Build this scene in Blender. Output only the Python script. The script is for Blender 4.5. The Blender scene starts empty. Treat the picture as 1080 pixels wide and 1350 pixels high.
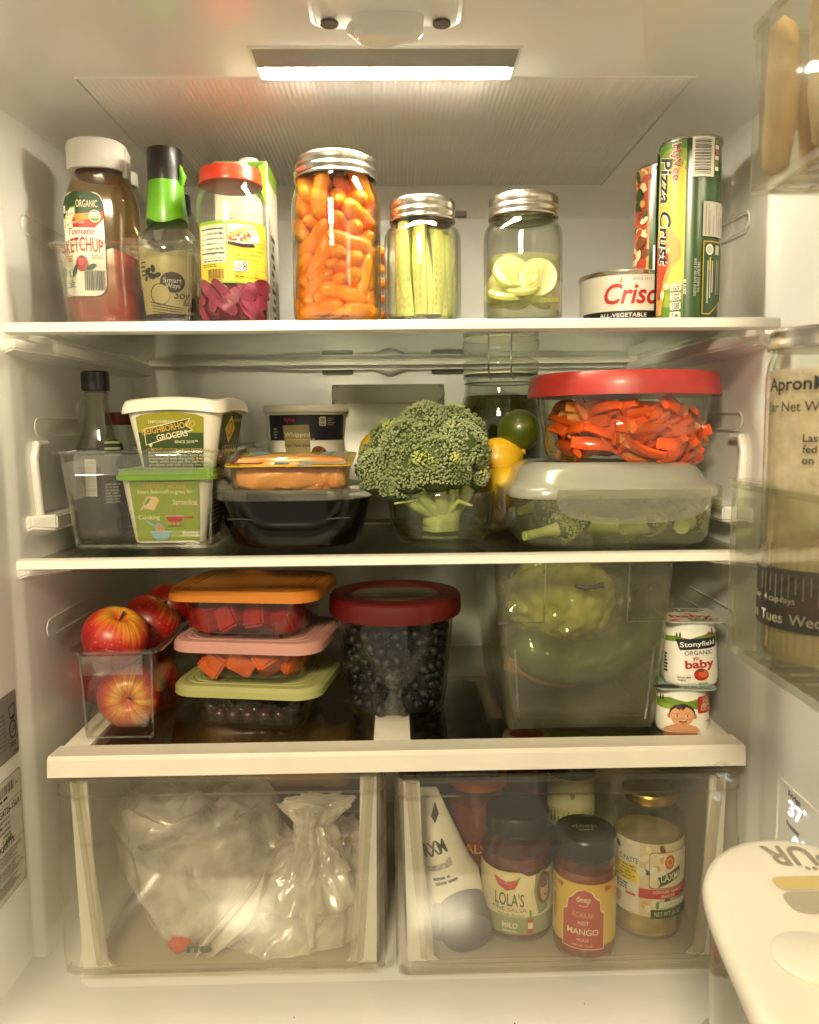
import bpy, bmesh, math, random
import numpy as np
from mathutils import Vector, Matrix, Euler, noise
from mathutils.geometry import tessellate_polygon
S = bpy.context.scene
COL = S.collection
R_ = math.radians
PI = math.pi
rnd = random.Random(7)

# ------------------------------------------------------------------ camera
F = 1050.0                                   # focal length in pixels of the 1080 px wide photograph
CAM = Vector((0.002, -0.81, 1.30))
ROT = Matrix.Rotation(R_(-1.1), 3, 'Z') @ Matrix.Rotation(R_(90 - 6.2), 3, 'X') @ Matrix.Rotation(R_(-0.56), 3, 'Z')
cd = bpy.data.cameras.new('camera')
cam = bpy.data.objects.new('camera', cd)
COL.objects.link(cam)
cam.matrix_world = Matrix.Translation(CAM) @ ROT.to_4x4()
cd.sensor_fit = 'HORIZONTAL'
cd.sensor_width = 36
cd.lens = F / 1080 * 36
cd.clip_start = 0.01
cd.clip_end = 50
cd.dof.use_dof = True
cd.dof.focus_distance = 0.86
cd.dof.aperture_fstop = 13
S.camera = cam
# ------------------------------------------------------------------ ambient kitchen light, exposure
W = bpy.data.worlds.new('World')
S.world = W
W.use_nodes = True
bg = W.node_tree.nodes['Background']
bg.inputs[0].default_value = (1.0, 0.84, 0.60, 1)
bg.inputs[1].default_value = 0.17
LAMP_STRENGTH = 78.0
LAMP_COLOUR = (1.0, 0.915, 0.70, 1)
kl = bpy.data.lights.new('kitchen_light', 'AREA')
kl.shape = 'RECTANGLE'; kl.size = .40; kl.size_y = .28
kl.energy = 21.0
kl.color = (1.0, .86, .57)
ko = bpy.data.objects.new('kitchen_light', kl)
COL.objects.link(ko)
ko.location = (-.40, -1.9, 2.2)
ko.rotation_euler = (Vector((0.0, .15, 1.5)) - ko.location).to_track_quat('-Z', 'Y').to_euler()
vs = S.view_settings
vs.view_transform = 'Standard'
vs.look = 'None'
vs.exposure = 1.4
vs.gamma = 1
cy = S.cycles
cy.max_bounces = 14
cy.diffuse_bounces = 10
cy.glossy_bounces = 5
cy.transmission_bounces = 8
cy.transparent_max_bounces = 48
cy.sample_clamp_indirect = 8
cy.caustics_reflective = False
cy.caustics_refractive = False

# ------------------------------------------------------------------ measuring rays
def ray(px, py):
    return ROT @ Vector(((px - 540) / F, (675 - py) / F, -1))
def at(px, py, y):                          # point on the upright plane at depth y
    d = ray(px, py)
    return CAM + d * ((y - CAM.y) / d.y)
def onz(px, py, z):                         # point on the level plane at height z
    d = ray(px, py)
    return CAM + d * ((z - CAM.z) / d.z)
def Xp(px, py, y): return at(px, py, y).x
def Zp(px, py, y): return at(px, py, y).z

# ------------------------------------------------------------------ materials
def lin(c):
    if isinstance(c, str):
        c = c.lstrip('#')
        c = [int(c[i:i + 2], 16) / 255 for i in (0, 2, 4)]
        c = [x / 12.92 if x <= .04045 else ((x + .055) / 1.055) ** 2.4 for x in c]
    return tuple(c[:3]) + (1,)
MATS = {}
def base(name):
    m = bpy.data.materials.new(name)
    m.use_nodes = True
    return m, m.node_tree, m.node_tree.nodes, m.node_tree.links
def M(name, col, rough=.5, metal=0, var=.08, scale=40, bump=0, bscale=200, coat=0, sss=0, col2=None, rand=0, spec=.5, sharp=0, detail=4, stretch=None, emit=None, bdist=.001, stain=None):
    if name in MATS: return MATS[name]
    m, t, n, l = base(name)
    p = n['Principled BSDF']
    a = lin(col)
    b = lin(col2) if col2 else tuple(min(1, x * (1 - var * 2)) for x in a[:3]) + (1,)
    tc = n.new('ShaderNodeTexCoord')
    mp = n.new('ShaderNodeMapping')
    l.new(tc.outputs['Object'], mp.inputs[0])
    if stretch: mp.inputs['Scale'].default_value = stretch
    oi = n.new('ShaderNodeObjectInfo')
    ml = n.new('ShaderNodeMath'); ml.operation = 'MULTIPLY'; ml.inputs[1].default_value = 37.0
    l.new(oi.outputs['Random'], ml.inputs[0])
    cb = n.new('ShaderNodeCombineXYZ')
    for i in range(3): l.new(ml.outputs[0], cb.inputs[i])
    if rand: l.new(cb.outputs[0], mp.inputs['Location'])
    ns = n.new('ShaderNodeTexNoise')
    ns.inputs['Scale'].default_value = scale
    ns.inputs['Detail'].default_value = detail
    l.new(mp.outputs[0], ns.inputs['Vector'])
    rp = n.new('ShaderNodeValToRGB')
    rp.color_ramp.elements[0].position = .3 + .15 * sharp
    rp.color_ramp.elements[1].position = .7 - .15 * sharp
    rp.color_ramp.elements[0].color = b
    rp.color_ramp.elements[1].color = a
    l.new(ns.outputs[0], rp.inputs[0])
    out = rp.outputs[0]
    if rand:
        hs = n.new('ShaderNodeHueSaturation')
        mr = n.new('ShaderNodeMapRange')
        mr.inputs[3].default_value = 1 - rand; mr.inputs[4].default_value = 1 + rand
        l.new(oi.outputs['Random'], mr.inputs[0])
        l.new(mr.outputs[0], hs.inputs['Value'])
        l.new(out, hs.inputs['Color'])
        out = hs.outputs[0]
    if stain:
        n3 = n.new('ShaderNodeTexNoise'); n3.inputs['Scale'].default_value = stain[1]; n3.inputs['Detail'].default_value = 6; n3.inputs['Roughness'].default_value = .65
        l.new(mp.outputs[0], n3.inputs['Vector'])
        m3 = n.new('ShaderNodeMapRange'); m3.inputs[1].default_value = stain[2]; m3.inputs[2].default_value = stain[2] + stain[3]; m3.inputs[4].default_value = stain[4]
        l.new(n3.outputs[0], m3.inputs[0])
        x3 = n.new('ShaderNodeMix'); x3.data_type = 'RGBA'; x3.inputs[7].default_value = lin(stain[0])
        l.new(m3.outputs[0], x3.inputs[0]); l.new(out, x3.inputs[6]); out = x3.outputs[2]
    l.new(out, p.inputs['Base Color'])
    p.inputs['Roughness'].default_value = rough
    p.inputs['Metallic'].default_value = metal
    p.inputs['Specular IOR Level'].default_value = spec
    p.inputs['Coat Weight'].default_value = coat
    p.inputs['Coat Roughness'].default_value = .12
    if sss:
        p.inputs['Subsurface Weight'].default_value = sss
        p.inputs['Subsurface Radius'].default_value = (.008, .004, .002)
        p.inputs['Subsurface Scale'].default_value = 1
    if bump:
        n2 = n.new('ShaderNodeTexNoise')
        n2.inputs['Scale'].default_value = bscale
        n2.inputs['Detail'].default_value = 3
        l.new(mp.outputs[0], n2.inputs['Vector'])
        bp = n.new('ShaderNodeBump')
        bp.inputs['Strength'].default_value = bump
        bp.inputs['Distance'].default_value = bdist
        l.new(n2.outputs[0], bp.inputs['Height'])
        l.new(bp.outputs[0], p.inputs['Normal'])
    if emit:
        p.inputs['Emission Color'].default_value = lin(emit[0])
        p.inputs['Emission Strength'].default_value = emit[1]
    MATS[name] = m
    return m
def G(name, tint='#f6f8f4', edge='#a9b3a4', rough=.02, haze=0, hcol='#d8d8cc', f0=.04, wav=0, wscale=30, power=5, trl=.5, smear=0, refr=0):
    """thin clear wall: see-through, tinted towards the rim, with a fresnel gloss; haze adds milky scatter"""
    if name in MATS: return MATS[name]
    m, t, n, l = base(name)
    n.remove(n['Principled BSDF'])
    out = n['Material Output']
    lw = n.new('ShaderNodeLayerWeight'); lw.inputs['Blend'].default_value = .5
    def power_(pw, mul, add):
        q = n.new('ShaderNodeMath'); q.operation = 'POWER'; q.inputs[1].default_value = pw
        l.new(lw.outputs['Facing'], q.inputs[0])
        r = n.new('ShaderNodeMath'); r.operation = 'MULTIPLY_ADD'; r.inputs[1].default_value = mul; r.inputs[2].default_value = add
        l.new(q.outputs[0], r.inputs[0])
        return r.outputs[0]
    mc = n.new('ShaderNodeMix'); mc.data_type = 'RGBA'
    raw = lambda h: tuple(int(h[i:i + 2], 16) / 255 for i in (1, 3, 5)) + (1,)      # transmission per face, not a screen colour
    mc.inputs[6].default_value = raw(tint); mc.inputs[7].default_value = raw(edge)
    l.new(power_(power, 1, 0), mc.inputs[0])
    tr = n.new('ShaderNodeBsdfTransparent'); l.new(mc.outputs[2], tr.inputs[0])
    gl = n.new('ShaderNodeBsdfGlossy'); gl.inputs['Roughness'].default_value = rough
    gl.inputs[0].default_value = (1, 1, 1, 1)
    body = tr.outputs[0]
    if refr:
        rf = n.new('ShaderNodeBsdfRefraction'); rf.inputs['IOR'].default_value = 1.45; rf.inputs['Roughness'].default_value = 0
        l.new(mc.outputs[2], rf.inputs[0])
        mr_ = n.new('ShaderNodeMixShader'); l.new(power_(6, refr, .02), mr_.inputs[0])
        l.new(body, mr_.inputs[1]); l.new(rf.outputs[0], mr_.inputs[2]); body = mr_.outputs[0]
    tc = n.new('ShaderNodeTexCoord')
    if haze:
        df = n.new('ShaderNodeBsdfDiffuse'); df.inputs[0].default_value = lin(hcol)
        tl = n.new('ShaderNodeBsdfTranslucent'); tl.inputs[0].default_value = lin(hcol)
        mm = n.new('ShaderNodeMixShader'); mm.inputs[0].default_value = trl
        l.new(df.outputs[0], mm.inputs[1]); l.new(tl.outputs[0], mm.inputs[2])
        mh = n.new('ShaderNodeMixShader'); mh.inputs[0].default_value = haze
        if smear:
            ns = n.new('ShaderNodeTexNoise'); ns.inputs['Scale'].default_value = smear; ns.inputs['Detail'].default_value = 5
            l.new(tc.outputs['Object'], ns.inputs['Vector'])
            mr = n.new('ShaderNodeMapRange'); mr.inputs[1].default_value = .3; mr.inputs[2].default_value = .7
            mr.inputs[3].default_value = haze * .4; mr.inputs[4].default_value = min(1, haze * 1.7)
            l.new(ns.outputs[0], mr.inputs[0]); l.new(mr.outputs[0], mh.inputs[0])
        l.new(body, mh.inputs[1]); l.new(mm.outputs[0], mh.inputs[2])
        body = mh.outputs[0]
    mx = n.new('ShaderNodeMixShader')
    l.new(power_(5, .9, f0), mx.inputs[0])
    l.new(body, mx.inputs[1]); l.new(gl.outputs[0], mx.inputs[2])
    if wav:
        ns = n.new('ShaderNodeTexNoise'); ns.inputs['Scale'].default_value = wscale; ns.inputs['Detail'].default_value = 1
        l.new(tc.outputs['Object'], ns.inputs['Vector'])
        bp = n.new('ShaderNodeBump'); bp.inputs['Strength'].default_value = wav; bp.inputs['Distance'].default_value = .003
        l.new(ns.outputs[0], bp.inputs['Height']); l.new(bp.outputs[0], gl.inputs['Normal'])
    l.new(mx.outputs[0], out.inputs[0])
    MATS[name] = m
    return m
def emitter(name, col, s, spots=0):
    m, t, n, l = base(name)
    n.remove(n['Principled BSDF'])
    e = n.new('ShaderNodeEmission'); e.inputs[0].default_value = col; e.inputs[1].default_value = s
    if spots:
        tc = n.new('ShaderNodeTexCoord'); sp = n.new('ShaderNodeSeparateXYZ'); l.new(tc.outputs['Object'], sp.inputs[0])
        k = n.new('ShaderNodeMath'); k.operation = 'MULTIPLY'; k.inputs[1].default_value = 2 * PI / spots; l.new(sp.outputs[0], k.inputs[0])
        c = n.new('ShaderNodeMath'); c.operation = 'COSINE'; l.new(k.outputs[0], c.inputs[0])
        r = n.new('ShaderNodeMapRange'); r.inputs[1].default_value = -1; r.inputs[3].default_value = s * .55; r.inputs[4].default_value = s * 1.45; l.new(c.outputs[0], r.inputs[0])
        l.new(r.outputs[0], e.inputs[1])
    l.new(e.outputs[0], n['Material Output'].inputs[0])
    return m

# ------------------------------------------------------------------ object helpers
def thing(name, label, cat, loc=(0, 0, 0), rotz=0, group=None):
    o = bpy.data.objects.new(name, None)
    COL.objects.link(o)
    o.empty_display_size = .01
    o.location = loc
    o.rotation_euler = (0, 0, R_(rotz))
    o['label'] = label; o['category'] = cat
    if group: o['group'] = group
    return o
def finish(bm, angle=35, recalc=True):
    if recalc: bmesh.ops.recalc_face_normals(bm, faces=bm.faces[:])
    for f in bm.faces: f.smooth = True
    me = bpy.data.meshes.new('mesh')
    bm.to_mesh(me); bm.free()
    me.set_sharp_from_angle(angle=R_(angle))
    return me
def obj(name, bm, mat, parent=None, angle=35, recalc=True, loc=None, rot=None, label=None):
    me = finish(bm, angle, recalc) if isinstance(bm, bmesh.types.BMesh) else bm
    if not me.materials:
        for m in (mat if isinstance(mat, (list, tuple)) else [mat]): me.materials.append(m)
    o = bpy.data.objects.new(name, me)
    COL.objects.link(o)
    if parent: o.parent = parent
    if loc is not None: o.location = loc
    if rot is not None: o.rotation_euler = rot
    if label: o['label'] = label
    return o
def tag(o, label, cat, group=None):
    o['label'] = label; o['category'] = cat
    if group: o['group'] = group
    return o
def struct(o):
    o['kind'] = 'structure'
    return o
def BM(): return bmesh.new()

# ------------------------------------------------------------------ shape helpers
def rr(w, d, r, z, n=5, cx=0, cy=0):
    r = max(min(r, w / 2 - 1e-5, d / 2 - 1e-5), 1e-5)
    out = []
    for q, (sx, sy) in enumerate(((1, 1), (-1, 1), (-1, -1), (1, -1))):
        for i in range(n + 1):
            a = PI / 2 * (q + i / n)
            out.append((cx + sx * (w / 2 - r) + r * math.cos(a), cy + sy * (d / 2 - r) + r * math.sin(a), z))
    return out
def circ(r, z, n=40, cx=0, cy=0, ph=0):
    return [(cx + r * math.cos(ph + 2 * PI * i / n), cy + r * math.sin(ph + 2 * PI * i / n), z) for i in range(n)]
def loft(bm, loops, cap0=True, cap1=True):
    vs_ = [[bm.verts.new(p) for p in lp] for lp in loops]
    n = len(vs_[0])
    for a, b in zip(vs_, vs_[1:]):
        for i in range(n):
            j = (i + 1) % n
            bm.faces.new((a[i], a[j], b[j], b[i]))
    if cap0: bm.faces.new(vs_[0][::-1])
    if cap1: bm.faces.new(vs_[-1])
    return vs_
def lathe(bm, prof, n=40, cx=0, cy=0, z0=0):
    return loft(bm, [circ(max(r, 2e-4), z0 + z, n, cx, cy) for r, z in prof])
def lshell(bm, prof, t, n=44, tb=None):
    tb = t * 1.6 if tb is None else tb
    z0 = prof[0][1]
    inner = [(max(r - t, 2e-4), max(z, z0 + tb)) for r, z in prof[::-1]]
    return lathe(bm, list(prof) + inner, n)
def rsolid(bm, secs, n=5, cx=0, cy=0):
    return loft(bm, [rr(w, d, r, z, n, cx, cy) for w, d, r, z in secs])
def rshell(bm, secs, t, tb=None, n=5):
    tb = t * 1.3 if tb is None else tb
    z0 = secs[0][3]
    lo = [rr(w, d, r, z, n) for w, d, r, z in secs]
    li = [rr(w - 2 * t, d - 2 * t, max(r - t, .0005), max(z, z0 + tb), n) for w, d, r, z in secs[::-1]]
    return loft(bm, lo + li)
def box(bm, x0, x1, y0, y1, z0, z1, bev=0, seg=2):
    r = bmesh.ops.create_cube(bm, size=1)
    for v in r['verts']:
        v.co = Vector((x0 + (v.co.x + .5) * (x1 - x0), y0 + (v.co.y + .5) * (y1 - y0), z0 + (v.co.z + .5) * (z1 - z0)))
    if bev:
        es = list({e for v in r['verts'] for e in v.link_edges})
        bmesh.ops.bevel(bm, geom=es, offset=bev, segments=seg, profile=.5, affect='EDGES')
def prism(bm, pts, axis, a, b):
    """closed 2-D outline extruded along an axis: axis x -> pts (y,z); y -> (x,z); z -> (x,y)"""
    def mk(p, t):
        return {'x': (t, p[0], p[1]), 'y': (p[0], t, p[1]), 'z': (p[0], p[1], t)}[axis]
    loft(bm, [[mk(p, a) for p in pts], [mk(p, b) for p in pts]])
def tube(bm, path, r, n=8, closed=False):
    path = [Vector(p) for p in path]
    rs = r if isinstance(r, (list, tuple)) else [r] * len(path)
    loops = []
    up = Vector((0, 0, 1))
    prev = None
    for i, p in enumerate(path):
        if closed: d = path[(i + 1) % len(path)] - path[i - 1]
        else: d = path[min(i + 1, len(path) - 1)] - path[max(i - 1, 0)]
        d.normalize()
        if prev is None:
            a = d.cross(up)
            if a.length < .05: a = d.cross(Vector((1, 0, 0)))
        else:
            a = prev - d * prev.dot(d)
        a.normalize(); prev = a
        b = d.cross(a)
        loops.append([p + (a * math.cos(2 * PI * k / n) + b * math.sin(2 * PI * k / n)) * rs[i] for k in range(n)])
    if closed:
        v = loft(bm, loops, False, False)
        for k in range(n):
            j = (k + 1) % n
            bm.faces.new((v[-1][k], v[-1][j], v[0][j], v[0][k]))
    else: loft(bm, loops)
def arc(cx, cy, r, a0, a1, n=6):
    return [(cx + r * math.cos(R_(a0 + (a1 - a0) * i / n)), cy + r * math.sin(R_(a0 + (a1 - a0) * i / n))) for i in range(n + 1)]
def nz(p, s, seed=0):
    return noise.noise(Vector(p) * s + Vector((seed * 3.7, seed * 1.3, seed * 5.1)))
def roughen(bm, amp, s, seed=0):
    bm.normal_update()
    for v in bm.verts: v.co += v.normal * amp * nz(v.co, s, seed)
def ico(bm, r, sub=2, c=(0, 0, 0), sc=(1, 1, 1)):
    g = bmesh.ops.create_icosphere(bm, subdivisions=sub, radius=r)
    for v in g['verts']: v.co = Vector((v.co.x * sc[0] + c[0], v.co.y * sc[1] + c[1], v.co.z * sc[2] + c[2]))
    return g['verts']

# ------------------------------------------------------------------ flat print on surfaces
_TX = {}
def text2d(s, bold=0, shear=0, res=3):
    k = (s, bold, shear)
    if k not in _TX:
        c = bpy.data.curves.new('lettering', 'FONT')
        c.body = s; c.size = 1; c.offset = bold; c.shear = shear
        c.resolution_u = res; c.fill_mode = 'FRONT'
        o = bpy.data.objects.new('lettering', c)
        COL.objects.link(o)
        dg = bpy.context.evaluated_depsgraph_get()
        me = bpy.data.meshes.new_from_object(o.evaluated_get(dg))
        v = [(a.co.x, a.co.y) for a in me.vertices]
        f = [tuple(p.vertices) for p in me.polygons]
        bpy.data.objects.remove(o); bpy.data.curves.remove(c); bpy.data.meshes.remove(me)
        _TX[k] = (v, f)
    return _TX[k]
class Decal:
    STEP = 5e-5
    def __init__(s, off=3e-4):
        s.items = []; s.k = 0; s.off = off
    def put(s, v, f, mat, up=True):
        if up: s.k += 1
        s.items.append((v, f, mat, s.off + s.k * s.STEP))
        return s
    def rect(s, x0, y0, x1, y1, mat, up=True):
        return s.put([(x0, y0), (x1, y0), (x1, y1), (x0, y1)], [(0, 1, 2, 3)], mat, up)
    def rrect(s, x0, y0, x1, y1, r, mat):
        return s.poly([(a, b) for a, b, _ in rr(x1 - x0, y1 - y0, r, 0, 4, (x0 + x1) / 2, (y0 + y1) / 2)], mat)
    def poly(s, pts, mat, up=True):
        t = tessellate_polygon([[Vector((p[0], p[1], 0)) for p in pts]])
        return s.put(list(pts), [tuple(q) for q in t], mat, up)
    def ell(s, cx, cy, rx, ry, mat, n=28, rot=0):
        a = R_(rot)
        pts = [(rx * math.cos(2 * PI * i / n), ry * math.sin(2 * PI * i / n)) for i in range(n)]
        return s.put([(cx + x * math.cos(a) - y * math.sin(a), cy + x * math.sin(a) + y * math.cos(a)) for x, y in pts], [tuple(range(n))], mat)
    def text(s, body, cx, cy, h, mat, bold=0, shear=0, w=None, rot=0, align='C', arch=0, up=True):
        v, f = text2d(body, bold, shear)
        if not v: return s
        hx, _ = text2d('H', bold, 0)
        ch = max(p[1] for p in hx) - min(p[1] for p in hx)
        x0 = min(p[0] for p in v); x1 = max(p[0] for p in v)
        k = h / ch
        kx = k if w is None else w / (x1 - x0)
        L = (x1 - x0) * kx
        ox = {'C': -L / 2, 'L': 0, 'R': -L}[align]
        a = R_(rot)
        out = []
        for x, y in v:
            X = (x - x0) * kx + ox; Y = y * k - h / 2
            if arch: Y += arch * (1 - (2 * X / L) ** 2)
            out.append((cx + X * math.cos(a) - Y * math.sin(a), cy + X * math.sin(a) + Y * math.cos(a)))
        return s.put(out, f, mat, up)
    def lines(s, x0, y0, x1, y1, n, mat, fill=.55, rot=0, seed=1, ragged=.3):
        """fine print too small to read in the photograph: word-long dashes"""
        q = random.Random(seed)
        v = []; f = []
        lh = (y1 - y0) / n
        a = R_(rot); cx, cy_ = (x0 + x1) / 2, (y0 + y1) / 2
        for i in range(n):
            y = y1 - (i + .5) * lh
            x = x0
            end = x1 - (x1 - x0) * ragged * q.random()
            while x < end:
                w = min(lh * q.uniform(.8, 3.2), end - x)
                if w < lh * .3: break
                b = len(v)
                for X, Y in ((x, y - lh * fill / 2), (x + w, y - lh * fill / 2), (x + w, y + lh * fill / 2), (x, y + lh * fill / 2)):
                    X -= cx; Y -= cy_
                    v.append((cx + X * math.cos(a) - Y * math.sin(a), cy_ + X * math.sin(a) + Y * math.cos(a)))
                f.append((b, b + 1, b + 2, b + 3))
                x += w + lh * .4
        return s.put(v, f, mat)
    def bars(s, x0, y0, x1, y1, mat, seed=1, horiz=False, unit=None):
        q = random.Random(seed)
        v = []; f = []
        L = (y1 - y0) if horiz else (x1 - x0)
        u = unit or L / 60
        t = 0
        while t < L:
            w = min(u * q.choice((1, 1, 1.5, 2.2)), L - t)
            b = len(v)
            if horiz: v += [(x0, y0 + t), (x1, y0 + t), (x1, y0 + t + w), (x0, y0 + t + w)]
            else: v += [(x0 + t, y0), (x0 + t + w, y0), (x0 + t + w, y1), (x0 + t, y1)]
            f.append((b, b + 1, b + 2, b + 3))
            t += w + u * q.choice((.8, 1, 1.6, 2))
        return s.put(v, f, mat)
    def build(s, name, parent, fn, step=None, label=None, vstep=None):
        bm = BM(); mats = []
        z = 0
        for v, f, m, o in s.items:
            if m not in mats: mats.append(m)
            b = [bm.verts.new((x, y, o)) for x, y in v]
            for q in f:
                try:
                    fc = bm.faces.new([b[i] for i in q])
                    fc.material_index = mats.index(m)
                    fc.normal_update()
                    if fc.normal.z < 0: fc.normal_flip()
                except ValueError: pass
        if step:
            xs = [v.co.x for v in bm.verts]
            a, e = min(xs), max(xs)
            k = math.floor(a / step) + 1
            while k * step < e:
                bmesh.ops.bisect_plane(bm, geom=bm.verts[:] + bm.edges[:] + bm.faces[:], plane_co=(k * step, 0, 0), plane_no=(1, 0, 0), dist=1e-7)
                k += 1
        if vstep:
            ys = [v.co.y for v in bm.verts]
            a, e = min(ys), max(ys)
            k = math.floor(a / vstep) + 1
            while k * vstep < e:
                bmesh.ops.bisect_plane(bm, geom=bm.verts[:] + bm.edges[:] + bm.faces[:], plane_co=(0, k * vstep, 0), plane_no=(0, 1, 0), dist=1e-7)
                k += 1
        for v in bm.verts: v.co = fn(v.co.x, v.co.y, v.co.z)
        for f in bm.faces: f.smooth = bool(step)
        me = bpy.data.meshes.new('mesh'); bm.to_mesh(me); bm.free()
        for m in mats: me.materials.append(m)
        o = bpy.data.objects.new(name, me); COL.objects.link(o); o.parent = parent
        if label: o['label'] = label
        return o
def cyl(Rv, phi=-90, z0=0):
    f = Rv if callable(Rv) else (lambda z: Rv)
    r0 = f(z0)
    p = R_(phi)
    def fn(u, v, o):
        r = f(z0 + v) + o
        a = p + u / r0
        return Vector((r * math.cos(a), r * math.sin(a), z0 + v))
    return fn
def facing(x, y):                          # heading of a surface at (x, y) that looks at the room's standing point
    return -90 - math.degrees(math.atan2(x - CAM.x, y - CAM.y))
def plane(org, ux, uy):
    org, ux, uy = Vector(org), Vector(ux).normalized(), Vector(uy).normalized()
    n = ux.cross(uy).normalized()
    return lambda u, v, o: org + ux * u + uy * v + n * o

# ------------------------------------------------------------------ loose packing (position based)
def pack(n, k, seg, rad, wall, start, iters=220, seed=0, grav=.0006, up=None):
    g = np.random.default_rng(seed)
    P = start(g, n, k)                                  # (n,k,3)
    N = n * k
    ids = np.repeat(np.arange(n), k)
    same = ids[:, None] == ids[None, :]
    for it in range(iters):
        P[:, :, 2] -= grav
        for sub in range(2):
            X = P.reshape(N, 3)
            D = X[:, None, :] - X[None, :, :]
            d = np.sqrt((D ** 2).sum(-1)) + 1e-9
            o = np.clip(2 * rad - d, 0, None)
            o[same] = 0
            cnt = np.maximum((o > 0).sum(1), 1)
            X += (D / d[..., None] * o[..., None]).sum(1) * .5 / np.sqrt(cnt)[:, None]
            P = X.reshape(n, k, 3)
            if k > 1:
                c = P.mean(1, keepdims=True)
                ax = P[:, -1] - P[:, 0]
                ax /= np.linalg.norm(ax, axis=1, keepdims=True) + 1e-9
                s = (np.arange(k) - (k - 1) / 2) * seg
                P = c + ax[:, None, :] * s[None, :, None]
            P = wall(P.reshape(N, 3), rad).reshape(n, k, 3)
    if k > 1:
        c = P.mean(1, keepdims=True)
        ax = P[:, -1] - P[:, 0]
        ax /= np.linalg.norm(ax, axis=1, keepdims=True) + 1e-9
        s = (np.arange(k) - (k - 1) / 2) * seg
        P = c + ax[:, None, :] * s[None, :, None]
    return P
def cylwall(Rf, z0=0):
    def w(X, r):
        q = np.hypot(X[:, 0], X[:, 1]) + 1e-9
        lim = Rf(X[:, 2]) - r
        s = np.minimum(1, lim / q)
        X[:, 0] *= s; X[:, 1] *= s
        X[:, 2] = np.maximum(X[:, 2], z0 + r)
        return X
    return w
def boxwall(w_, d_, z0=0):
    def w(X, r):
        X[:, 0] = np.clip(X[:, 0], -w_ / 2 + r, w_ / 2 - r)
        X[:, 1] = np.clip(X[:, 1], -d_ / 2 + r, d_ / 2 - r)
        X[:, 2] = np.maximum(X[:, 2], z0 + r)
        return X
    return w
def scatter_start(R, z0, z1):
    def s(g, n, k):
        a = g.uniform(0, 2 * PI, n); q = R * np.sqrt(g.uniform(0, 1, n))
        c = np.stack([q * np.cos(a), q * np.sin(a), np.linspace(z0, z1, n)], 1)
        ax = g.normal(size=(n, 3)); ax /= np.linalg.norm(ax, axis=1, keepdims=True)
        t = (np.arange(k) - (k - 1) / 2) * .006
        return c[:, None, :] + ax[:, None, :] * t[None, :, None]
    return s
def individual(name, me, loc, rot, label, cat, group, scale=None):
    o = bpy.data.objects.new(name, me); COL.objects.link(o)
    o.location = loc
    if rot is not None: o.rotation_euler = rot
    if scale is not None: o.scale = (scale,) * 3 if isinstance(scale, (int, float)) else scale
    return tag(o, label, cat, group)
def proto(bm, mat, angle=60):
    me = finish(bm, angle); me.materials.append(mat)
    return me
# ------------------------------------------------------------------ materials in use
LINER = M('liner_plastic', '#efede7', rough=.3, var=.03, scale=5, bump=.03, bscale=18, bdist=.01, coat=.7, stain=('#b5a68c', 12, .68, .08, .22))
TRIM = M('shelf_trim', '#e8e4da', rough=.3, var=.03, scale=9, coat=.2, stain=('#a08a64', 30, .70, .08, .4))
LEDGE = M('ledge_plastic', '#dcd4c4', rough=.4, var=.04, scale=14, bump=.05, bscale=300, stain=('#7a6244', 16, .66, .12, .7))
GREYP = M('lamp_reflector', '#8f8c84', rough=.4, var=.05)
DARKGAP = M('dark_gap', '#2a231d', rough=.6)
SHELFG = G('shelf_glass', '#dfe3d8', '#6f7a68', rough=.015, f0=.05)
SMOKYG = G('smoky_glass', '#c8c0b4', '#6a6458', rough=.03, f0=.06)
BINP = G('bin_plastic', '#f4f5ee', '#9fa292', rough=.03, wav=.15, f0=.06, power=3.5)
RIMG = G('bin_rim', '#f0f1ea', '#8f9282', rough=.04, wav=.1, f0=.16, power=3)
GLASS = G('clear_glass', '#f3f6f0', '#aab3a4', rough=.012, wav=.25, wscale=45, refr=.75)
THICKG = G('thick_glass', '#eef2ea', '#a2ad96', rough=.012, wav=.2, wscale=30, power=4, f0=.05, refr=.9)
DRAWP = G('drawer_plastic', '#f4f2ea', '#b9b4a4', rough=.05, haze=.016, hcol='#e8e2d2', wav=.2, wscale=8, f0=.055)
DRAWF = G('drawer_frost', '#f2efe8', '#bcb8ac', rough=.2, haze=.42, hcol='#e2dac8')
WHITE = M('white_plastic', '#e6e2d8', rough=.4, var=.03)
BLACKP = M('black_plastic', '#12100e', rough=.28, var=.2, coat=.2)
METAL = M('zinc_metal', '#c9c3b6', rough=.27, metal=1, var=.08, scale=90, bump=.04, bscale=500)
GOLDM = M('gold_metal', '#b99a58', rough=.3, metal=1, var=.1)
# flat inks
def ink(n, c, rough=.45): return M('ink_' + n, c, rough=rough, var=.04, scale=120)
iW = ink('white', '#ece6d8'); iK = ink('black', '#17130f'); iG = ink('green', '#5b8f1e'); iDG = ink('dark_green', '#27441b')
iR = ink('red', '#b3261c'); iO = ink('orange', '#d8862a'); iY = ink('yellow', '#e5c531'); iLG = ink('lime', '#8fb52a')
iGR = ink('grey', '#8b8880'); iBR = ink('brown', '#6b3d1e'); iOL = ink('olive', '#8d8a1f'); iCR = ink('cream', '#d9cfa9')
iBL = ink('blue', '#86a9b8'); iPK = ink('pink', '#c9505a'); iNV = ink('navy', '#1d1c28'); iSK = ink('skin', '#d59a6c'); iTN = ink('tan', '#c79a5c')
iGL = ink('gold', '#c79d3e'); iDB = ink('dark_brown', '#33221a'); iSG = ink('sage', '#7f8a58'); iSK2 = ink('skin_shade', '#b8764c'); iLGR = ink('light_grey', '#bdb8ac')

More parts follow.
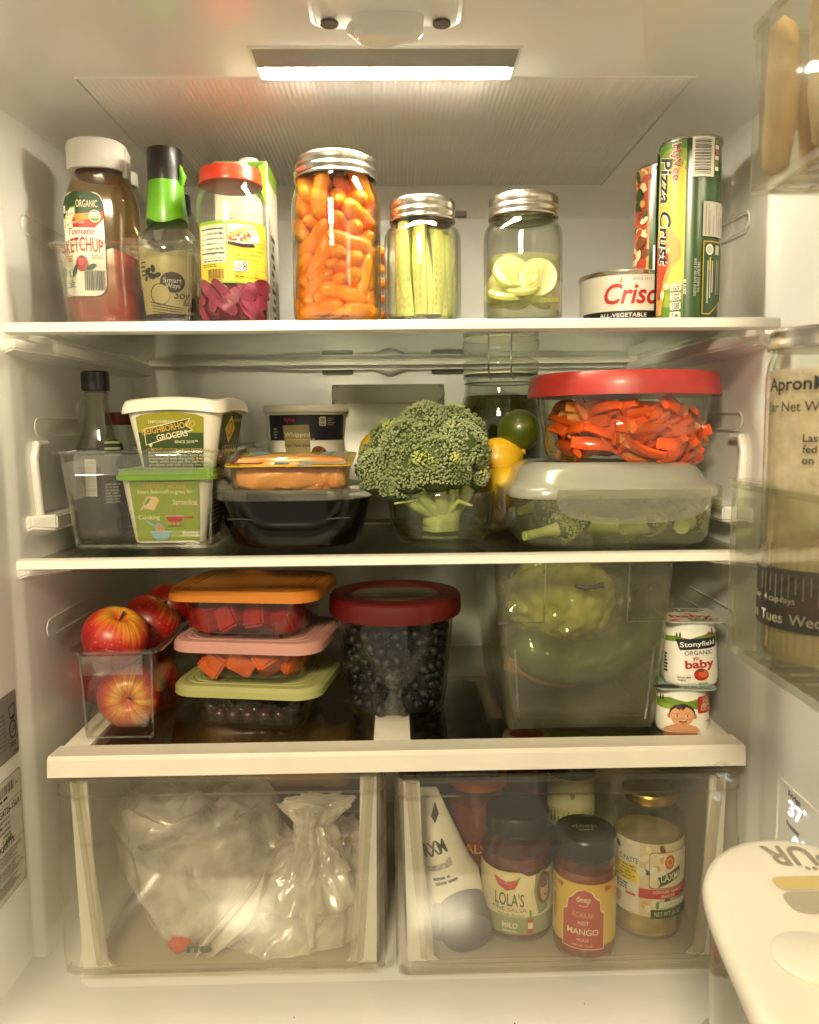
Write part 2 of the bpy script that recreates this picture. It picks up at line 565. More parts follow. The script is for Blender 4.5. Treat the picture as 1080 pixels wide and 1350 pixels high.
Z1, Z2, Z3 = at(517, 421, 0).z, at(517, 731, 0).z, at(520, 991, 0).z        # tops of the three shelves
YB = .43                                # back wall
ZC = 1.645                              # ceiling
ZF = .680                               # floor
# ------------------------------------------------------------------ liner
XW, XI = .402, .394
def side_wall(name, s):
    pts = [(-XW, -.215), (-XW, .018), (-XW + .0015, .024), (-.3965, .034), (-.395, .042), (-.391, .2), (-.386, YB - .03)] + arc(-.356, YB - .03, .03, 180, 90, 6)[1:] + [(-.356, YB + .05), (-.50, YB + .05), (-.50, -.215)]
    bm = BM()
    prism(bm, [(x * -s if s > 0 else x, y) for x, y in pts], 'z', ZF - .05, ZC + .05)
    return struct(obj(name, bm, LINER, angle=50))
WL = side_wall('wall_left', -1)
WR = side_wall('wall_right', 1)
bm = BM(); box(bm, -.5, .5, YB, YB + .04, ZF - .05, ZC + .05)
BW = struct(obj('back_wall', bm, LINER))
bm = BM()
pts = [(-.5, ZC + .06), (.5, ZC + .06), (.5, ZC - .05), (XW + .003, ZC - .05)] + arc(XW - .047, ZC - .05, .05, 0, 90, 8)[1:] + arc(-XW + .047, ZC - .05, .05, 90, 180, 8)[:-1] + [(-XW - .003, ZC - .05), (-.5, ZC - .05)]
prism(bm, pts, 'y', -.215, YB + .03)
CE = struct(obj('ceiling', bm, LINER, angle=50))
bm = BM()                                # soft cove where the ceiling meets the back
prism(bm, [(YB + .02, ZC + .02), (YB - .045, ZC + .01)] + arc(YB - .045, ZC - .045, .045, 90, 0, 8) + [(YB + .02, ZC - .045)], 'x', -.40, .40)
obj('cove', bm, LINER, CE, angle=50)
bm = BM()
pts = [(-.5, ZF - .06), (.5, ZF - .06), (.5, ZF + .06), (XW + .003, ZF + .06)] + arc(XW - .057, ZF + .06, .06, 0, -90, 8)[1:] + arc(-XW + .057, ZF + .06, .06, -90, -180, 8)[:-1] + [(-XW - .003, ZF + .06), (-.5, ZF + .06)]
prism(bm, pts, 'y', -.215, YB + .03)
FL = struct(obj('floor', bm, LINER, angle=50))
bm = BM()                                # raised back of the floor under the drawers
prism(bm, [(.02, ZF - .01), (.02, ZF - .0005), (.10, ZF + .011), (YB + .01, ZF + .012), (YB + .01, ZF - .01)], 'x', -.40, .40)
obj('floor_step', bm, LINER, FL)
for x, y, r in ((.02, -.06, .0011), (.021, -.05, .0008), (.025, -.055, .0006), (-.11, -.03, .0007), (.12, -.05, .0008), (.121, -.046, .0009), (.2, -.02, .0006)):
    bm = BM(); ico(bm, r, 1, (x, y, ZF + .0004), (1, 1.6, .5)); obj('crumb', bm, DARKGAP, FL)

# ribbed ceiling panel
P0 = onz(130, 134, ZC); P1 = onz(890, 123, ZC)
x0, x1, y0, y1 = -.305, .305, .028, .385
bm = BM()
NR = 112; sub = 6
rows = []
for yy, dz in ((y0, .0005), (y0 + .004, -.0012), (y1 - .004, -.0012), (y1, .0005)):
    rows.append([bm.verts.new((x0 + (x1 - x0) * i / (NR * sub), yy, ZC + dz - .0008 * (.5 - .5 * math.cos(2 * PI * i / sub)))) for i in range(NR * sub + 1)])
for a, b in zip(rows, rows[1:]):
    for i in range(NR * sub): bm.faces.new((a[i], b[i], b[i + 1], a[i + 1]))
obj('ribbed_panel', bm, M('rib_plastic', '#f1eee7', rough=.25, var=.03, scale=6), CE, angle=180)
bm = BM()
for a, b in (((x0 - .004, y0 - .003), (x1 + .004, y0 - .003)), ((x0 - .004, y0 - .003), (x0 - .004, y1)), ((x1 + .004, y0 - .003), (x1 + .004, y1))):
    tube(bm, [(a[0], a[1], ZC), (b[0], b[1], ZC)], .0016, 6)
obj('panel_edge', bm, LINER, CE)

# moulded rails, slots and outlines on the side walls
def rail(s, zt, y0, y1, h=.024, d=.030, front=.05):
    xw = s * (XI - .004)
    bm = BM()
    def sec(y, k, hh): return [(xw + s * .02, y, zt - hh), (xw - s * d * k, y, zt - hh * .55), (xw - s * d * k, y, zt), (xw + s * .02, y, zt)]
    loft(bm, [sec(y0, .08, h * .75), sec(y0 + front, 1, h), sec(y1, 1, h)])
    bmesh.ops.bevel(bm, geom=bm.edges[:], offset=.002, segments=2, affect='EDGES')
    return bm
for s, w in ((-1, WL), (1, WR)):
    obj('shelf_rail', rail(s, Z1 - .013, .030, YB - .01), LINER, w)
    obj('shelf_rail', rail(s, Z2 + .038, .050, .20, .030, .020, .02), LINER, w)
    obj('shelf_rail', rail(s, Z2 - .013, .030, YB - .01), LINER, w)
    for zc in (1.302, 1.075, 1.52):
        ya, yb, h = .075, .30, .010
        x = s * (XI - .0035)
        path = [(x, ya + h + h * math.cos(R_(a)) , zc + h * math.sin(R_(a))) for a in range(90, 271, 20)] + [(x, yb, zc - h), (x, yb, zc + h)]
        bm = BM(); tube(bm, path, .0008, 5, True); obj('moulded_outline', bm, LINER, w)
    bm = BM()                           # rounded upright moulding by the lower bracket
    x = s * (XI - .004)
    tube(bm, [(x, .075, Z2 + .035), (x, .068, Z2 + .10), (x, .075, Z2 + .115), (x, .10, Z2 + .115)], .0045, 10)
    obj('moulded_bracket', bm, LINER, w)
# back wall: air slots and a reflection drawn as a bar, seam, ridge, small socket
SLOT_REFLECTION = M('slot_shade_reflection', '#5b5342', rough=.7)
for pxl, pxr, pyt, pyb in ((425, 466, 485, 494), (569, 612, 484, 493), (425, 470, 458, 463)):  # last entry is a reflection on the wall, built as a dark bar
    a, b = at(pxl, pyt, YB), at(pxr, pyb, YB)
    bm = BM(); prism(bm, [(p[0], p[1]) for p in rr(b.x - a.x, a.z - b.z, .003, 0, 4, (a.x + b.x) / 2, (a.z + b.z) / 2)], 'y', YB - .0015, YB + .002)
    obj('slot_reflection_bar', bm, SLOT_REFLECTION, BW)
a = at(515, 492, YB); bm = BM()
loft(bm, [[(a.x + .028 * math.cos(t * PI / 8) * k, YB - .012 * math.sin(PI / 2 * k) * math.sin(max(0, t) * PI / 8 if t <= 8 else 0), a.z + .006 - (1 - k) * .012) for t in range(9)] for k in (1, .9, .5, .05)], True, True)
obj('air_scoop', bm, LINER, BW)
bm = BM(); z = Zp(600, 860, YB)
prism(bm, [(YB + .01, z + .012), (YB - .004, z + .010), (YB - .014, z - .004), (YB - .014, z - .02), (YB + .01, z - .02)], 'x', -.38, .38)
obj('back_ridge', bm, LINER, BW)
a, b = at(350, 292, YB), at(832, 420, YB)
bm = BM()
prism(bm, [(p[0], p[1]) for p in rr(b.x - a.x, a.z - (Z1 - .02), .012, 0, 5, (a.x + b.x) / 2, (a.z + Z1 - .02) / 2)], 'y', YB - .006, YB + .01)
bmesh.ops.bevel(bm, geom=[e for e in bm.edges if all(abs(v.co.y - (YB - .006)) < 1e-5 for v in e.verts)], offset=.003, segments=2, affect='EDGES')
obj('duct_cover', bm, LINER, BW)
a = at(606, 284, YB); bm = BM(); box(bm, a.x - .008, a.x + .010, YB - .012, YB + .01, a.z - .004, a.z + .004, .0015)
obj('clip', bm, GREYP, BW)

# ceiling fitting (only its lower half is in the picture)
bm = BM(); zc = ZC
c = onz(508, 2, ZC)
rsolid(bm, [(.128, .062, .012, zc + .004), (.126, .060, .012, zc - .006), (.118, .052, .01, zc - .009)], 5, c.x, c.y)
FI = tag(obj('filter_housing', bm, LINER), 'cream plastic water filter housing with two holes on the ceiling ahead of the lamp', 'filter housing')
bm = BM(); rsolid(bm, [(.060, .02, .009, zc - .006), (.058, .018, .008, zc - .022), (.05, .012, .006, zc - .026)], 6, c.x + .002, c.y + .006)
tube(bm, [(c.x - .028, c.y + .004, zc - .018), (c.x - .018, c.y + .018, zc - .02), (c.x, c.y + .022, zc - .02), (c.x + .018, c.y + .016, zc - .018)], .006, 10)
obj('latch', bm, LINER, FI)
for sx in (-1, 1):
    bm = BM(); lathe(bm, [(.0075, 0), (.0075, .002), (.006, .003)], 20, c.x + sx * .047, c.y + .014, zc - .0115); obj('hole', bm, M('hole_shade', '#5d574a', rough=.6), FI)
bm = BM(); box(bm, c.x - .035, c.x + .035, c.y - .06, c.y - .034, zc - .012, zc - .008, .001); obj('filter_tab', bm, M('tab', '#a8924e', rough=.4), FI)

# ------------------------------------------------------------------ the lamp
def fridge_lamp():
    a = onz(322, 64, ZC); b = onz(688, 60, ZC)
    d = onz(345, 105, ZC); e = onz(664, 101, ZC)
    x0, x1 = -.124, .122
    ya, yb = a.y - .004, d.y - .006
    t = thing('ceiling_lamp', 'long recessed strip lamp glowing white in the ceiling', 'lamp', (0, 0, ZC))
    bm = BM()
    o = [(x0 - .003, ya - .003), (x1 + .003, ya - .003), (x1 + .003, yb + .003), (x0 - .003, yb + .003)]
    i = [(x0, ya), (x1, ya), (x1, yb), (x0, yb)]
    loft(bm, [[(p[0], p[1], .001) for p in o], [(p[0], p[1], -.0022) for p in o], [(p[0], p[1], -.0022) for p in i], [(p[0], p[1], .001) for p in i]], False, False)
    obj('bezel', bm, LINER, t)
    ym = ya + (yb - ya) * .58
    bm = BM(); prism(bm, [(ya, -.0005), (ym, -.0025), (ym, .002), (ya, .002)], 'x', x0, x1); obj('reflector', bm, GREYP, t)
    bm = BM(); prism(bm, [(ym + .0005, -.0005), (ym + .0005, -.0026), (yb - .002, -.003), (yb - .001, -.0005)], 'x', x0 + .006, x1 - .006)
    obj('diffuser', bm, emitter('lamp_diffuser', LAMP_COLOUR, LAMP_STRENGTH, .042), t)
fridge_lamp()

# ------------------------------------------------------------------ shelves
def glass_shelf(z, label, wl, wr):
    t = thing('glass_shelf', label, 'shelf', (0, 0, z))
    bm = BM()
    prism(bm, [(-.004, -.010), (0, -.0115), (.014, -.0115), (.016, -.009), (.016, -.004), (.012, -.001), (.002, 0), (-.003, -.002)], 'x', wl, wr)
    obj('front_trim', bm, TRIM, t, angle=50)
    bm = BM(); box(bm, wl + .008, wr - .008, .0165, .415, -.0085, -.0045); obj('glass_pane', bm, SHELFG, t)
    bm = BM(); prism(bm, [(.4155, -.013), (.4155, .004), (.426, .006), (.426, -.013)], 'x', wl + .01, wr - .01); obj('rear_trim', bm, TRIM, t)
    for x, s in ((wl + .006, 1), (wr - .006, -1)):
        bm = BM(); box(bm, min(x, x + s * .010), max(x, x + s * .010), .017, .415, -.016, -.009, .001); obj('side_rim', bm, TRIM, t)
    return t
glass_shelf(Z1, 'upper glass shelf with white front edge carrying the preserving jars', Xp(6, 428, 0), Xp(1028, 414, 0))
glass_shelf(Z2, 'middle glass shelf with white front edge carrying the broccoli', Xp(23, 733, 0), Xp(1011, 729, 0))
def crisper_shelf():
    t = thing('crisper_shelf', 'deep cream ledge shelf covering the two clear drawers', 'shelf', (0, 0, Z3))
    xl, xr = Xp(61, 990, 0), Xp(983, 992, 0)
    bl, br = xl + .004, xr - .004
    h = Z3 - Zp(520, 1019, 0)
    bm = BM()
    sec = lambda x, s: [(x + s * .004, .004, -h), (x, -.002, -h + .002), (x, 0, -.004), (x, .003, 0), (x + s * .002, .030, .0005), (x + s * .002, .034, -.004), (x + s * .002, .034, -h)]
    loft(bm, [sec(xl, 1), sec(xl + .006, 1), sec(xr - .006, -1), sec(xr, -1)])
    obj('front_ledge', bm, LEDGE, t, angle=30)
    for a, b in ((bl, bl + .028), (br - .030, br)):
        bm = BM(); box(bm, a, b, .0345, .42, -.02, -.001, .001); obj('side_ledge', bm, LEDGE, t)
    xm0, xm1 = Xp(493, 965, .05), Xp(541, 965, .05)
    bm = BM(); box(bm, xm0, xm1, .0345, .42, -.02, -.0025, .001); obj('centre_bar', bm, LEDGE, t)
    bm = BM(); box(bm, bl + .029, xm0 - .0015, .036, .42, -.009, -.005); obj('glass_pane', bm, SMOKYG, t)
    bm = BM(); box(bm, xm1 + .0015, br - .031, .036, .42, -.009, -.005); obj('glass_pane', bm, SMOKYG, t)
    bm = BM(); box(bm, Xp(510.5, 1150, .03), Xp(520, 1150, .03), .03, .42, ZF + .012, Z3 - .022); obj('divider', bm, M('divider_brown', '#4a3c33', rough=.6), t)
crisper_shelf()

# ------------------------------------------------------------------ drawers
ZD = .700
def drawer(pl, pr, label):
    y = .004
    xl, xr = Xp(pl, 1150, y), Xp(pr, 1150, y)
    zt = Zp((pl + pr) / 2, 1024, y)
    za = Zp((pl + pr) / 2, 1048, y); zb = Zp((pl + pr) / 2, 1110, y); zo = Zp((pl + pr) / 2, 1283, y)
    t = thing('vegetable_crisper', label, 'drawer', (0, 0, 0))
    bm = BM()
    o = [(.016, zt), (.004, zt), (.002, za + .002), (.004, za), (.008, za - .001), (.003, zb + .002), (-.001, zb - .001), (-.003, zo + .02), (.001, zo + .004), (.012, zo)]
    i = [(p[0] + .003, p[1] - (.003 if k == 0 else 0) + (.003 if k == 9 else 0)) for k, p in enumerate(o)][::-1]
    prof = o + i
    r = .014
    loft(bm, [[(x, p[0] + dy, p[1]) for p in prof] for x, dy in ((xl, .012), (xl + .003, .004), (xl + r, 0), (xr - r, 0), (xr - .003, .004), (xr, .012))])
    obj('front_panel', bm, DRAWP, t, angle=40)
    bm = BM(); box(bm, xl + .012, xr - .012, .006, .016, zt - .006, zt - .0035)
    box(bm, xl + .004, xl + .026, .0085, .0125, za, zt - .008, .001); box(bm, xr - .026, xr - .004, .0085, .0125, za, zt - .008, .001)
    obj('handle_bar', bm, DRAWP, t)
    # frosted tub behind the clear front
    w0, w1 = (xr - xl) - .022, (xr - xl) - .008
    cx = (xl + xr) / 2
    d = .37
    bm = BM()
    secs = [(w0 - .012, d - .012, .03, ZD - .004), (w0, d, .032, ZD + .006), (w1, d, .02, zt - .012)]
    lo = [rr(a, b, c, z, 6, cx, .02 + d / 2) for a, b, c, z in secs]
    li = [rr(a - .004, b - .004, c - .002, max(z, ZD - .001), 6, cx, .02 + d / 2) for a, b, c, z in secs[::-1]]
    loft(bm, lo + li)
    bm.normal_update()
    # the tub's own front is the clear panel: open it there
    kill = [f for f in bm.faces if all(v.co.y < .0225 for v in f.verts)]
    bmesh.ops.delete(bm, geom=kill, context='FACES')
    obj('tub', bm, DRAWF, t, angle=40)
    for s in (-1, 1):
        xe = cx + s * (w1 / 2 - .006); xo = cx + s * (w1 / 2 - .024)
        xe2 = cx + s * (w0 / 2 - .002); xo2 = cx + s * (w0 / 2 - .022)
        bm = BM(); prism(bm, [(xe, zt - .012), (xo, zt - .012), (xo2, ZD + .03), (xo2 - s * .006, ZD + .012), (xo2 - s * .016, ZD + .002), (xe2, ZD + .002)], 'y', .024, .028)
        obj('front_flange', bm, G('drawer_flange', '#eceae2', '#b8b4a8', rough=.25, haze=.85, hcol='#f0ece2', trl=.25), t)
    bm = BM(); tube(bm, [(cx - w0 / 2 + .006, .018, ZD + .001), (cx + w0 / 2 - .006, .018, ZD + .001)], .0022, 8); tube(bm, [(cx - w0 / 2 + .002, .015, ZD - .002), (cx + w0 / 2 - .002, .015, ZD - .002)], .0012, 8)
    obj('front_rim', bm, DRAWP, t)
    return t, cx, w0
D1 = drawer(76, 510, 'clear drawer holding two knotted white plastic bags')
D2 = drawer(521, 976, 'clear drawer crowded with sauce jars and a tube')

# ------------------------------------------------------------------ stickers on the side wall, temperature panel
YS = Xp
xs = -XW
def onx(px, py, x):
    d = ray(px, py); return CAM + d * ((x - CAM.x) / d.x)
a = onx(22, 906, -XW); b = onx(25, 990, -XW)
STK = M('sticker_grey', '#8f8b84', rough=.5); STW = M('sticker_white', '#d8d4c4', rough=.5)
g = Decal()
W_, H_ = .09, a.z - b.z
g.rrect(-W_, 0, 0, H_, .003, STK)
g.ell(-.011, H_ * .42, .008, .010, iK); g.ell(-.011, H_ * .42, .006, .008, STK); g.text('CSP', -.011, H_ * .42, .006, iK, w=.011)
g.poly([(-.018, H_ * .78), (-.005, H_ * .82), (-.005, H_ * .62), (-.008, H_ * .56), (-.016, H_ * .6)], iK); g.poly([(-.0165, H_ * .765), (-.0065, H_ * .795), (-.0065, H_ * .64), (-.015, H_ * .62)], STK)
g.text('C', -.02, H_ * .27, .005, iK); g.text('US', -.003, H_ * .27, .004, iK); g.lines(-.018, H_ * .16, -.004, H_ * .24, 2, iK, seed=3); g.lines(-.012, .003, -.001, .006, 1, iK, seed=4)
for k in range(9): g.rect(-.085, H_ * (.2 + .065 * k), -.028, H_ * (.2 + .065 * k) + .0006, iK, k == 0)
g.rect(-.0285, H_ * .2, -.028, H_ * .73, iK)
g.build('rating_sticker', WL, plane((-XW, b.y, b.z), (0, 1, 0), (0, 0, 1)), label='grey rating sticker with black certification marks')
a = onx(28, 1008, -XW); b = onx(35, 1155, -XW)
g = Decal(); H_ = a.z - b.z
g.rrect(-W_, 0, 0, H_, .003, iK); g.rrect(-W_, .0006, -.0006, H_ - .0006, .003, STW)
g.bars(-.06, H_ * .87, -.016, H_ * .95, iK, 5); g.lines(-.07, H_ * .82, -.014, H_ * .86, 1, iK, seed=2); g.text('No. 3', -.008, H_ * .9, .003, iK, shear=.2)
g.text('E61G4726-156A1', -.032, H_ * .735, .0075, iK, .01, w=.058)
for k, s in enumerate(('For service or', 'to order, call on', 'accessoires jointes', 'cuisson.')): g.text(s, -.028, H_ * (.675 - k * .045), .0036, iK, .012, align='R')
g.text('LABEL', -.024, H_ * .49, .0055, iK, .012, align='R'); g.text('ETIQUETTE', -.022, H_ * .455, .0055, iK, .012, align='R')
g.rect(-W_, H_ * .79, 0, H_ * .793, iK); g.rect(-W_, H_ * .425, 0, H_ * .428, iK)
for k in range(3): g.lines(-.085, H_ * (.30 - .12 * k), -.006, H_ * (.40 - .12 * k), 5, iGR, .5, seed=8 + k)
g.build('service_sticker', WL, plane((-XW, b.y, b.z), (0, 1, 0), (0, 0, 1)), label='white service sticker with barcode and fine print')
a = onx(1026, 1022, XW); b = onx(1024, 1100, XW)
PL = thing('control_panel', 'inset cream temperature panel glowing 37 on the side wall', 'control panel', (XW, a.y, a.z))
bm = BM(); pts = [(-.085, -.12), (-.001, -.12), (-.001, -.001), (-.085, -.001)]
loft(bm, [[(.002, -y, z) for y, z in ((.001, -.121), (.110, -.121), (.110, 0), (.001, 0))], [(-.0015, -y, z) for y, z in ((.001, -.121), (.110, -.121), (.110, 0), (.001, 0))], [(-.0015, -y, z) for y, z in ((.003, -.119), (.108, -.119), (.108, -.002), (.003, -.002))], [(.0003, -y, z) for y, z in ((.0035, -.1185), (.1075, -.1185), (.1075, -.0025), (.0035, -.0025))]])
obj('panel_face', bm, LINER, PL)
GLOW = emitter('display_glow', (.8, .95, 1, 1), 1.6)
g = Decal()
g.text('Fridge', .034, -.008, .0062, iK, .01, w=.024); g.text('37', .036, -.022, .0150, GLOW, .01, w=.026); g.text('\u00b0', .054, -.017, .010, GLOW)
g.text('Freezer', .034, -.040, .0062, iK, .01, w=.026); g.text('0', .040, -.054, .0150, GLOW, .01, w=.012); g.text('\u00b0', .054, -.049, .010, GLOW)
g.build('display', PL, plane((-.0002, -.002, 0), (0, -1, 0), (0, 0, 1)))
# ================================================================== TOP SHELF
def span(pl, pr, py, y):
    a, b = at(pl, py, y).x, at(pr, py, y).x
    return (a + b) / 2, (b - a) / 2
def organiser(label, loc, w, d, h, rotz=0, t=.0028, r=.012, taper=.012, lip=True, mat=None, handle=True):
    mat = mat or BINP
    o = thing('storage_bin', label, 'storage bin', loc, rotz)
    bm = BM()
    secs = [(w - taper - .012, d - taper - .012, r, 0), (w - taper - .002, d - taper - .002, r, .002), (w - taper, d - taper, r, .008), (w - .003, d - .003, r, h - .004), (w - .002, d - .002, r, h)]
    rshell(bm, secs, t)
    obj('tub', bm, mat, o)
    if lip:
        bm = BM()
        loft(bm, [rr(w, d, r, h - .0035), rr(w + .010, d + .010, r + .004, h - .003), rr(w + .010, d + .010, r + .004, h), rr(w - .004, d - .004, r, h + .0005)], False, False)
        obj('rim', bm, RIMG, o)
        for sx in (-1, 1):
            bm = BM(); tube(bm, [(sx * (w / 2 - r * .3 - .003), -d / 2 + r * .3 + .002, h - .006), (sx * (w / 2 - r * .3 - taper / 2 - .001), -d / 2 + r * .3 + taper / 2 - .0, .006)], .0014, 6)
            obj('corner_edge', bm, RIMG, o)
        bm = BM(); tube(bm, [(-w / 2 + taper, -d / 2 + taper / 2 + .003, .005), (w / 2 - taper, -d / 2 + taper / 2 + .003, .005)], .0016, 6); obj('base_edge', bm, RIMG, o)
    if handle:
        bm = BM(); box(bm, -w * .36, w * .36, -d / 2 - .007, -d / 2 - .0045, h - .026, h - .004, .001)
        obj('handle', bm, RIMG, o)
    return o
# --- bin with sauce bottles
y = .04
cx, hw = span(66, 258, 320, y)
bh = Zp(160, 319, y) - Z1
organiser('clear organiser bin holding the ketchup and soy sauce bottles', (cx, y + .15, Z1 + .0003), 2 * hw, .30, bh, taper=.014, handle=False)
# --- ketchup
KET = M('ketchup', '#c8480f', rough=.35, col2='#8e2c08', scale=30, sharp=.2, coat=.4)
KETS = G('ketchup_smear', '#f7ecd8', '#d0b080', rough=.15, haze=.2, hcol='#c8964c', smear=38)
def ketchup():
    y = .105
    cx, hw = span(89, 186, 330, y)
    H = Zp(130, 236, y) - Z1
    t = thing('ketchup_bottle', 'squeeze bottle of red ketchup with a white flip cap', 'ketchup bottle', (cx, y, Z1 + .0035), 6)
    w = 2 * hw; d = .052
    secs = [(.84, .80, 0), (.97, .96, .006), (1, 1, .02), (.97, .97, .30 * H), (.93, .93, .52 * H), (.98, .98, .68 * H), (.98, .98, .80 * H), (.90, .93, .88 * H), (.78, .9, .95 * H), (.68, .94, H)]
    f = lambda s, k: rr(w * s[0] * k, d * s[1] * k, .024 * k, 0, 7)
    lo = [[(p[0], p[1], s[2]) for p in rr(w * s[0], d * s[1], .025, 0, 7)] for s in secs]
    li = [[(p[0], p[1], max(s[2], .002)) for p in rr(w * s[0] - .003, d * s[1] - .003, .0235, 0, 7)] for s in secs[::-1]]
    bm = BM(); loft(bm, lo + li); obj('bottle', bm, G('ketchup_plastic', '#f2ebdc', '#b9ac8c', rough=.08, haze=.035, hcol='#b89a68', wav=.5, wscale=25), t)
    lv = .49 * H
    def ins(k, off): return [[(p[0], p[1], s[2] * k + .0026) for p in rr(w * s[0] - off, d * s[1] - off, .022, 0, 7)] for s in secs if s[2] < lv]
    lo = ins(1, .0045)
    top = [(p[0], p[1], lv + .0035 * math.sin(p[0] * 130)) for p in rr(w * .93 - .005, d * .93 - .005, .022, 0, 7)]
    bm = BM(); loft(bm, lo + [top]); obj('ketchup', bm, KET, t)
    bm = BM(); loft(bm, [[(p[0], p[1], s[2]) for p in rr(w * s[0] - .0045, d * s[1] - .0045, .022, 0, 7)] for s in secs if s[2] > lv], False, False)
    obj('smear', bm, KETS, t)
    bm = BM()
    cw, ch = (Xp(168, 215, y) - Xp(92, 215, y)), Zp(130, 199, y) - Zp(130, 238, y)
    secs2 = [(.99, 1, 0), (1, 1, .001), (1, 1, ch * .82), (.97, .98, ch * .93), (.86, .9, ch)]
    n = 96
    loops = []
    for a, b, z in secs2:
        lp = []
        for i in range(n):
            th = 2 * PI * i / n
            k = 1 + (.008 * (i % 2) if .0005 < z < ch * .85 else 0)
            lp.append((cw / 2 * a * k * math.copysign(abs(math.cos(th)) ** .8, math.cos(th)), .030 * b * k * math.copysign(abs(math.sin(th)) ** .8, math.sin(th)), z))
        loops.append(lp)
    loft(bm, loops)
    c = obj('flip_cap', bm, M('cap_white', '#e9e5dc', rough=.38, var=.02), t, loc=(-.002, 0, H + .001))
    bm = BM(); box(bm, cw / 2 - .004, cw / 2 + .0015, -.012, .008, -.006, ch * .75, .001); obj('hinge_tab', bm, MATS['cap_white'], c)
    bm = BM(); prism(bm, [(p[0], p[1]) for p in rr(cw * .8, .05, .02, 0, 6)], 'z', H - .002, H + .001); obj('neck_ring', bm, M('crust', '#4a230e', rough=.6), t)
    # label on the front, a plane hugging the flat face
    g = Decal(.0006)
    lw = Xp(146, 330, y) - Xp(92, 330, y); lh = Zp(120, 262, y) - Zp(120, 396, y)
    def prof(z):
        k = [s for s in secs]
        for p, q in zip(k, k[1:]):
            if p[2] <= z <= q[2]: return d / 2 * (p[1] + (q[1] - p[1]) * (z - p[2]) / (q[2] - p[2]))
        return d / 2
    g.rrect(0, 0, lw, lh, .012, iW)
    g.poly([(p[0], p[1]) for p in rr(lw, .03, .0119, 0, 5, lw / 2, lh - .015) if p[1] > lh - .020] + [(0, lh - .026), (lw, lh - .030)][::1] if False else [(0, lh * .76), (lw, lh * .80), (lw, lh - .012), (lw - .004, lh - .004), (lw - .013, lh), (.013, lh), (.004, lh - .004), (0, lh - .012)], iDG)
    g.poly([(.012, lh * .79), (.03, lh * .785), (lw, lh * .815), (lw, lh * .74), (.035, lh * .655), (.012, lh * .66)], iR)
    g.poly([(.014, lh * .785), (lw * .72, lh * .80), (lw * .66, lh * .735), (.016, lh * .71)], iO)
    g.text('ORGANIC', lw * .62, lh * .885, .0075, iCR, .01, w=lw * .5)
    g.ell(lw * .80, lh * .765, .0062, .0065, iW); g.ell(lw * .80, lh * .765, .0054, .0057, iG); g.rect(lw * .80 - .0052, lh * .765, lw * .80 + .0052, lh * .765 + .004, iW); g.text('USDA', lw * .8, lh * .78, .0022, iDG); g.text('ORGANIC', lw * .8, lh * .753, .0018, iW)
    g.poly([(.002, lh * .66), (.003, lh * .78), (.010, lh * .855), (.016, lh * .86), (.016, lh * .78), (.010, lh * .69)], iLG); g.poly([(.003, lh * .67), (.004, lh * .775), (.010, lh * .84), (.0148, lh * .845), (.0148, lh * .78), (.009, lh * .69)], iW)
    g.text('Simple', .009, lh * .79, .0035, iR, 0, .3, w=.009, rot=8); g.text('TRUTH', .0088, lh * .75, .0028, iG, w=.008, rot=8)
    g.text('FOR BABY', lw * .42, lh * .705, .002, iW)
    g.text('Tomato', lw * .45, lh * .625, .0072, iR, 0, .35, w=lw * .62)
    g.text('KETCHUP', lw * .5, lh * .475, .0145, iR, .012, w=lw * .9, arch=.003)
    g.ell(lw * .45, lh * .315, .0066, .0085, iR); g.ell(lw * .43, lh * .33, .003, .004, iPK); g.poly([(lw * .40, lh * .38), (lw * .45, lh * .395), (lw * .50, lh * .38), (lw * .45, lh * .36)], iDG)
    g.ell(lw * .28, lh * .25, .002, .007, iDG, rot=-20); g.ell(lw * .66, lh * .28, .006, .0028, iDG, rot=25)
    g.lines(lw * .68, lh * .355, lw * .97, lh * .40, 2, iTN, seed=4); g.lines(.004, lh * .33, lw * .26, lh * .40, 3, iTN, seed=5); g.lines(.004, lh * .08, lw * .3, lh * .16, 4, iGR, seed=6)
    g.rrect(.006, lh * .18, .010, lh * .26, .002, iDG); g.rrect(.0066, lh * .184, .0094, lh * .256, .0015, iW)
    g.bars(lw * .5, .006, lw * .97, lh * .245, iK, 3)
    x0 = Xp(92, 330, y) - cx; z0 = Zp(120, 396, y) - Z1 - .003
    def fn(u, v, o):
        x = x0 + u; z = z0 + v
        e = max(0, abs(x) - (w / 2 - .025)); yy = prof(z) - (.025 - math.sqrt(max(1e-8, .025 ** 2 - min(e, .0245) ** 2)))
        return Vector((x, -yy - o, z))
    g.build('label', t, fn, .004, vstep=.004)
ketchup()
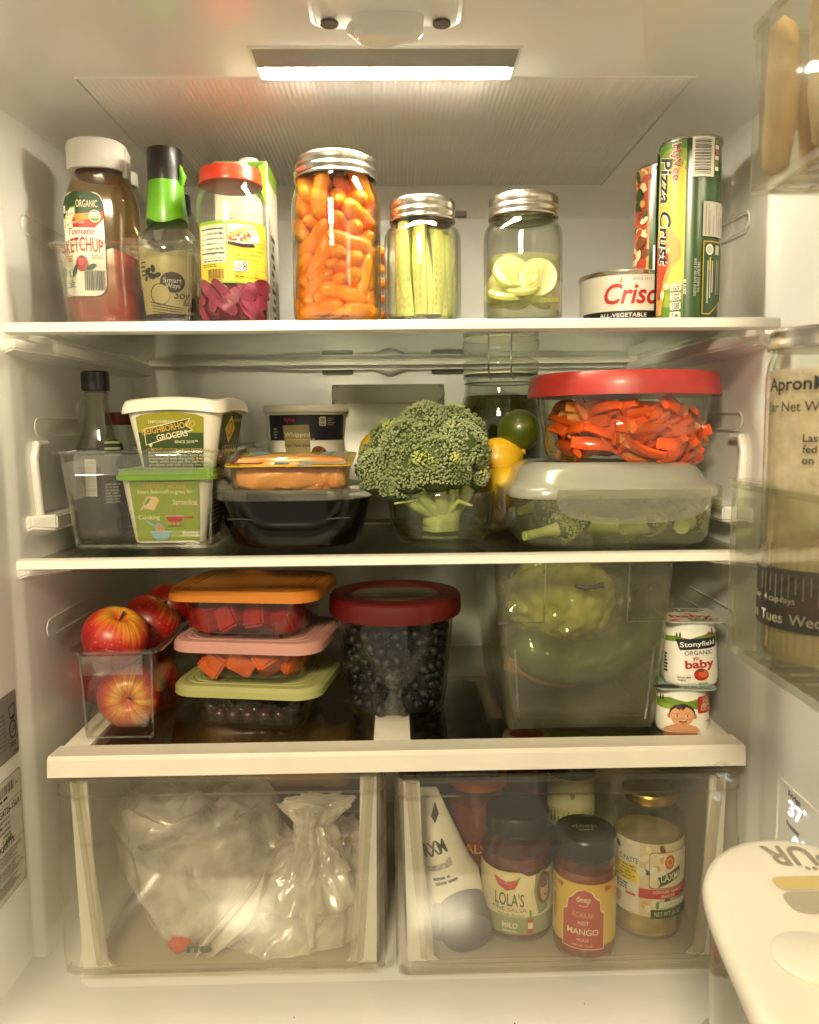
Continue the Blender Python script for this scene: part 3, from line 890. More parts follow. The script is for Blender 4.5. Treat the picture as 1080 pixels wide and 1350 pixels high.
# --- clear squeeze bottle standing behind
def clear_bottle(px0, px1, py0, y, name, label, cat, capmat, caph=.016):
    cx, hw = span(px0, px1, py0 + 60, y)
    H = Zp((px0 + px1) / 2, py0, y) - Z1
    t = thing(name, label, cat, (cx, y, Z1 + .0035))
    bm = BM(); lshell(bm, [(.0005, 0), (hw * .9, 0), (hw, .006), (hw, H * .62), (hw * .92, H * .72), (hw * .6, H * .86), (hw * .42, H * .92), (hw * .40, H - caph)], .0015)
    obj('bottle', bm, G('smoke_bottle', '#d8d6c8', '#7c7866', rough=.03, haze=.05, wav=.3), t)
    bm = BM(); lathe(bm, [(hw * .45, H - caph), (hw * .47, H - caph + .001), (hw * .47, H - .002), (hw * .42, H)], 32); obj('cap', bm, capmat, t)
    bm = BM(); lathe(bm, [(hw * .86, .003), (hw * .94, .008), (hw * .94, H * .45)], 32); obj('sauce', bm, M('dark_sauce', '#20120a', rough=.25), t)
    g = Decal(); g.rect(-hw * .5, 0, hw * .9, H * .3, iW); g.text('SAUCE', .005, H * .2, .006, iDG) if False else None
    g.lines(-hw * .3, H * .05, hw * .8, H * .25, 6, iGR, seed=2)
    g.build('label', t, cyl(hw, facing(cx, y) + 20, H * .28), .004)
clear_bottle(134, 202, 232, .185, 'sauce_bottle', 'clear plastic bottle with dark sauce half hidden behind the ketchup', 'sauce bottle', MATS['cap_white'])
clear_bottle(212, 268, 262, .18, 'vinegar_bottle', 'bottle with a domed black cap hidden behind the soy sauce', 'vinegar bottle', BLACKP, .022)
# --- soy sauce
def soy():
    y = .085
    cx, hw = span(184, 261, 340, y)
    zz = lambda py: Zp(220, py, y) - Z1
    t = thing('soy_sauce_bottle', 'round soy sauce bottle with black cap and bright green neck seal', 'soy sauce bottle', (cx, y, Z1 + .0035), 0)
    nx = Xp(221, 260, y) - cx
    H = zz(300)
    tilt = 0
    bm = BM(); lshell(bm, [(.0005, 0), (hw * .74, 0), (hw * .80, .005), (hw * .88, .03), (hw * .97, H * .55), (hw, H * .68), (hw * .98, H * .80), (hw * .86, H * .90), (hw * .62, H * .97), (hw * .52, H * 1.0), (hw * .45, zz(240))], .002)
    obj('bottle', bm, GLASS, t)
    n0, n1 = .0215, .0165
    bm = BM()
    loops = []
    for r, z in ((n0 * 1.02, zz(300)), (n0 * 1.03, zz(296)), (n0 * .94, zz(275)), (n1 * 1.12, zz(250)), (n1 * 1.1, zz(232))):
        loops.append([(p[0], p[1], p[2] - (.003 * math.sin(3 * math.atan2(p[1], p[0])) if z < zz(298) else 0)) for p in circ(r, z, 36)])
    loft(bm, loops)
    tube(bm, [(.017, -.004, zz(250)), (.0205, -.007, zz(240)), (.0185, -.010, zz(226))], [.0035, .0045, .001], 6)
    obj('neck_seal', bm, M('lime_seal', '#5fa10d', rough=.4, var=.06, coat=.2), t, 60)
    cr = .0185
    bm = BM(); lathe(bm, [(cr * .96, zz(247)), (cr, zz(246)), (cr, zz(232)), (cr * 1.01, zz(231)), (cr * 1.01, zz(207)), (cr * .97, zz(203)), (cr * .80, zz(203)), (cr * .78, zz(204.5)), (.0003, zz(204.5))], 48)
    obj('cap', bm, M('cap_black', '#1c1512', rough=.42, var=.15, coat=.1), t)
    bm = BM(); lathe(bm, [(hw * .70, .003), (hw * .76, .006), (hw * .84, .03), (hw * .86, H * .34), (hw * .9, H * .40)], 32)
    obj('soy_sauce', bm, M('soy', '#241209', rough=.15), t)
    g = Decal(.0006); L = hw
    lw = 2.5 * hw; lh = H * .66
    clr = M('label_film', '#b6a671', rough=.4, var=.1, scale=25)
    g.poly([(-lw / 2, 0), (lw / 2, 0), (lw / 2, lh * .78), (lw * .2, lh * .92), (-.1 * lw, lh * .85), (-lw / 2, lh)], clr)
    g.poly([(-.30 * lw, lh * 1.0), (-.05 * lw, lh * .86), (-.02 * lw, lh * .93), (-.2 * lw, lh * 1.05)], iDB)
    for dx, dy, r, a in ((-.006, .60, .0045, 40), (.0005, .63, .0042, 100), (-.0015, .53, .005, -20), (.005, .54, .004, 20), (-.009, .50, .003, 60)): g.ell(-.018 + dx, lh * dy, r, r * .62, iK, rot=a)
    g.ell(.002, lh * .44, .013, .0105, iDB); g.text('Smart', .002, lh * .47, .005, iLGR, .01, w=.019); g.text('Ways', .002, lh * .395, .005, iLGR, .01, w=.015)
    g.ell(-.012, lh * .27, .011, .011, iDB, rot=0); g.ell(-.0115, lh * .27, .0102, .0102, clr)
    g.text('Soy', .012, lh * .27, .0085, iK, 0, .25); g.text('sauce', .021, lh * .16, .005, iK, 0, .25)
    for k in range(4): g.poly([(-.024 + .001 * k, lh * (.16 - .045 * k)), (0, lh * (.09 - .035 * k)), (.012, lh * (.08 - .03 * k)), (.012, lh * (.085 - .03 * k)), (0, lh * (.105 - .035 * k)), (-.024, lh * (.175 - .045 * k))], iDB)
    for k in range(4): g.rect(-.033, lh * (.72 - .06 * k), -.026, lh * (.74 - .06 * k), iK, k == 0)
    g.ell(.03, lh * .15, .005, .008, iDB, rot=30); g.ell(.025, lh * .08, .007, .003, iDB, rot=20)
    def Rf(z):
        return hw * (.80 + .17 * min(1, max(0, (z - .005) / (H * .5))))
    f = Rf
    g.build('label', t, lambda u, v, o: cyl(hw * .93, facing(cx, y) + 2, 0)(u, 0, 0).normalized() * (f(v + .012) + o) + Vector((0, 0, v + .012)), .004, vstep=.005)
soy()
# --- pickled onion jar
def onion_jar():
    y = .055
    cx, hw = span(262, 353, 340, y)
    zz = lambda py: Zp(306, py, y) - Z1
    H = zz(243)
    t = thing('pickle_jar', 'glass jar of purple pickled onions with red lid and yellow label', 'jar', (cx, y, Z1))
    rn = (Xp(346, 236, y) - Xp(263, 236, y)) / 2 - .001
    bm = BM(); lshell(bm, [(.0005, .002), (hw * .85, .0), (hw * .97, .004), (hw, .012), (hw, H * .80), (hw * .98, H * .87), (hw * .90, H * .93), (rn * .94, H * .97), (rn * .94, zz(236))], .0022)
    obj('glass', bm, GLASS, t)
    bm = BM()
    lathe(bm, [(rn * .97, zz(247)), (rn * 1.03, zz(246.5)), (rn * 1.04, zz(244)), (rn * 1.0, zz(240)), (rn * 1.01, zz(232)), (rn * .98, zz(227)), (rn * .9, zz(225.5)), (rn * .85, zz(226.5)), (.0003, zz(226.5))], 56)
    obj('lid', bm, M('lid_red', '#c63414', rough=.3, var=.04, coat=.4), t)
    bm = BM(); lathe(bm, [(hw * .82, .004), (hw * .93, .008), (hw * .945, .014), (hw * .945, zz(345))], 40)
    obj('brine', bm, M('beet_brine', '#6b1220', rough=.2, col2='#4a0a16', scale=50), t)
    ON = M('pickled_onion', '#8f2f48', rough=.4, col2='#561424', scale=60, sharp=.1, coat=.4, rand=.12)
    q = random.Random(4)
    for k in range(24):
        bm = BM(); L = q.uniform(.020, .036); wd = q.uniform(.008, .014); c = q.uniform(.2, .9)
        rows = []
        for i in range(9):
            s = i / 8 - .5
            ww = wd * (1 - (2 * abs(s)) ** 3 * .6)
            rows.append([(s * L, -ww / 2, .004 * math.cos(s * 3) * c + .0), (s * L, ww / 2, .004 * math.cos(s * 3) * c), (s * L, ww / 2, .004 * math.cos(s * 3) * c + .0022), (s * L, -ww / 2, .004 * math.cos(s * 3) * c + .0022)])
        loft(bm, rows)
        a = R_(-90 + q.uniform(-70, 70)); z = .010 + (zz(378) - .012) * ((k + .5) / 24) * 1.0
        r = hw * .915
        m = Matrix.Translation((cx + r * math.cos(a), y + r * math.sin(a), Z1 + z)) @ Matrix.Rotation(a + PI / 2, 4, 'Z') @ Matrix.Rotation(R_(90), 4, 'X') @ Matrix.Rotation(q.uniform(-1.2, 1.2), 4, 'Z')
        o = individual('onion_slice', proto(bm, ON), (0, 0, 0), None, 'curved purple pickled onion strip inside the jar with the yellow label', 'onion slice', 'pickled onion strips in the jar')
        o.matrix_world = m
    g = Decal(.0005)
    z0 = zz(381); lh = zz(302) - z0; lw = 2.25 * hw
    LBL = ink('label_yellow', '#dcc53f')
    sl = -.004
    x0 = -lw / 2
    g.poly([(x0, 0), (lw / 2, 0), (lw / 2, lh), (x0, lh)], iLG); g.rect(x0, .0022, lw / 2, lh - .003, LBL)
    nf = ink('facts', '#e3ddc8')
    g.rect(x0 + .003, lh * .33, -.008, lh - .004, nf); 
    for k in range(7): g.rect(x0 + .004, lh * (.40 + .077 * k), -.0095, lh * (.40 + .077 * k) + (.0011 if k in (1, 6) else .0004), iK, k == 0)
    for k, (s, p) in enumerate((('Calories', '4%'), ('Total Fat 0g', '0%'), ('Sodium 2', '0%'), ('Fiber', ''), ('Sugars 0g', '0%'), ('Protein', '0%'))): g.text(s, x0 + .012, lh * (.885 - .082 * k), .0024, iK, align='L', up=k == 0); (g.text(p, -.0105, lh * (.885 - .082 * k), .0024, iK, align='R', up=False) if p else None)
    g.lines(x0 + .006, lh * .345, -.01, lh * .375, 1, iK, seed=1)
    g.lines(x0 + .005, lh * .26, -.012, lh * .32, 2, iOL, seed=2)
    g.bars(x0 + .012, lh * .07, -.011, lh * .23, iBR, 6); g.lines(x0 + .012, .003, -.011, lh * .065, 1, iBR, seed=7)
    g.rect(-.0072, .0022, -.0068, lh - .003, iOL)
    ph = [(-.006, lh * .62), (.008, lh * .60), (.022, lh * .63), (.024, lh * .72), (.03, lh * .70), (.022, lh * .95), (-.006, lh * .95)]
    g.poly(ph, nf); g.poly([(-.006, lh * .62), (.008, lh * .58), (.022, lh * .60), (.02, lh * .65), (.006, lh * .64), (-.006, lh * .67)], iDB)
    q = random.Random(9)
    for k in range(26):
        g.ell(q.uniform(-.0045, .015), lh * q.uniform(.68, .90), q.uniform(.001, .0026), q.uniform(.0007, .0016), q.choice([iPK, iR, iCR, iG, iTN, iPK, iO]), 10, q.uniform(0, 180))
    g.ell(.004, lh * .82, .012, .0022, iTN, rot=28); g.ell(.0185, lh * .85, .005, .006, iGR); g.poly([(.016, lh * .66), (.026, lh * .68), (.0235, lh * .78), (.018, lh * .77)], iW)
    for k, s in enumerate(('crunchy and vibrant', 'any salad, sandwich or', 'culinary creation')): g.text(s, .002, lh * (.535 - .075 * k), .0026, iK, 0, .45, w=.030 - .004 * k, align='L')
    for k in range(5): g.text(('try it', 'on tacos', 'bowls', 'or eggs', 'daily')[k], .0305, lh * (.86 - .062 * k), .0024, iOL, 0, .4, w=.009 if k else .007)
    g.rect(-.001, lh * .19, .012, lh * .35, iW); g.text('GLUTEN', .0025, lh * .28, .002, iNV, .02, w=.007); g.text('FREE', .0022, lh * .235, .002, iNV, .02, w=.006); g.ell(.0095, lh * .30, .002, .0024, iNV); g.ell(.0095, lh * .30, .001, .0013, iW); g.ell(.0095, lh * .235, .002, .0024, iNV); g.ell(.0095, lh * .235, .001, .0013, iW)
    g.ell(.027, lh * .22, .0065, .0075, iGL); g.ell(.027, lh * .22, .0058, .0068, LBL); g.text('Caf\u00e9 Matte', .027, lh * .22, .0028, iGL, .01, .3, w=.0135)
    g.lines(0, lh * .075, .027, lh * .12, 1, iOL, seed=4, rot=-2)
    g.build('label', t, cyl(hw, facing(cx, y) + 2, z0), .003)
    # nutrition panel printed on the clear upper glass, seen from behind
    g = Decal(.0005)
    for k, (s, h) in enumerate((('Nutrition', .003), ('4 servings', .0025), ('Calories   20', .0045), ('Total Fat', .003))): g.text(s, .012, lh * (1.30 - .12 * k), h, iGR, .01)
    for k in range(3): g.rect(-.002, lh * (1.14 - .05 * k), .03, lh * (1.145 - .05 * k), iGR)
    g.build('clear_print', t, cyl(hw, facing(cx, y) + 2, z0), .003)
onion_jar()
# --- carton
def carton():
    y = .135
    t0 = Zp(320, 212, y) - Z1
    xl, xr = Xp(284, 300, y), Xp(354, 300, y)
    w = xr - xl; d = .075
    t = thing('drink_carton', 'tall cream and green drink carton with a white screw cap', 'carton', ((xl + xr) / 2 , y + d / 2, Z1), 0)
    PAP = M('carton_paper', '#e2dcc6', rough=.45, var=.03, scale=60)
    bm = BM(); box(bm, -w / 2, w / 2, -d / 2, d / 2, 0, t0, .0015); obj('box', bm, PAP, t)
    bm = BM(); lathe(bm, [(.0115, 0), (.0122, .001), (.0122, .010), (.0108, .0125)], 40, .004, .0, t0 + .0003); obj('cap', bm, MATS['cap_white'], t)
    g = Decal()
    g.rect(-w / 2 + .001, t0 - .032, w / 2 - .001, t0 - .001, iLG); g.poly([(-w / 2 + .001, t0 - .001), (-.006, t0 - .012), (.008, t0 - .012), (w / 2 - .001, t0 - .001), (w / 2 - .001, t0 - .002)], iG)
    g.rect(-.0065, t0 - .032, .0085, t0 - .001, iW); g.poly([(.014, t0 - .014), (.019, t0 - .005), (.024, t0 - .014), (.022, t0 - .014), (.019, t0 - .008), (.016, t0 - .014)], iDG)
    g.poly([(w / 2 - .02, t0 - .032), (w / 2 - .001, t0 - .032), (w / 2 - .001, t0 - .05)], iLG)
    g.build('front_print', t, plane((0, -d / 2, 0), (1, 0, 0), (0, 0, 1)))
    g = Decal()
    g.rect(-d / 2 + .001, .002, d / 2 - .001, t0 - .001, PAP)
    g.rect(-d / 2 + .001, t0 - .02, d / 2 - .001, t0 - .001, iLG)
    q = random.Random(3)
    for k in range(11): g.rect(-d * .30 + .010 * (k % 2), t0 * (.05 + .052 * k), -d * .30 + .018 + .012 * q.random(), t0 * (.05 + .052 * k) + t0 * .03, iK, k == 0)
    g.bars(d * .05, t0 * .1, d * .38, t0 * .35, iK, 3, True)
    g.build('side_print', t, plane((w / 2, 0, 0), (0, 1, 0), (0, 0, 1)))
carton()
# --- mason jars
def mason(label, px0, px1, py_lid0, py_lid1, y, zb, rotz=0, medallion=False, nm='mason_jar', group=None, cols=None, lidw=None):
    pm = py_lid1 + 60
    cx, hw = span(px0, px1, pm, y)
    zz = lambda py: Zp((px0 + px1) / 2, py, y) - zb
    _, rl = span(lidw[0], lidw[1], (py_lid0 + py_lid1) / 2, y)
    zl0, zl1 = zz(py_lid1), zz(py_lid0 + (py_lid1 - py_lid0) * .16)
    rn = rl - .0022
    t = thing(nm, label, 'jar', (cx, y, zb), rotz, group)
    prof = [(.0005, .003), (hw * .70, .003), (hw * .80, 0), (hw * .94, .003), (hw * .995, .012), (hw, .02), (hw, zl0 * .80), (hw * .985, zl0 * .86), (hw * .95, zl0 * .91), (rn * 1.0, zl0 * .962), (rn * .985, zl0 * .975), (rn * 1.03, zl0 * .985), (rn * 1.03, zl0 * .995), (rn * .96, zl0), (rn * .96, zl1 - .001)]
    bm = BM(); lshell(bm, prof, .0028, 56); obj('glass', bm, THICKG, t)
    n = 180; h = zl1 - zl0
    prof = [(rl * .985, zl0), (rl * 1.0, zl0 + h * .04), (rl * 1.0, zl0 + h * .10), (rl * .97, zl0 + h * .16), (rl * .965, zl0 + h * .24), (rl * 1.0, zl0 + h * .34), (rl * .995, zl0 + h * .44), (rl * .965, zl0 + h * .52), (rl * .965, zl0 + h * .58), (rl * .985, zl0 + h * .63), (rl * .985, zl0 + h * .92), (rl * .96, zl0 + h * .985), (rl * .90, zl1), (rl * .86, zl1 - .0005)]
    loops = []
    for r, z in prof:
        k = z > zl0 + h * .62 and z < zl0 + h * .95
        loops.append([(p[0] * (1 - (.012 if i % 2 and k else 0)), p[1] * (1 - (.012 if i % 2 and k else 0)), p[2]) for i, p in enumerate(circ(r, z, n))])
    bm = BM(); loft(bm, loops, False, False); obj('screw_band', bm, METAL, t, 50)
    bm = BM(); lathe(bm, [(rl * .87, zl1 - .002), (rl * .87, zl1 - .0006), (rl * .72, zl1 - .0006), (rl * .70, zl1 - .0014), (.0003, zl1 - .0014)], 48); obj('lid_disc', bm, METAL, t)
    if medallion:
        R = hw * .40; bm = BM()
        f = cyl(hw, facing(cx, y), 0)
        zc = zl0 * .47
        tube(bm, [f(R * math.cos(a / 36 * 2 * PI), zc + R * math.sin(a / 36 * 2 * PI), .0002) for a in range(36)], .0007, 6, True)
        obj('embossed_ring', bm, THICKG, t)
        v, fc = text2d('Canning', .01, .3); bm = BM()
        k = 1.5 * R / max(p[0] for p in v)
        vv = [bm.verts.new(f(p[0] * k - .75 * R, zc - .003 + p[1] * k, .0005)) for p in v]
        bm.free()
    return t, cx, hw, zl0, zz
CAR = M('carrot', '#ff9c1a', rough=.42, col2='#f58212', scale=45, sharp=.1, coat=.15, rand=.10, bump=.25, bscale=220, detail=6, stain=('#f7cf8e', 55, .60, .12, .5))
def carrot_mesh(seed, L, r):
    q = random.Random(seed); bm = BM(); loops = []
    n = 12; bend = q.uniform(-.003, .003)
    for i in range(n + 1):
        s = i / n
        e = min(1, math.sin(PI * min(1, max(0.0, s))) ** .24 + .02)
        k = (1.08 - .30 * s) * (1 + .05 * math.sin(s * 17 + seed) + .03 * q.uniform(-1, 1))
        rr_ = max(r * e * k, 1e-4)
        loops.append([(p[0] + bend * math.sin(PI * s), p[1], (s - .5) * L) for p in circ(rr_, 0, 14)])
    loft(bm, loops)
    return proto(bm, CAR)
def to_axis(ax): return Vector((0, 0, 1)).rotation_difference(Vector(ax)).to_euler()
def carrot_jar():
    y = .062
    t, cx, hw, zl0, zz = mason('tall glass jar packed full of orange baby carrots with silver lid', 385, 502, 208, 241, y, Z1, lidw=(387, 497))
    R = hw - .0035
    r = .0098; L = .053
    n = 108
    top = zl0 * .93
    def start(g, n, k):
        P = scatter_start(R * .6, .02, .44)(g, n, k); return P
    P = pack(n, 5, .0087, r * .94, cylwall(lambda z: np.where(z > zl0 * .92, hw * .86, R), .004), start, 260, 3, .0006)
    ms = [carrot_mesh(s, L, r) for s in range(5)]
    k = 0
    for i in range(n):
        c = P[i].mean(0)
        if c[2] > zl0 + .002 or max(P[i][0][2], P[i][-1][2]) > zl0 + .016: continue
        o = individual('baby_carrot', ms[i % 5], (cx + c[0], y + c[1], Z1 + c[2]), to_axis(P[i][-1] - P[i][0]), 'peeled orange baby carrot packed in the tall glass jar', 'carrot', 'baby carrots in the tall jar'); k += 1
    bm = BM(); lathe(bm, [(R * .70, .005), (R * .985, .012), (R * .985, zl0 * .80), (R * .96, zl0 * .86)], 40)
    obj('water', bm, G('carrot_water', '#fdf6ea', '#eec898', rough=.02, f0=.012), t)
    return k
carrot_jar()
t, cx, hw, zl0, zz = mason('second jar of carrots almost hidden behind the tall carrot jar', 428, 509, 306, 322, .155, Z1, lidw=(436, 502))
ms = carrot_mesh(11, .052, .009)
q = random.Random(8)
for k in range(20):
    a = R_(q.uniform(-80, 40)); z = .02 + (k // 4) * .018
    individual('baby_carrot', ms, (cx + (hw - .014) * math.cos(a), .155 + (hw - .014) * math.sin(a), Z1 + z), (q.uniform(-.5, .5), 1.4, a + PI / 2), 'orange carrot seen at the edge of the hidden second carrot jar', 'carrot', 'carrots in the hidden jar')
# --- cucumber sticks
CUF = M('cucumber_flesh', '#f2efb0', rough=.3, col2='#dfe07a', scale=50, sharp=.1, coat=.4, rand=.07, stretch=(1, 1, .3), sss=.2)
CUP = M('cucumber_peel', '#b9c44c', rough=.35, col2='#cdd062', scale=70, coat=.3)
CUS = M('cucumber_seed', '#e0dc9a', rough=.3, coat=.3)
def cucumber_jar():
    y = .062
    t, cx, hw, zl0, zz = mason('pint glass jar of upright pale green cucumber sticks in brine', 507, 608, 262, 295, y, Z1, lidw=(512, 599))
    R = hw - .0035
    q = random.Random(5)
    meshes = []
    for s in range(4):
        L = .082 + .006 * (s % 2); w = (.014, .012, .016, .013)[s]; d = .010
        bm = BM(); loops = []
        for i in range(11):
            k = i / 10
            ww = w * (.82 + .18 * math.sin(PI * k)) ; off = .0025 * math.sin(PI * k + s)
            loops.append([(off - ww / 2, 0, k * L), (off - ww * .30, -d * .25, k * L), (off, -d * .30, k * L), (off + ww * .30, -d * .25, k * L), (off + ww / 2, 0, k * L), (off + ww * .32, d * .7, k * L), (off, d, k * L), (off - ww * .32, d * .7, k * L)])
        loft(bm, loops)
        bm.faces.ensure_lookup_table()
        for i in range(9):
            for sx in (-1, 1):
                z = L * (.12 + .09 * i)
                ico(bm, .0016, 1, (sx * w * .17 + q.uniform(-.0006, .0006), -d * .27, z), (.75, .5, 1.7))
        bm.normal_update()
        for f in bm.faces:
            c = f.calc_center_median()
            if len(f.verts) == 3 and abs(c.y + d * .27) < .0016: f.material_index = 2
            elif c.y > d * .5: f.material_index = 1
        me = finish(bm, 40); [me.materials.append(m) for m in (CUF, CUP, CUS)]
        meshes.append(me)
    spots = [(-64, .93, .02), (-84, .90, -.05), (-104, .94, .04), (-122, .92, -.06), (-145, .93, .05), (-40, .92, -.08), (-18, .93, .03), (-165, .93, .0), (-74, .55, .1), (-110, .5, -.1), (-140, .45, 0), (-30, .55, .0), (30, .6, 0), (90, .7, 0), (150, .6, 0)]
    for i, (a, k, tl) in enumerate(spots):
        r = R * k - .008
        o = individual('cucumber_stick', meshes[i % 4], (0, 0, 0), None, 'upright pale green cucumber stick in the brine jar', 'cucumber stick', 'cucumber sticks in the pint jar')
        aa = R_(a + q.uniform(-4, 4))
        o.matrix_world = Matrix.Translation((cx + r * math.cos(aa), y + r * math.sin(aa), Z1 + .006 + q.uniform(0, .004))) @ Matrix.Rotation(aa + PI / 2 + q.uniform(-.5, .5), 4, 'Z') @ Matrix.Rotation(tl, 4, 'Y') @ Matrix.Scale(q.uniform(1.0, 1.12), 4)
    bm = BM(); lathe(bm, [(R * .70, .005), (R * .985, .012), (R * .985, zl0 * .80), (R * .95, zl0 * .88)], 40)
    obj('brine', bm, G('cucumber_brine', '#fbfbe2', '#d6d490', rough=.02, f0=.012), t)
cucumber_jar()
# --- lemon/cucumber slices
def slice_jar():
    y = .078
    t, cx, hw, zl0, zz = mason('half full glass jar of pale cucumber slices in water', 638, 741, 257, 290, y, Z1, medallion=True, lidw=(643, 735))
    R = hw - .0035
    lv = zz(342); lo = zz(405)
    SLF = M('slice_flesh', '#f8f1c0', rough=.3, col2='#efe6a0', scale=60, coat=.4, sss=.2)
    SLR = M('slice_rim', '#c4c466', rough=.35, coat=.3)
    def slc(r, th):
        bm = BM()
        lathe(bm, [(r * .94, 0), (r, th * .2), (r, th * .8), (r * .94, th), (r * .55, th * 1.02), (r * .5, th * 1.1), (.0003, th * 1.1)], 32)
        for f in bm.faces:
            c = f.calc_center_median()
            if math.hypot(c.x, c.y) > r * .93: f.material_index = 1
        for i in range(8):
            a = i * PI / 4; ico(bm, .0014, 1, (r * .33 * math.cos(a), r * .33 * math.sin(a), th * 1.1), (1, 1, .5))
        me = finish(bm, 40); me.materials.append(SLF); me.materials.append(SLR); return me
    me = slc(.0205, .006)
    for x, dy, z, rx, rz, sc in ((.011, -.028, .50, 84, -8, 1.0), (-.016, -.020, .62, 62, 10, 1.0), (-.018, -.016, .18, 22, 0, 1.05), (.008, -.010, .12, 14, 30, 1.1), (.016, -.012, .05, 8, 0, 1.0), (-.004, -.022, .30, 30, -10, 1.0), (-.006, .012, .4, 70, 160, 1.1), (.012, .014, .2, 30, 90, 1.1), (-.016, .012, .05, 5, 0, 1.05), (-.028, .0, .38, 74, -60, .9)):
        o = individual('cucumber_slice', me, (cx + x, y + dy, Z1 + lo + (lv - lo) * z), (R_(rx), 0, R_(rz)), 'round pale cucumber slice floating in the half full jar', 'cucumber slice', 'cucumber slices in the half full jar', sc)
    bm = BM(); lathe(bm, [(R * .70, .005), (R * .985, .012), (R * .985, lv)], 48)
    obj('water', bm, G('slice_water', '#f9f9e4', '#cfd08e', rough=.01, f0=.025, haze=.22, hcol='#e4e0a0'), t)
slice_jar()
# --- shortening can
def can():
    y = .135
    xl = Xp(765, 390, y); R = .052
    cx = xl + R
    H = Zp(800, 366, y) - Z1
    t = thing('shortening_can', 'squat white vegetable shortening can with a black band', 'can', (cx, y, Z1))
    bm = BM(); lathe(bm, [(R * .97, 0), (R, .001), (R, .003), (R * .985, .004), (R * .985, H - .006), (R, H - .005)], 64); obj('body', bm, M('can_white', '#dcd6c8', rough=.3, var=.02, coat=.3), t)
    bm = BM(); lathe(bm, [(R, H - .005), (R * 1.012, H - .004), (R * 1.012, H - .0005), (R * .99, H), (R * .96, H - .002), (.0003, H - .002)], 64); obj('lid', bm, METAL, t)
    g = Decal(.0003)
    P_ = R * .985
    g.rect(-P_ * .98, .0035, P_ * 1.2, H * .30, iK); g.rect(-P_ * 1.5, .003, -P_ * .98, H * .30, iW)
    g.lines(-P_ * 1.4, .005, -P_ * 1.0, H * .28, 4, iK, seed=2)
    g.text('Crisco', .020, H * .60, .022, iR, .02, .25, w=.074); g.poly([(.0, H * .80), (.002, H * .90), (.0035, H * .80), (.002, H * .76)], iO)
    g.text('SINCE 1911', .024, H * .84, .003, iGR, w=.022)
    g.text('ALL-VEGETABLE', .004, H * .225, .0042, iW, .01, w=.052); g.text('SHORTENING', .004, H * .115, .0042, iW, .01, w=.042)
    g.build('label', t, cyl(P_, facing(cx, y) - 6, 0), .004)
can()
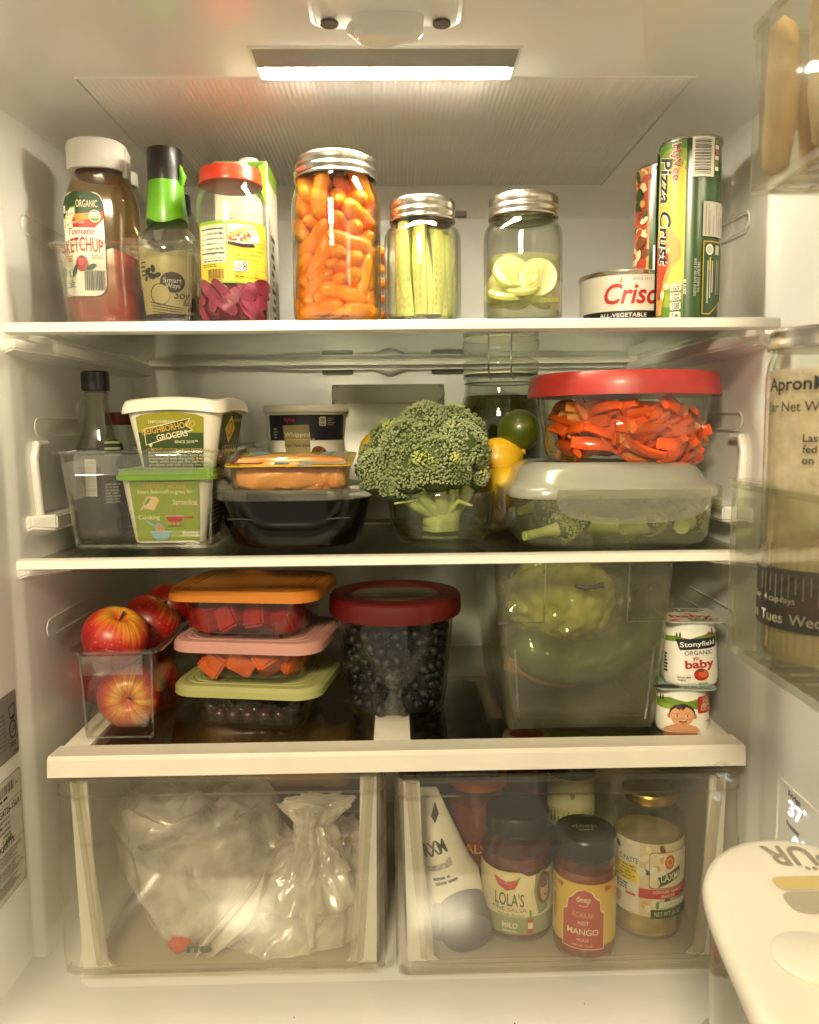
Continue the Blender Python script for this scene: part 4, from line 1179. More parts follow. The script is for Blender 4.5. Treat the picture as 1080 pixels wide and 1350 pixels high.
# --- pizza crust tubes
def pizza(px0, px1, py0, y, label, phi):
    cx, R = span(px0, px1, 300, y)
    H = Zp((px0 + px1) / 2, py0 + 5, y) - Z1
    t = thing('pizza_dough_tube', label, 'dough tube', (cx, y, Z1), phi + facing(cx, y) + 90)
    bm = BM(); lathe(bm, [(R * .96, .0), (R * .985, .001), (R * .985, H - .003)], 56); obj('cardboard_tube', bm, M('tube_green', '#29491a', rough=.28, var=.08, coat=.4), t)
    for z0, nm in ((0, 'bottom_rim'), (H - .004, 'top_rim')):
        bm = BM(); lathe(bm, [(R * .985, z0), (R * 1.02, z0 + .0005), (R * 1.02, z0 + .003), (R, z0 + .004), (R * .93, z0 + .0035), (R * .92, z0 + .002), (.0003, z0 + .002)], 56); obj(nm, bm, METAL, t)
    r = R * .985
    g = Decal(.0003)
    x0, x1 = -1.45 * R, -.12 * R
    g.rect(x0, .003, x1, H - .004, ink('sun_green', '#557a22'))
    q = random.Random(2)
    c = (-.65 * R, H * .52)
    # sun burst
    for rad, mt in ((.78, ink('sun_mid', '#86962f')), (.60, ink('sun_in', '#bdb548'))):
        pts = [(max(x0, min(x1, c[0] + rad * .9 * H * .45 * math.cos(a / 20 * PI))), c[1] + rad * H * .55 * math.sin(a / 20 * PI)) for a in range(40)]
        g.poly(pts, mt)
    for k in range(9):
        a = R_(-70 + k * 20); a2 = a + R_(8)
        L = H * .36
        p = [(c[0], c[1]), (c[0] + L * math.cos(a), c[1] + L * math.sin(a)), (c[0] + L * math.cos(a2), c[1] + L * math.sin(a2))]
        p = [(min(x1, u), v) for u, v in p]
        g.poly(p, ink('ray_yellow', '#c8b842'))
    SL = ink('pizza_crust', '#c98d4a'); CH = ink('cheese', '#e2cf9f'); SA = ink('sauce', '#b0472a')
    g.poly([(x0, .01), (-.95 * R, .01), (-.78 * R, H * .20), (-.55 * R, H * .30), (-.22 * R, H * .35), (-.25 * R, H * .44), (-.62 * R, H * .52), (-1.0 * R, H * .48), (x0, H * .5)], SL)
    g.poly([(x0, H * .15), (-1.0 * R, H * .14), (-.85 * R, H * .25), (-.62 * R, H * .33), (-.70 * R, H * .40), (x0, H * .45)], SA)
    for k in range(10): g.ell(-1.1 * R + q.uniform(-.3, .45) * R, H * q.uniform(.05, .42), .004 * q.uniform(.4, 1), .007 * q.uniform(.4, 1), q.choice([CH, CH, SA, iBR]), 12, q.uniform(0, 180))
    g.text('HyVee', -.42 * R, H * .865, .0095, iW, .04, w=H * .20, rot=-90); g.text('HyVee', -.42 * R, H * .865, .0088, iR, .025, w=H * .195, rot=-90)
    g.text('Pizza Crust', -.83 * R, H * .62, .017, iW, .05, .3, w=H * .60, rot=-90); g.text('Pizza Crust', -.83 * R, H * .62, .0165, iNV, .02, .3, w=H * .59, rot=-90)
    g.rect(.04 * R, H * .775, .76 * R, H * .985, iW); g.bars(.12 * R, H * .79, .64 * R, H * .97, iK, 4, True)
    for k, m in enumerate((iOL, iW, iPK, iW, iOL, iW)): g.rect(.79 * R, H * (.95 - .028 * k), .95 * R, H * (.972 - .028 * k), m, k == 0)
    g.rect(.42 * R, H * .46, 1.4 * R, H * .645, iLGR)
    for k in range(6): g.lines(.48 * R + k * .145 * R, H * .47, .48 * R + k * .145 * R + .0035, H * .635, 1, iK, .5, seed=k) if False else g.rect((.5 + .14 * k) * R, H * .47, (.53 + .14 * k) * R, H * (.63 - .03 * (k % 3)), iGR, k == 0)
    g.rect(.60 * R, H * .47, .61 * R, H * .635, iK)
    g.poly([(.45 * R, H * .04), (.72 * R, H * .04), (1.3 * R, H * .12), (1.3 * R, H * .435), (.45 * R, H * .435)], iGL); g.poly([(.48 * R, H * .046), (.71 * R, H * .046), (1.3 * R, H * .128), (1.3 * R, H * .43), (.48 * R, H * .43)], MATS['tube_green'])
    g.ell(.68 * R, H * .39, .0045, .0055, iW); g.ell(.68 * R, H * .39, .0035, .004, iLGR); g.rect(.92 * R, H * .365, 1.1 * R, H * .415, iLGR)
    for k in range(3): g.rect((.60 + .09 * k) * R, H * (.10 + .03 * k), (.645 + .09 * k) * R, H * .33, iLGR, k == 0)
    for k in range(2): g.rect((.97 + .09 * k) * R, H * .15, (1.0 + .09 * k) * R, H * .34, iLGR, k == 0)
    g.rect(.68 * R, H * .28, .72 * R, H * .35, iY)
    g.text('BAKE AT 400 UNTIL GOLDEN', .22 * R, H * .24, .0024, iLGR, w=H * .2, rot=-90); g.text('PREHEAT OVEN TO', .32 * R, H * .24, .0024, iLGR, w=H * .16, rot=-90)
    for k, s in enumerate(('170', '3.5', '390', '4')):
        zc = H * (.195 - .052 * k)
        g.rrect(-.52 * R, zc - H * .022, -.18 * R, zc + H * .022, .002, iLGR); g.text(s, -.30 * R, zc, .0045, iDG, .01, rot=-90, w=H * .034 if len(s) > 1 else None); g.rect(-.44 * R, zc - H * .016, -.41 * R, zc + H * .016, iGR, False)
    g.text('PER 1/5 CRUST', -.08 * R, H * .19, .0025, iW, rot=-90, w=H * .08)
    # further round: nutrition column and the pizza picture
    g.rect(-2.0 * R, .003, -1.45 * R, H - .004, MATS['tube_green']); g.rect(-1.85 * R, H * .29, -1.5 * R, H * .51, iW); g.text('Nutrition Facts', -1.68 * R, H * .40, .006, iK, .01, w=H * .2, rot=90)
    g.lines(-1.85 * R, H * .02, -1.5 * R, H * .26, 9, iLGR, .5, seed=9, ragged=.1)
    xa, xb = -2.9 * R, -2.0 * R
    g.rect(xa, .003, xb, H - .004, iY)
    g.poly([(xa, H * .2), (xb - .006, H * .25), (xb, H * .32), (xb, H - .004), (xa, H - .004)], SL); g.poly([(xa, H * .35), (xb - .003, H * .38), (xb - .002, H - .006), (xa, H - .006)], SA)
    for k in range(46): g.ell(q.uniform(xa + .004, xb - .004), q.uniform(H * .25, H * .96), .006 * q.uniform(.3, 1), .009 * q.uniform(.3, 1), q.choice([CH, CH, CH, SA, iBR, iDG, SL]), 12, q.uniform(0, 180))
    g.text('Good for', -2.35 * R, H * .74, .006, iDG, .01, .3, w=H * .14, rot=-90); g.text('13.8 OZ', -2.2 * R, H * .07, .004, iDG, rot=90)
    g.build('label', t, cyl(r, -90, 0), .004)
pizza(870, 947, 185, .068, 'tall green pizza crust tube with a barcode facing out', 0)
pizza(842, 912, 217, .14, 'second pizza crust tube showing its pizza picture, tucked behind the barcoded one', 86)
# ================================================================== MIDDLE SHELF
def bx(px, py, z): return onz(px, py, z)
# --- bin with the two tubs and the syrup
y = .035
cx, hw = span(68, 288, 596, y)
bh = Zp(180, 594, y) - Z2
organiser('clear organiser bin holding the syrup bottle and two spread tubs', (cx, y + .155, Z2 + .0003), 2 * hw, .31, bh, taper=.020, r=.016)
# --- second bin behind with a little jar
a = at(342, 592, .30); b = at(292, 590, .30)
organiser('clear bin at the back holding a gold lidded jar', (at(305, 600, .32).x, .345, Z2 + .0003), .085, .13, Zp(320, 588, .29) - Z2, handle=False)
def gold_jar():
    y = .33
    cx, hw = span(286, 319, 580, y)
    H = Zp(300, 566, y) - Z2
    t = thing('spice_jar', 'small amber jar with a gold lid behind the white spread tub', 'jar', (cx, y, Z2 + .004))
    bm = BM(); lshell(bm, [(.0005, 0), (hw * .9, 0), (hw, .004), (hw, H * .75), (hw * .9, H * .9), (hw * .8, H)], .0018); obj('glass', bm, GLASS, t)
    bm = BM(); lathe(bm, [(hw * .93, .003), (hw * .93, H * .70)], 24); obj('filling', bm, M('amber_filling', '#7a3d14', rough=.35, col2='#4a2009', scale=80), t)
    bm = BM(); lathe(bm, [(hw * .88, H - .001), (hw * .9, H), (hw * .9, H + .012), (hw * .84, H + .0135), (.0003, H + .0135)], 36); obj('lid', bm, GOLDM, t)
    g = Decal(.0005); g.rect(-hw * .8, 0, hw * .8, H * .3, iCR); g.rect(-hw * .4, H * .08, hw * .4, H * .22, iPK); g.build('label', t, cyl(hw, -90, H * .1), .004)
gold_jar()
def lid_jar(label, px, py0, y, hw, z, mat, nm='sauce_jar'):
    H = Zp(px, py0, y) - z; cx = Xp(px, py0, y)
    t = thing(nm, label, 'jar', (cx, y, z + .004))
    bm = BM(); lshell(bm, [(.0005, 0), (hw * .9, 0), (hw, .004), (hw, H * .7), (hw * .85, H * .82), (hw * .8, H - .012)], .0018); obj('glass', bm, GLASS, t)
    bm = BM(); lathe(bm, [(hw * .93, .003), (hw * .93, H * .66)], 24); obj('filling', bm, mat, t)
    bm = BM(); lathe(bm, [(hw * .86, H - .016), (hw * .88, H - .015), (hw * .88, H - .001), (hw * .8, H)], 32); obj('lid', bm, M('maroon_lid', '#6b1f1a', rough=.35), t)
lid_jar('dark jar with a maroon lid between the syrup bottle and the spread tub', 163, 548, .24, .026, Z2, M('dark_sauce', '#20120a', rough=.25))
# --- syrup bottle
def syrup():
    y = .125
    cx, hw = span(99, 168, 640, y)
    zz = lambda py: Zp(126, py, y) - Z2 - .004
    nx = Xp(126, 520, y) - cx
    cx += nx * .55
    t = thing('syrup_bottle', 'glass maple syrup bottle with a tiny loop handle and black cap', 'syrup bottle', (cx, y, Z2 + .0035))
    nr = (Xp(141, 530, y) - Xp(111, 530, y)) / 2
    prof = [(hw * .90, 0), (hw * .98, .004), (hw, .02), (hw, zz(640)), (hw * .97, zz(615)), (hw * .85, zz(590)), (hw * .60, zz(570)), (nr * 1.25, zz(558)), (nr * 1.05, zz(545)), (nr * 1.0, zz(522)), (nr * 1.06, zz(520)), (nr * 1.06, zz(517)), (nr * .9, zz(516)), (nr * .9, zz(500))]
    bm = BM()
    f = lambda k: [[(p[0], p[1] * .62, p[2]) for p in circ(max(r - k, .0005), max(z, .0018 if k else 0), 48)] for r, z in prof]
    loft(bm, f(0) + f(.002)[::-1]); obj('glass', bm, M_SY, t)
    bm = BM(); loft(bm, [[(p[0], p[1] * .62, p[2]) for p in circ(r * .94, max(z, .003), 40)] for r, z in prof[:5]]); obj('syrup', bm, G('syrup_rest', '#8d8068', '#473c28', rough=.05, f0=.02, haze=.25, hcol='#5b4a30'), t)
    bm = BM(); lathe(bm, [(nr * 1.12, zz(515)), (nr * 1.2, zz(514)), (nr * 1.2, zz(491)), (nr * 1.1, zz(489)), (.0003, zz(489))], 60)
    for v in bm.verts:
        a = math.atan2(v.co.y, v.co.x)
        if zz(513) > v.co.z > zz(492): pass
    obj('cap', bm, BLACKP, t)
    bm = BM()
    tube(bm, [(-nr * 1.0, -.006, zz(527)), (-nr * 1.30, -.010, zz(530)), (-nr * 1.42, -.011, zz(541)), (-nr * 1.35, -.011, zz(552)), (-nr * 1.0, -.010, zz(557))], .0026, 10); obj('loop_handle', bm, GLASS, t)
    g = Decal(.0006)
    x0 = hw * .05
    g.ell(x0 + .022, zz(592), .017, .012, iK); g.rect(x0 + .006, zz(680), x0 + .038, zz(592), iK)
    for k in range(3): g.rect(x0 + .011, zz(584 + 8 * k), x0 + .032, zz(581 + 8 * k), iSG, k == 0)
    g.lines(x0 + .010, zz(662), x0 + .030, zz(635), 7, iGR, seed=3); g.rect(x0 - .012, zz(652), x0 + .001, zz(604), iLGR); g.bars(x0 - .011, zz(650), x0, zz(606), iGR, 4, True)
    g.build('label', t, lambda u, v, o: Vector(((hw + o) * math.sin(u / hw), -(hw + o) * math.cos(u / hw) * .62, v)), .004)
M_SY = G('syrup_glass', '#e6e4d6', '#77745f', rough=.015, wav=.3, power=3)
syrup()
# --- spread tubs
TUBW = M('tub_white', '#e4dfcf', rough=.35, var=.02, coat=.2)
def tub(label, px0, px1, pxb0, pxb1, py0, py1, y, z, lidmat, lidh, arch, rot, d, front, side=None, nm='spread_tub'):
    a = at(px0, py0, y); b = at(px1, py0, y)
    w1 = b.x - a.x
    w0 = Xp(pxb1, py1, y) - Xp(pxb0, py1, y)
    cx = (a.x + b.x) / 2
    H = Zp((px0 + px1) / 2, py0, y) - z
    c = Vector((cx, y)); dirn = Vector((-math.sin(R_(rot)), math.cos(R_(rot))))
    ctr = c + dirn * d / 2
    t = thing(nm, label, 'tub', (ctr.x, ctr.y, z), rot)
    bm = BM(); rshell(bm, [(w0 - .004, d * .82, .012, 0), (w0, d * .84, .014, .003), (w1 * .985, d * .97, .016, H * .96), (w1, d, .017, H)], .0012, n=6); obj('tub', bm, TUBW, t)
    lo = []
    def lidloop(k, z, ar):
        out = []
        for p in rr(w1 + k, d + k, .020, z, 8):
            u = p[0] / (w1 / 2); v = p[1] / (d / 2)
            out.append((p[0], p[1], p[2] + ar * max(0, 1 - min(1, abs(u if abs(v) > abs(u) else v)) ** 2)))
        return out
    bm = BM()
    if arch:
        # arched lid: rim swoops over the middle of each side
        def lp(k, z, ar, nn=14):
            out = []
            W2, D2, r = w1 + k, d + k, .018
            pts = []
            for q, (sx, sy) in enumerate(((1, 1), (-1, 1), (-1, -1), (1, -1))):
                for i in range(7):
                    an = PI / 2 * (q + i / 6); pts.append((sx * (W2 / 2 - r) + r * math.cos(an), sy * (D2 / 2 - r) + r * math.sin(an)))
                # extra points along the next straight edge
                nx_, ny_ = ((-1, 1), (-1, -1), (1, -1), (1, 1))[q]
                e = (nx_ * (W2 / 2 - r) + (0 if q % 2 == 0 else r * (-1 if q == 1 else 1)), ny_ * (D2 / 2 - r) + (r * (1 if q == 0 else -1) if q % 2 == 0 else 0))
                s = pts[-1]
                for j in range(1, nn): pts.append((s[0] + (e[0] - s[0]) * j / nn, s[1] + (e[1] - s[1]) * j / nn))
            for x, yy in pts:
                u, v = abs(2 * x / W2), abs(2 * yy / D2)
                s = u if v > u else v
                out.append((x, yy, z + ar * (1 - min(1, s) ** 2)))
            return out
        loft(bm, [lp(.004, H - lidh, arch), lp(.008, H - lidh + .0005, arch), lp(.006, H - lidh * .4, arch), lp(.002, H + .001, arch * .95), lp(-.004, H + .003, arch * .9), lp(-.010, H + .0015, arch * .8)], False, True)
    else:
        rsolid(bm, [(w1 + .002, d + .002, .018, H - lidh), (w1 + .008, d + .008, .02, H - lidh + .0006), (w1 + .008, d + .008, .02, H - lidh * .55), (w1 + .003, d + .003, .018, H - lidh * .45), (w1 + .003, d + .003, .018, H - .001), (w1 - .002, d - .002, .016, H + .001), (w1 - .006, d - .006, .015, H), (w1 - .01, d - .01, .015, H - .001)], 7)
    obj('lid', bm, lidmat, t)
    tilt = (w1 - w0) / 2 / H
    ux = (1, 0, 0); dy = (d - d * .84) / 2
    uy = Vector((0, -dy, H)).normalized()
    g = Decal(.0006); front(g, w0, w1, H); g.build('front_label', t, plane((0, -d * .42, 0), ux, uy))
    if side:
        g = Decal(.0006); side(g, d, H); g.build('side_label', t, plane((w0 / 2, 0, 0), (0, 1, 0), Vector(((w1 - w0) / 2, 0, H)).normalized()))
    return t
iSP = ink('spread_green', '#87962a'); iSPD = ink('forest', '#34461c'); iOLV = ink('olive_band', '#8f8a14')
zt = Zp(215, 622, .075)
def front_smart(g, w0, w1, H):
    L, Rr = -w0 * .40, w0 * .42
    g.poly([(L - .001, .003), (Rr + .000, .003), (Rr + .004, H * .86), (L - .006, H * .86)], iSP)
    g.text('SMART MOVE', 0, H * .79, .0052, iGL, .012, w=.046)
    g.text('Smart Balance\u00ae is great for', 0, H * .715, .0038, iCR, .01, w=.060)
    for s, x, zc in (('Spreading', .021, .575), ('Cooking', -.019, .365), ('Baking', .025, .14)): g.text(s, x, H * zc, .0048, iCR, .012)
    for s, x, zc, ww in ((0, .021, .53, .015), (0, .025, .1, .011)): g.rect(x - ww, H * zc, x + ww, H * zc + .0004, iCR)
    b = ink('bread', '#d8b98f')
    g.poly([(-.026, H * .49), (-.013, H * .45), (-.006, H * .60), (-.010, H * .655), (-.019, H * .66), (-.022, H * .62)], iTN); g.poly([(-.0252, H * .50), (-.0135, H * .465), (-.007, H * .60), (-.0105, H * .645), (-.0185, H * .65), (-.0212, H * .615)], b)
    g.poly([(-.0125, H * .54), (-.0085, H * .545), (-.009, H * .605), (-.0135, H * .60)], iY); g.ell(-.0225, H * .54, .009, .0011, iLGR, rot=52); g.ell(-.0195, H * .585, .005, .0016, iG, rot=52)
    g.poly([(-.001, H * .375), (.018, H * .375), (.016, H * .30), (.002, H * .30)], iR); g.rect(-.0015, H * .372, .0185, H * .385, iLGR); g.poly([(.018, H * .345), (.029, H * .345), (.029, H * .372), (.018, H * .36)], iR)
    for x in (.005, .011): g.poly([(x, H * .40), (x + .0012, H * .44), (x - .0003, H * .47), (x + .0004, H * .50), (x + .0018, H * .46), (x + .0008, H * .43)], iO)
    for x in (.004, .008, .012): g.ell(x, H * .272, .0013, .0018, iO)
    g.rect(.001, H * .235, .017, H * .245, iDB)
    g.poly([(-.018, H * .16), (.004, H * .16), (.001, H * .07), (-.003, H * .04), (-.011, H * .04), (-.015, H * .07)], iBL); g.rect(-.0185, H * .155, .0045, H * .17, iLGR)
    g.ell(-.008, H * .215, .0062, .005, iBL, rot=-35); g.ell(-.0075, H * .212, .004, .003, iO, rot=-35); g.ell(-.0175, H * .275, .0065, .0014, iBL, rot=-35)
def front_grocer(g, w0, w1, H):
    L, Rr = -w0 * .405, w0 * .38
    g.poly([(L, .002), (Rr, .002), (Rr + .004, H * .80), (Rr - .004, H * .84), (0, H * .895), (L + .002, H * .845), (L - .005, H * .80)], iOLV)
    g.poly([(L, .0022), (Rr, .0022), (Rr + .0028, H * .56), (L - .0035, H * .575)], iSPD)
    g.text('EMPOWERING', L + .024, H * .735, .0030, iCR, .01, w=.030)
    g.poly([(L + .004, H * .37), (L + .003, H * .63), (Rr - .010, H * .79), (Rr - .015, H * .68), (Rr - .008, H * .60), (L + .012, H * .40), (L + .010, H * .34), (L + .007, H * .385)], iCR)
    g.poly([(L + .0048, H * .385), (L + .004, H * .615), (Rr - .012, H * .773), (Rr - .0165, H * .68), (Rr - .0105, H * .61), (L + .0115, H * .412)], iSPD)
    g.text('NEIGHBORHOOD', -.0035, H * .645, .0068, iGL, .02, w=.062, rot=9); g.text('GROCERS', .0, H * .525, .0068, iCR, .02, w=.036, rot=9)
    g.text('SINCE 2018\u2122', Rr - .017, H * .425, .003, iCR, .012, w=.026)
    for k, s in enumerate(('CADIA\u00ae products ensure independent', 'grocers can be one-stop shops,', 'just like big box stores. Each store is', 'empowered with the goods they', 'need, while you get the high-quality', 'products and low prices you want.')):
        g.text(s, L + .006, H * (.315 - .048 * k), .0026, iCR if k else iGL, .014, w=.072 - .01 * (k in (1, 3)), align='L')
def side_grocer(g, d, H):
    g.poly([(-d * .32, .002), (d * .3, .002), (d * .33, H * .85), (0, H * .9), (-d * .35, H * .85)], iSPD)
    g.poly([(-d * .22, H * .62), (-d * .05, H * .84), (d * .12, H * .62), (-d * .05, H * .40)], iY); g.ell(-d * .05, H * .62, .009, .010, iOLV); g.ell(-d * .05, H * .62, .005, .007, iY)
    g.text('VEGAN', 0, H * .30, .010, iCR, .02, w=d * .5); g.text('BUTTERY', 0, H * .14, .010, iGL, .02, w=d * .55); g.text('NO DAIRY', d * .16, H * .76, .004, iCR, .01)
def side_smart(g, d, H): g.rect(-d * .38, .003, d * .38, H * .86, iSPD); g.lines(-d * .3, H * .2, d * .3, H * .7, 8, iCR, seed=4)
tub('white tub with a bright green lid and cooking pictures, under another tub', 152, 279, 171, 268, 620, 709, .058, Z2 + .0055, M('lid_lime', '#8cc018', rough=.35, coat=.3), .011, 0, 0, .10, front_smart, side_smart)
zz_ = Zp(215, 621, .058) + .0012
tub('white tub with an arched white lid and green grocer label, on top of another tub', 155, 292, 168, 272, 532, 619, .066, zz_, TUBW, .012, .005, -7, .10, front_grocer, side_grocer)
# --- cream cheese tub
def creamcheese():
    y = .235
    cx, hw = span(339, 456, 545, y)
    H = Zp(395, 533, y) - Z2
    t = thing('cream_cheese_tub', 'round cream cheese tub with navy label and a bagel picture', 'tub', (cx, y + hw, Z2), facing(cx, y) + 90)
    rb = hw * .84
    HT_ = H
    Rf = lambda z: rb + (hw * .955 - rb) * z / HT_
    bm = BM(); lathe(bm, [(rb * .96, 0), (rb, .002), (hw * .955, H - .008)], 64); obj('tub', bm, TUBW, t)
    bm = BM(); lathe(bm, [(hw * .99, H - .010), (hw, H - .0095), (hw, H - .002), (hw * .98, H), (hw * .9, H), (hw * .88, H - .002), (.0003, H - .002)], 64); obj('lid', bm, TUBW, t)
    HF, H = H, H * .58
    g = Decal(.0005)
    g.rect(-1.12 * hw, H * .48, 1.12 * hw, H * .84, iNV)
    g.text('HyVee', -.42 * hw, H * .775, .0055, iR, .03, w=.0165)
    g.rrect(.30 * hw, H * .68, .48 * hw, H * .81, .002, iCR); g.text('50', .39 * hw, H * .765, .0045, iK, .02); g.lines(.32 * hw, H * .69, .46 * hw, H * .725, 2, iK, seed=4)
    g.lines(.52 * hw, H * .68, .75 * hw, H * .80, 4, iGR, seed=5)
    g.poly([(-.55 * hw, H * .28), (.08 * hw, H * .30), (.05 * hw, H * .70), (-.61 * hw, H * .69)], ink('box_tan', '#8d7d52'))
    g.text('Whipped', -.25 * hw, H * .565, .0056, iCR, 0, w=.037); g.rect(-.53 * hw, H * .485, .01 * hw, H * .495, iGL)
    g.text('Cream Cheese Spread', -.26 * hw, H * .415, .0042, iK, .012, w=.0375)
    g.lines(-.93 * hw, H * .5, -.75 * hw, H * .66, 4, iGR, seed=6); g.text('8 oz', .12 * hw, H * .50, .0028, iCR)
    g.ell(.0 * hw, H * .23, .0115, .0080, iCR, rot=12); g.ell(.06 * hw, H * .21, .004, .003, iDB); g.ell(-.03 * hw, H * .17, .006, .003, iTN)
    g.ell(.31 * hw, H * .29, .0125, .0095, iBR, rot=-25); g.ell(.33 * hw, H * .30, .0018, .0014, iDB); g.rect(-.6 * hw, H * .12, -.55 * hw, H * .16, iK)
    q = random.Random(5)
    for k in range(14): g.ell((.31 + q.uniform(-.17, .17)) * hw, H * (.29 + q.uniform(-.06, .06)), .0012, .0008, iDB if k % 2 else iTN, 8)
    g.build('label', t, lambda u, v, o: Vector(((Rf(v + HF * .43) + o) * math.sin(u / hw), -(Rf(v + HF * .43) + o) * math.cos(u / hw), v + HF * .43)), .004)
creamcheese()
# --- black food container
def black_container():
    y = .030
    xl, xr = Xp(280, 660, y + .05), Xp(491, 660, y + .05)
    w = xr - xl; d = .165
    H = Zp(390, 660, y) - Z2
    cx = (xl + xr) / 2 + .001
    t = thing('takeaway_container', 'black plastic food container with a clear snap lid', 'food container', (cx, y + d / 2, Z2), 0)
    bm = BM()
    rshell(bm, [(w * .76, d * .72, .05, 0), (w * .82, d * .78, .055, .004), (w * .89, d * .87, .058, H * .45), (w * .90, d * .885, .058, H * .55), (w * .95, d * .95, .06, H * .96), (w * .985, d * .985, .06, H * .97), (w * .985, d * .985, .06, H)], .0012, n=10)
    bl = M('glossy_black', '#080706', rough=.15, var=.1)
    obj('tray', bm, bl, t)
    bm = BM(); prof = [(-w * .42, H * .62)]
    pts = [(-w * .37 + w * .74 * i / 24, H * (.62 - .18 * math.exp(-((i - 12) / 5) ** 2))) for i in range(25)]
    tube(bm, [(x, -d * (.385 + .07 * z / H) + .0004, z) for x, z in pts], .0014, 8); obj('swoosh_ridge', bm, bl, t)
    LID = G('snap_lid', '#d9d9cf', '#8f8f83', rough=.05, haze=.10, hcol='#b9b6a6', wav=.2, f0=.07)
    bm = BM()
    rsolid(bm, [(w * .99, d * .99, .062, H - .001), (w, d, .064, H - .0005), (w * 1.0, d * 1.0, .064, H + .010), (w * .985, d * .985, .062, H + .0115), (w * .95, d * .95, .06, H + .0105), (w * .93, d * .92, .058, H + .006), (w * .90, d * .9, .056, H + .0055)], 10)
    obj('lid', bm, LID, t)
    return cx, y, d, H, w
bcx, bcy, bcd, bcH, bcw = black_container()
# --- deli meat pack
def deli():
    y = .040; z = Z2 + bcH + .007
    xl, xr = Xp(298, 622, y), Xp(461, 622, y)
    w = xr - xl; d = .118
    H = Zp(380, 615, y) - z
    t = thing('deli_meat_pack', 'clear tray of sliced turkey with a yellow and blue printed film', 'deli pack', ((xl + xr) / 2, y + d / 2, z + .0052), 0)
    t.rotation_euler.x = R_(5)
    bm = BM(); rshell(bm, [(w * .93, d * .90, .014, 0), (w * .95, d * .92, .015, .002), (w * .98, d * .97, .016, H - .001), (w * 1.03, d * 1.03, .012, H)], .0006, n=5); obj('tray', bm, G('deli_tray', '#f1e6d2', '#c9a878', rough=.04, haze=.04, wav=.5, wscale=60), t)
    bm = BM(); rsolid(bm, [(w * 1.045, d * 1.045, .012, H + .0003), (w * 1.045, d * 1.045, .012, H + .0011)], 5)
    obj('film', bm, M('film_yellow', '#d6ae12', rough=.2, coat=.5, var=.05), t)
    g = Decal(.0002); W2, D2 = w * .515, d * .515
    g.poly([(-W2, -D2 * .55), (-W2, D2 * .3), (-W2 * .45, D2), (-W2 * .75, D2)], iBL)
    g.poly([(W2 * .12, -D2), (W2 * .35, -D2), (W2 * .62, D2), (W2 * .45, D2)], iBL)
    g.poly([(W2 * .38, -D2 * .86), (W2 * .88, -D2 * .86), (W2 * .88, D2), (W2 * .64, D2)], ink('film_grey', '#b3a48c'))
    g.poly([(W2 * .5, -D2 * .5), (W2 * .8, -D2 * .5), (W2 * .82, D2 * .2), (W2 * .6, D2 * .2)], iPK); g.poly([(W2 * .52, -D2 * .45), (W2 * .78, -D2 * .45), (W2 * .8, D2 * .15), (W2 * .61, D2 * .15)], iCR)
    g.rect(-W2 * .95, -D2 * .7, -W2 * .45, D2 * .3, iR); g.rect(-W2 * .9, -D2 * .6, -W2 * .5, D2 * .2, iCR); g.rect(-W2 * .25, -D2 * .75, -W2 * .02, D2 * .1, iBL); g.text('2X', W2 * .03, -D2 * .4, .012, iNV, .02)
    g.lines(-W2 * .3, D2 * .1, W2 * .1, D2 * .5, 3, iNV, seed=3)
    g.build('film_print', t, plane((0, 0, H + .0011), (1, 0, 0), (0, 1, 0)))
    MEAT = M('turkey', '#eab469', rough=.38, col2='#d08a44', scale=30, sharp=.05, coat=.3, sss=.2, rand=.08, stretch=(.6, 1, 2))
    # folded slices: a rolled front fold, a lid layer and crumpled corner folds
    q = random.Random(3)
    def fold(x0, x1, y0, z0, r0, r1, seed, sq=1.0, n=40):
        bm = BM(); loops = []
        for i in range(n + 1):
            s = i / n
            x = x0 + (x1 - x0) * s
            e = min(1, (4 * s * (1 - s)) ** .3 + .08)
            r = (r0 + (r1 - r0) * s) * e
            loops.append([(x + .002 * nz((s * 3, k * .4, seed), 1), y0 + r * 1.15 * math.copysign(abs(math.cos(2 * PI * k / 20)) ** .6, math.cos(2 * PI * k / 20)) * (1 + .22 * nz((s * 5, math.cos(2 * PI * k / 20) * 2, seed + math.sin(2 * PI * k / 20) * 2), 1)), z0 + r * sq * math.copysign(abs(math.sin(2 * PI * k / 20)) ** .7, math.sin(2 * PI * k / 20)) * (1 + .25 * nz((s * 4, math.sin(2 * PI * k / 20) * 2, seed * 2 + 3 * math.cos(2 * PI * k / 20)), 1))) for k in range(20)])
        loft(bm, loops); return bm
    L = t.location
    for k, (x0, x1, y0, z0, r0, r1, s) in enumerate(((-w * .46, w * .27, -d * .27, .0165, .0165, .0160, 1), (-w * .46, w * .45, -d * .20, .0365, .0062, .0060, 2), (w * .04, w * .36, -d * .32, .0055, .005, .006, 3), (w * .20, w * .46, -d * .27, .015, .015, .013, 4), (-w * .45, w * .43, d * .05, .020, .020, .019, 5), (-w * .44, w * .42, d * .30, .018, .016, .016, 6), (w * .22, w * .46, -d * .2, .028, .010, .008, 7))):
        o = obj('turkey_slice', fold(x0, x1, y0, z0 * .82, r0 * .86, r1 * .86, s), MEAT, None, 60, loc=L, rot=(R_(5), 0, 0))
        tag(o, ('thick rolled slice of turkey filling the front of the deli tray', 'flat upper turkey slice under the yellow film of the deli tray', 'small crumpled turkey fold low at the front of the tray', 'pale turkey fold at the end of the tray by the broccoli', 'turkey fold in the middle of the deli tray', 'turkey fold at the back of the deli tray', 'small turkey scrap beside the end fold in the deli tray')[k], 'turkey slice', 'turkey slices in the deli tray')
deli()
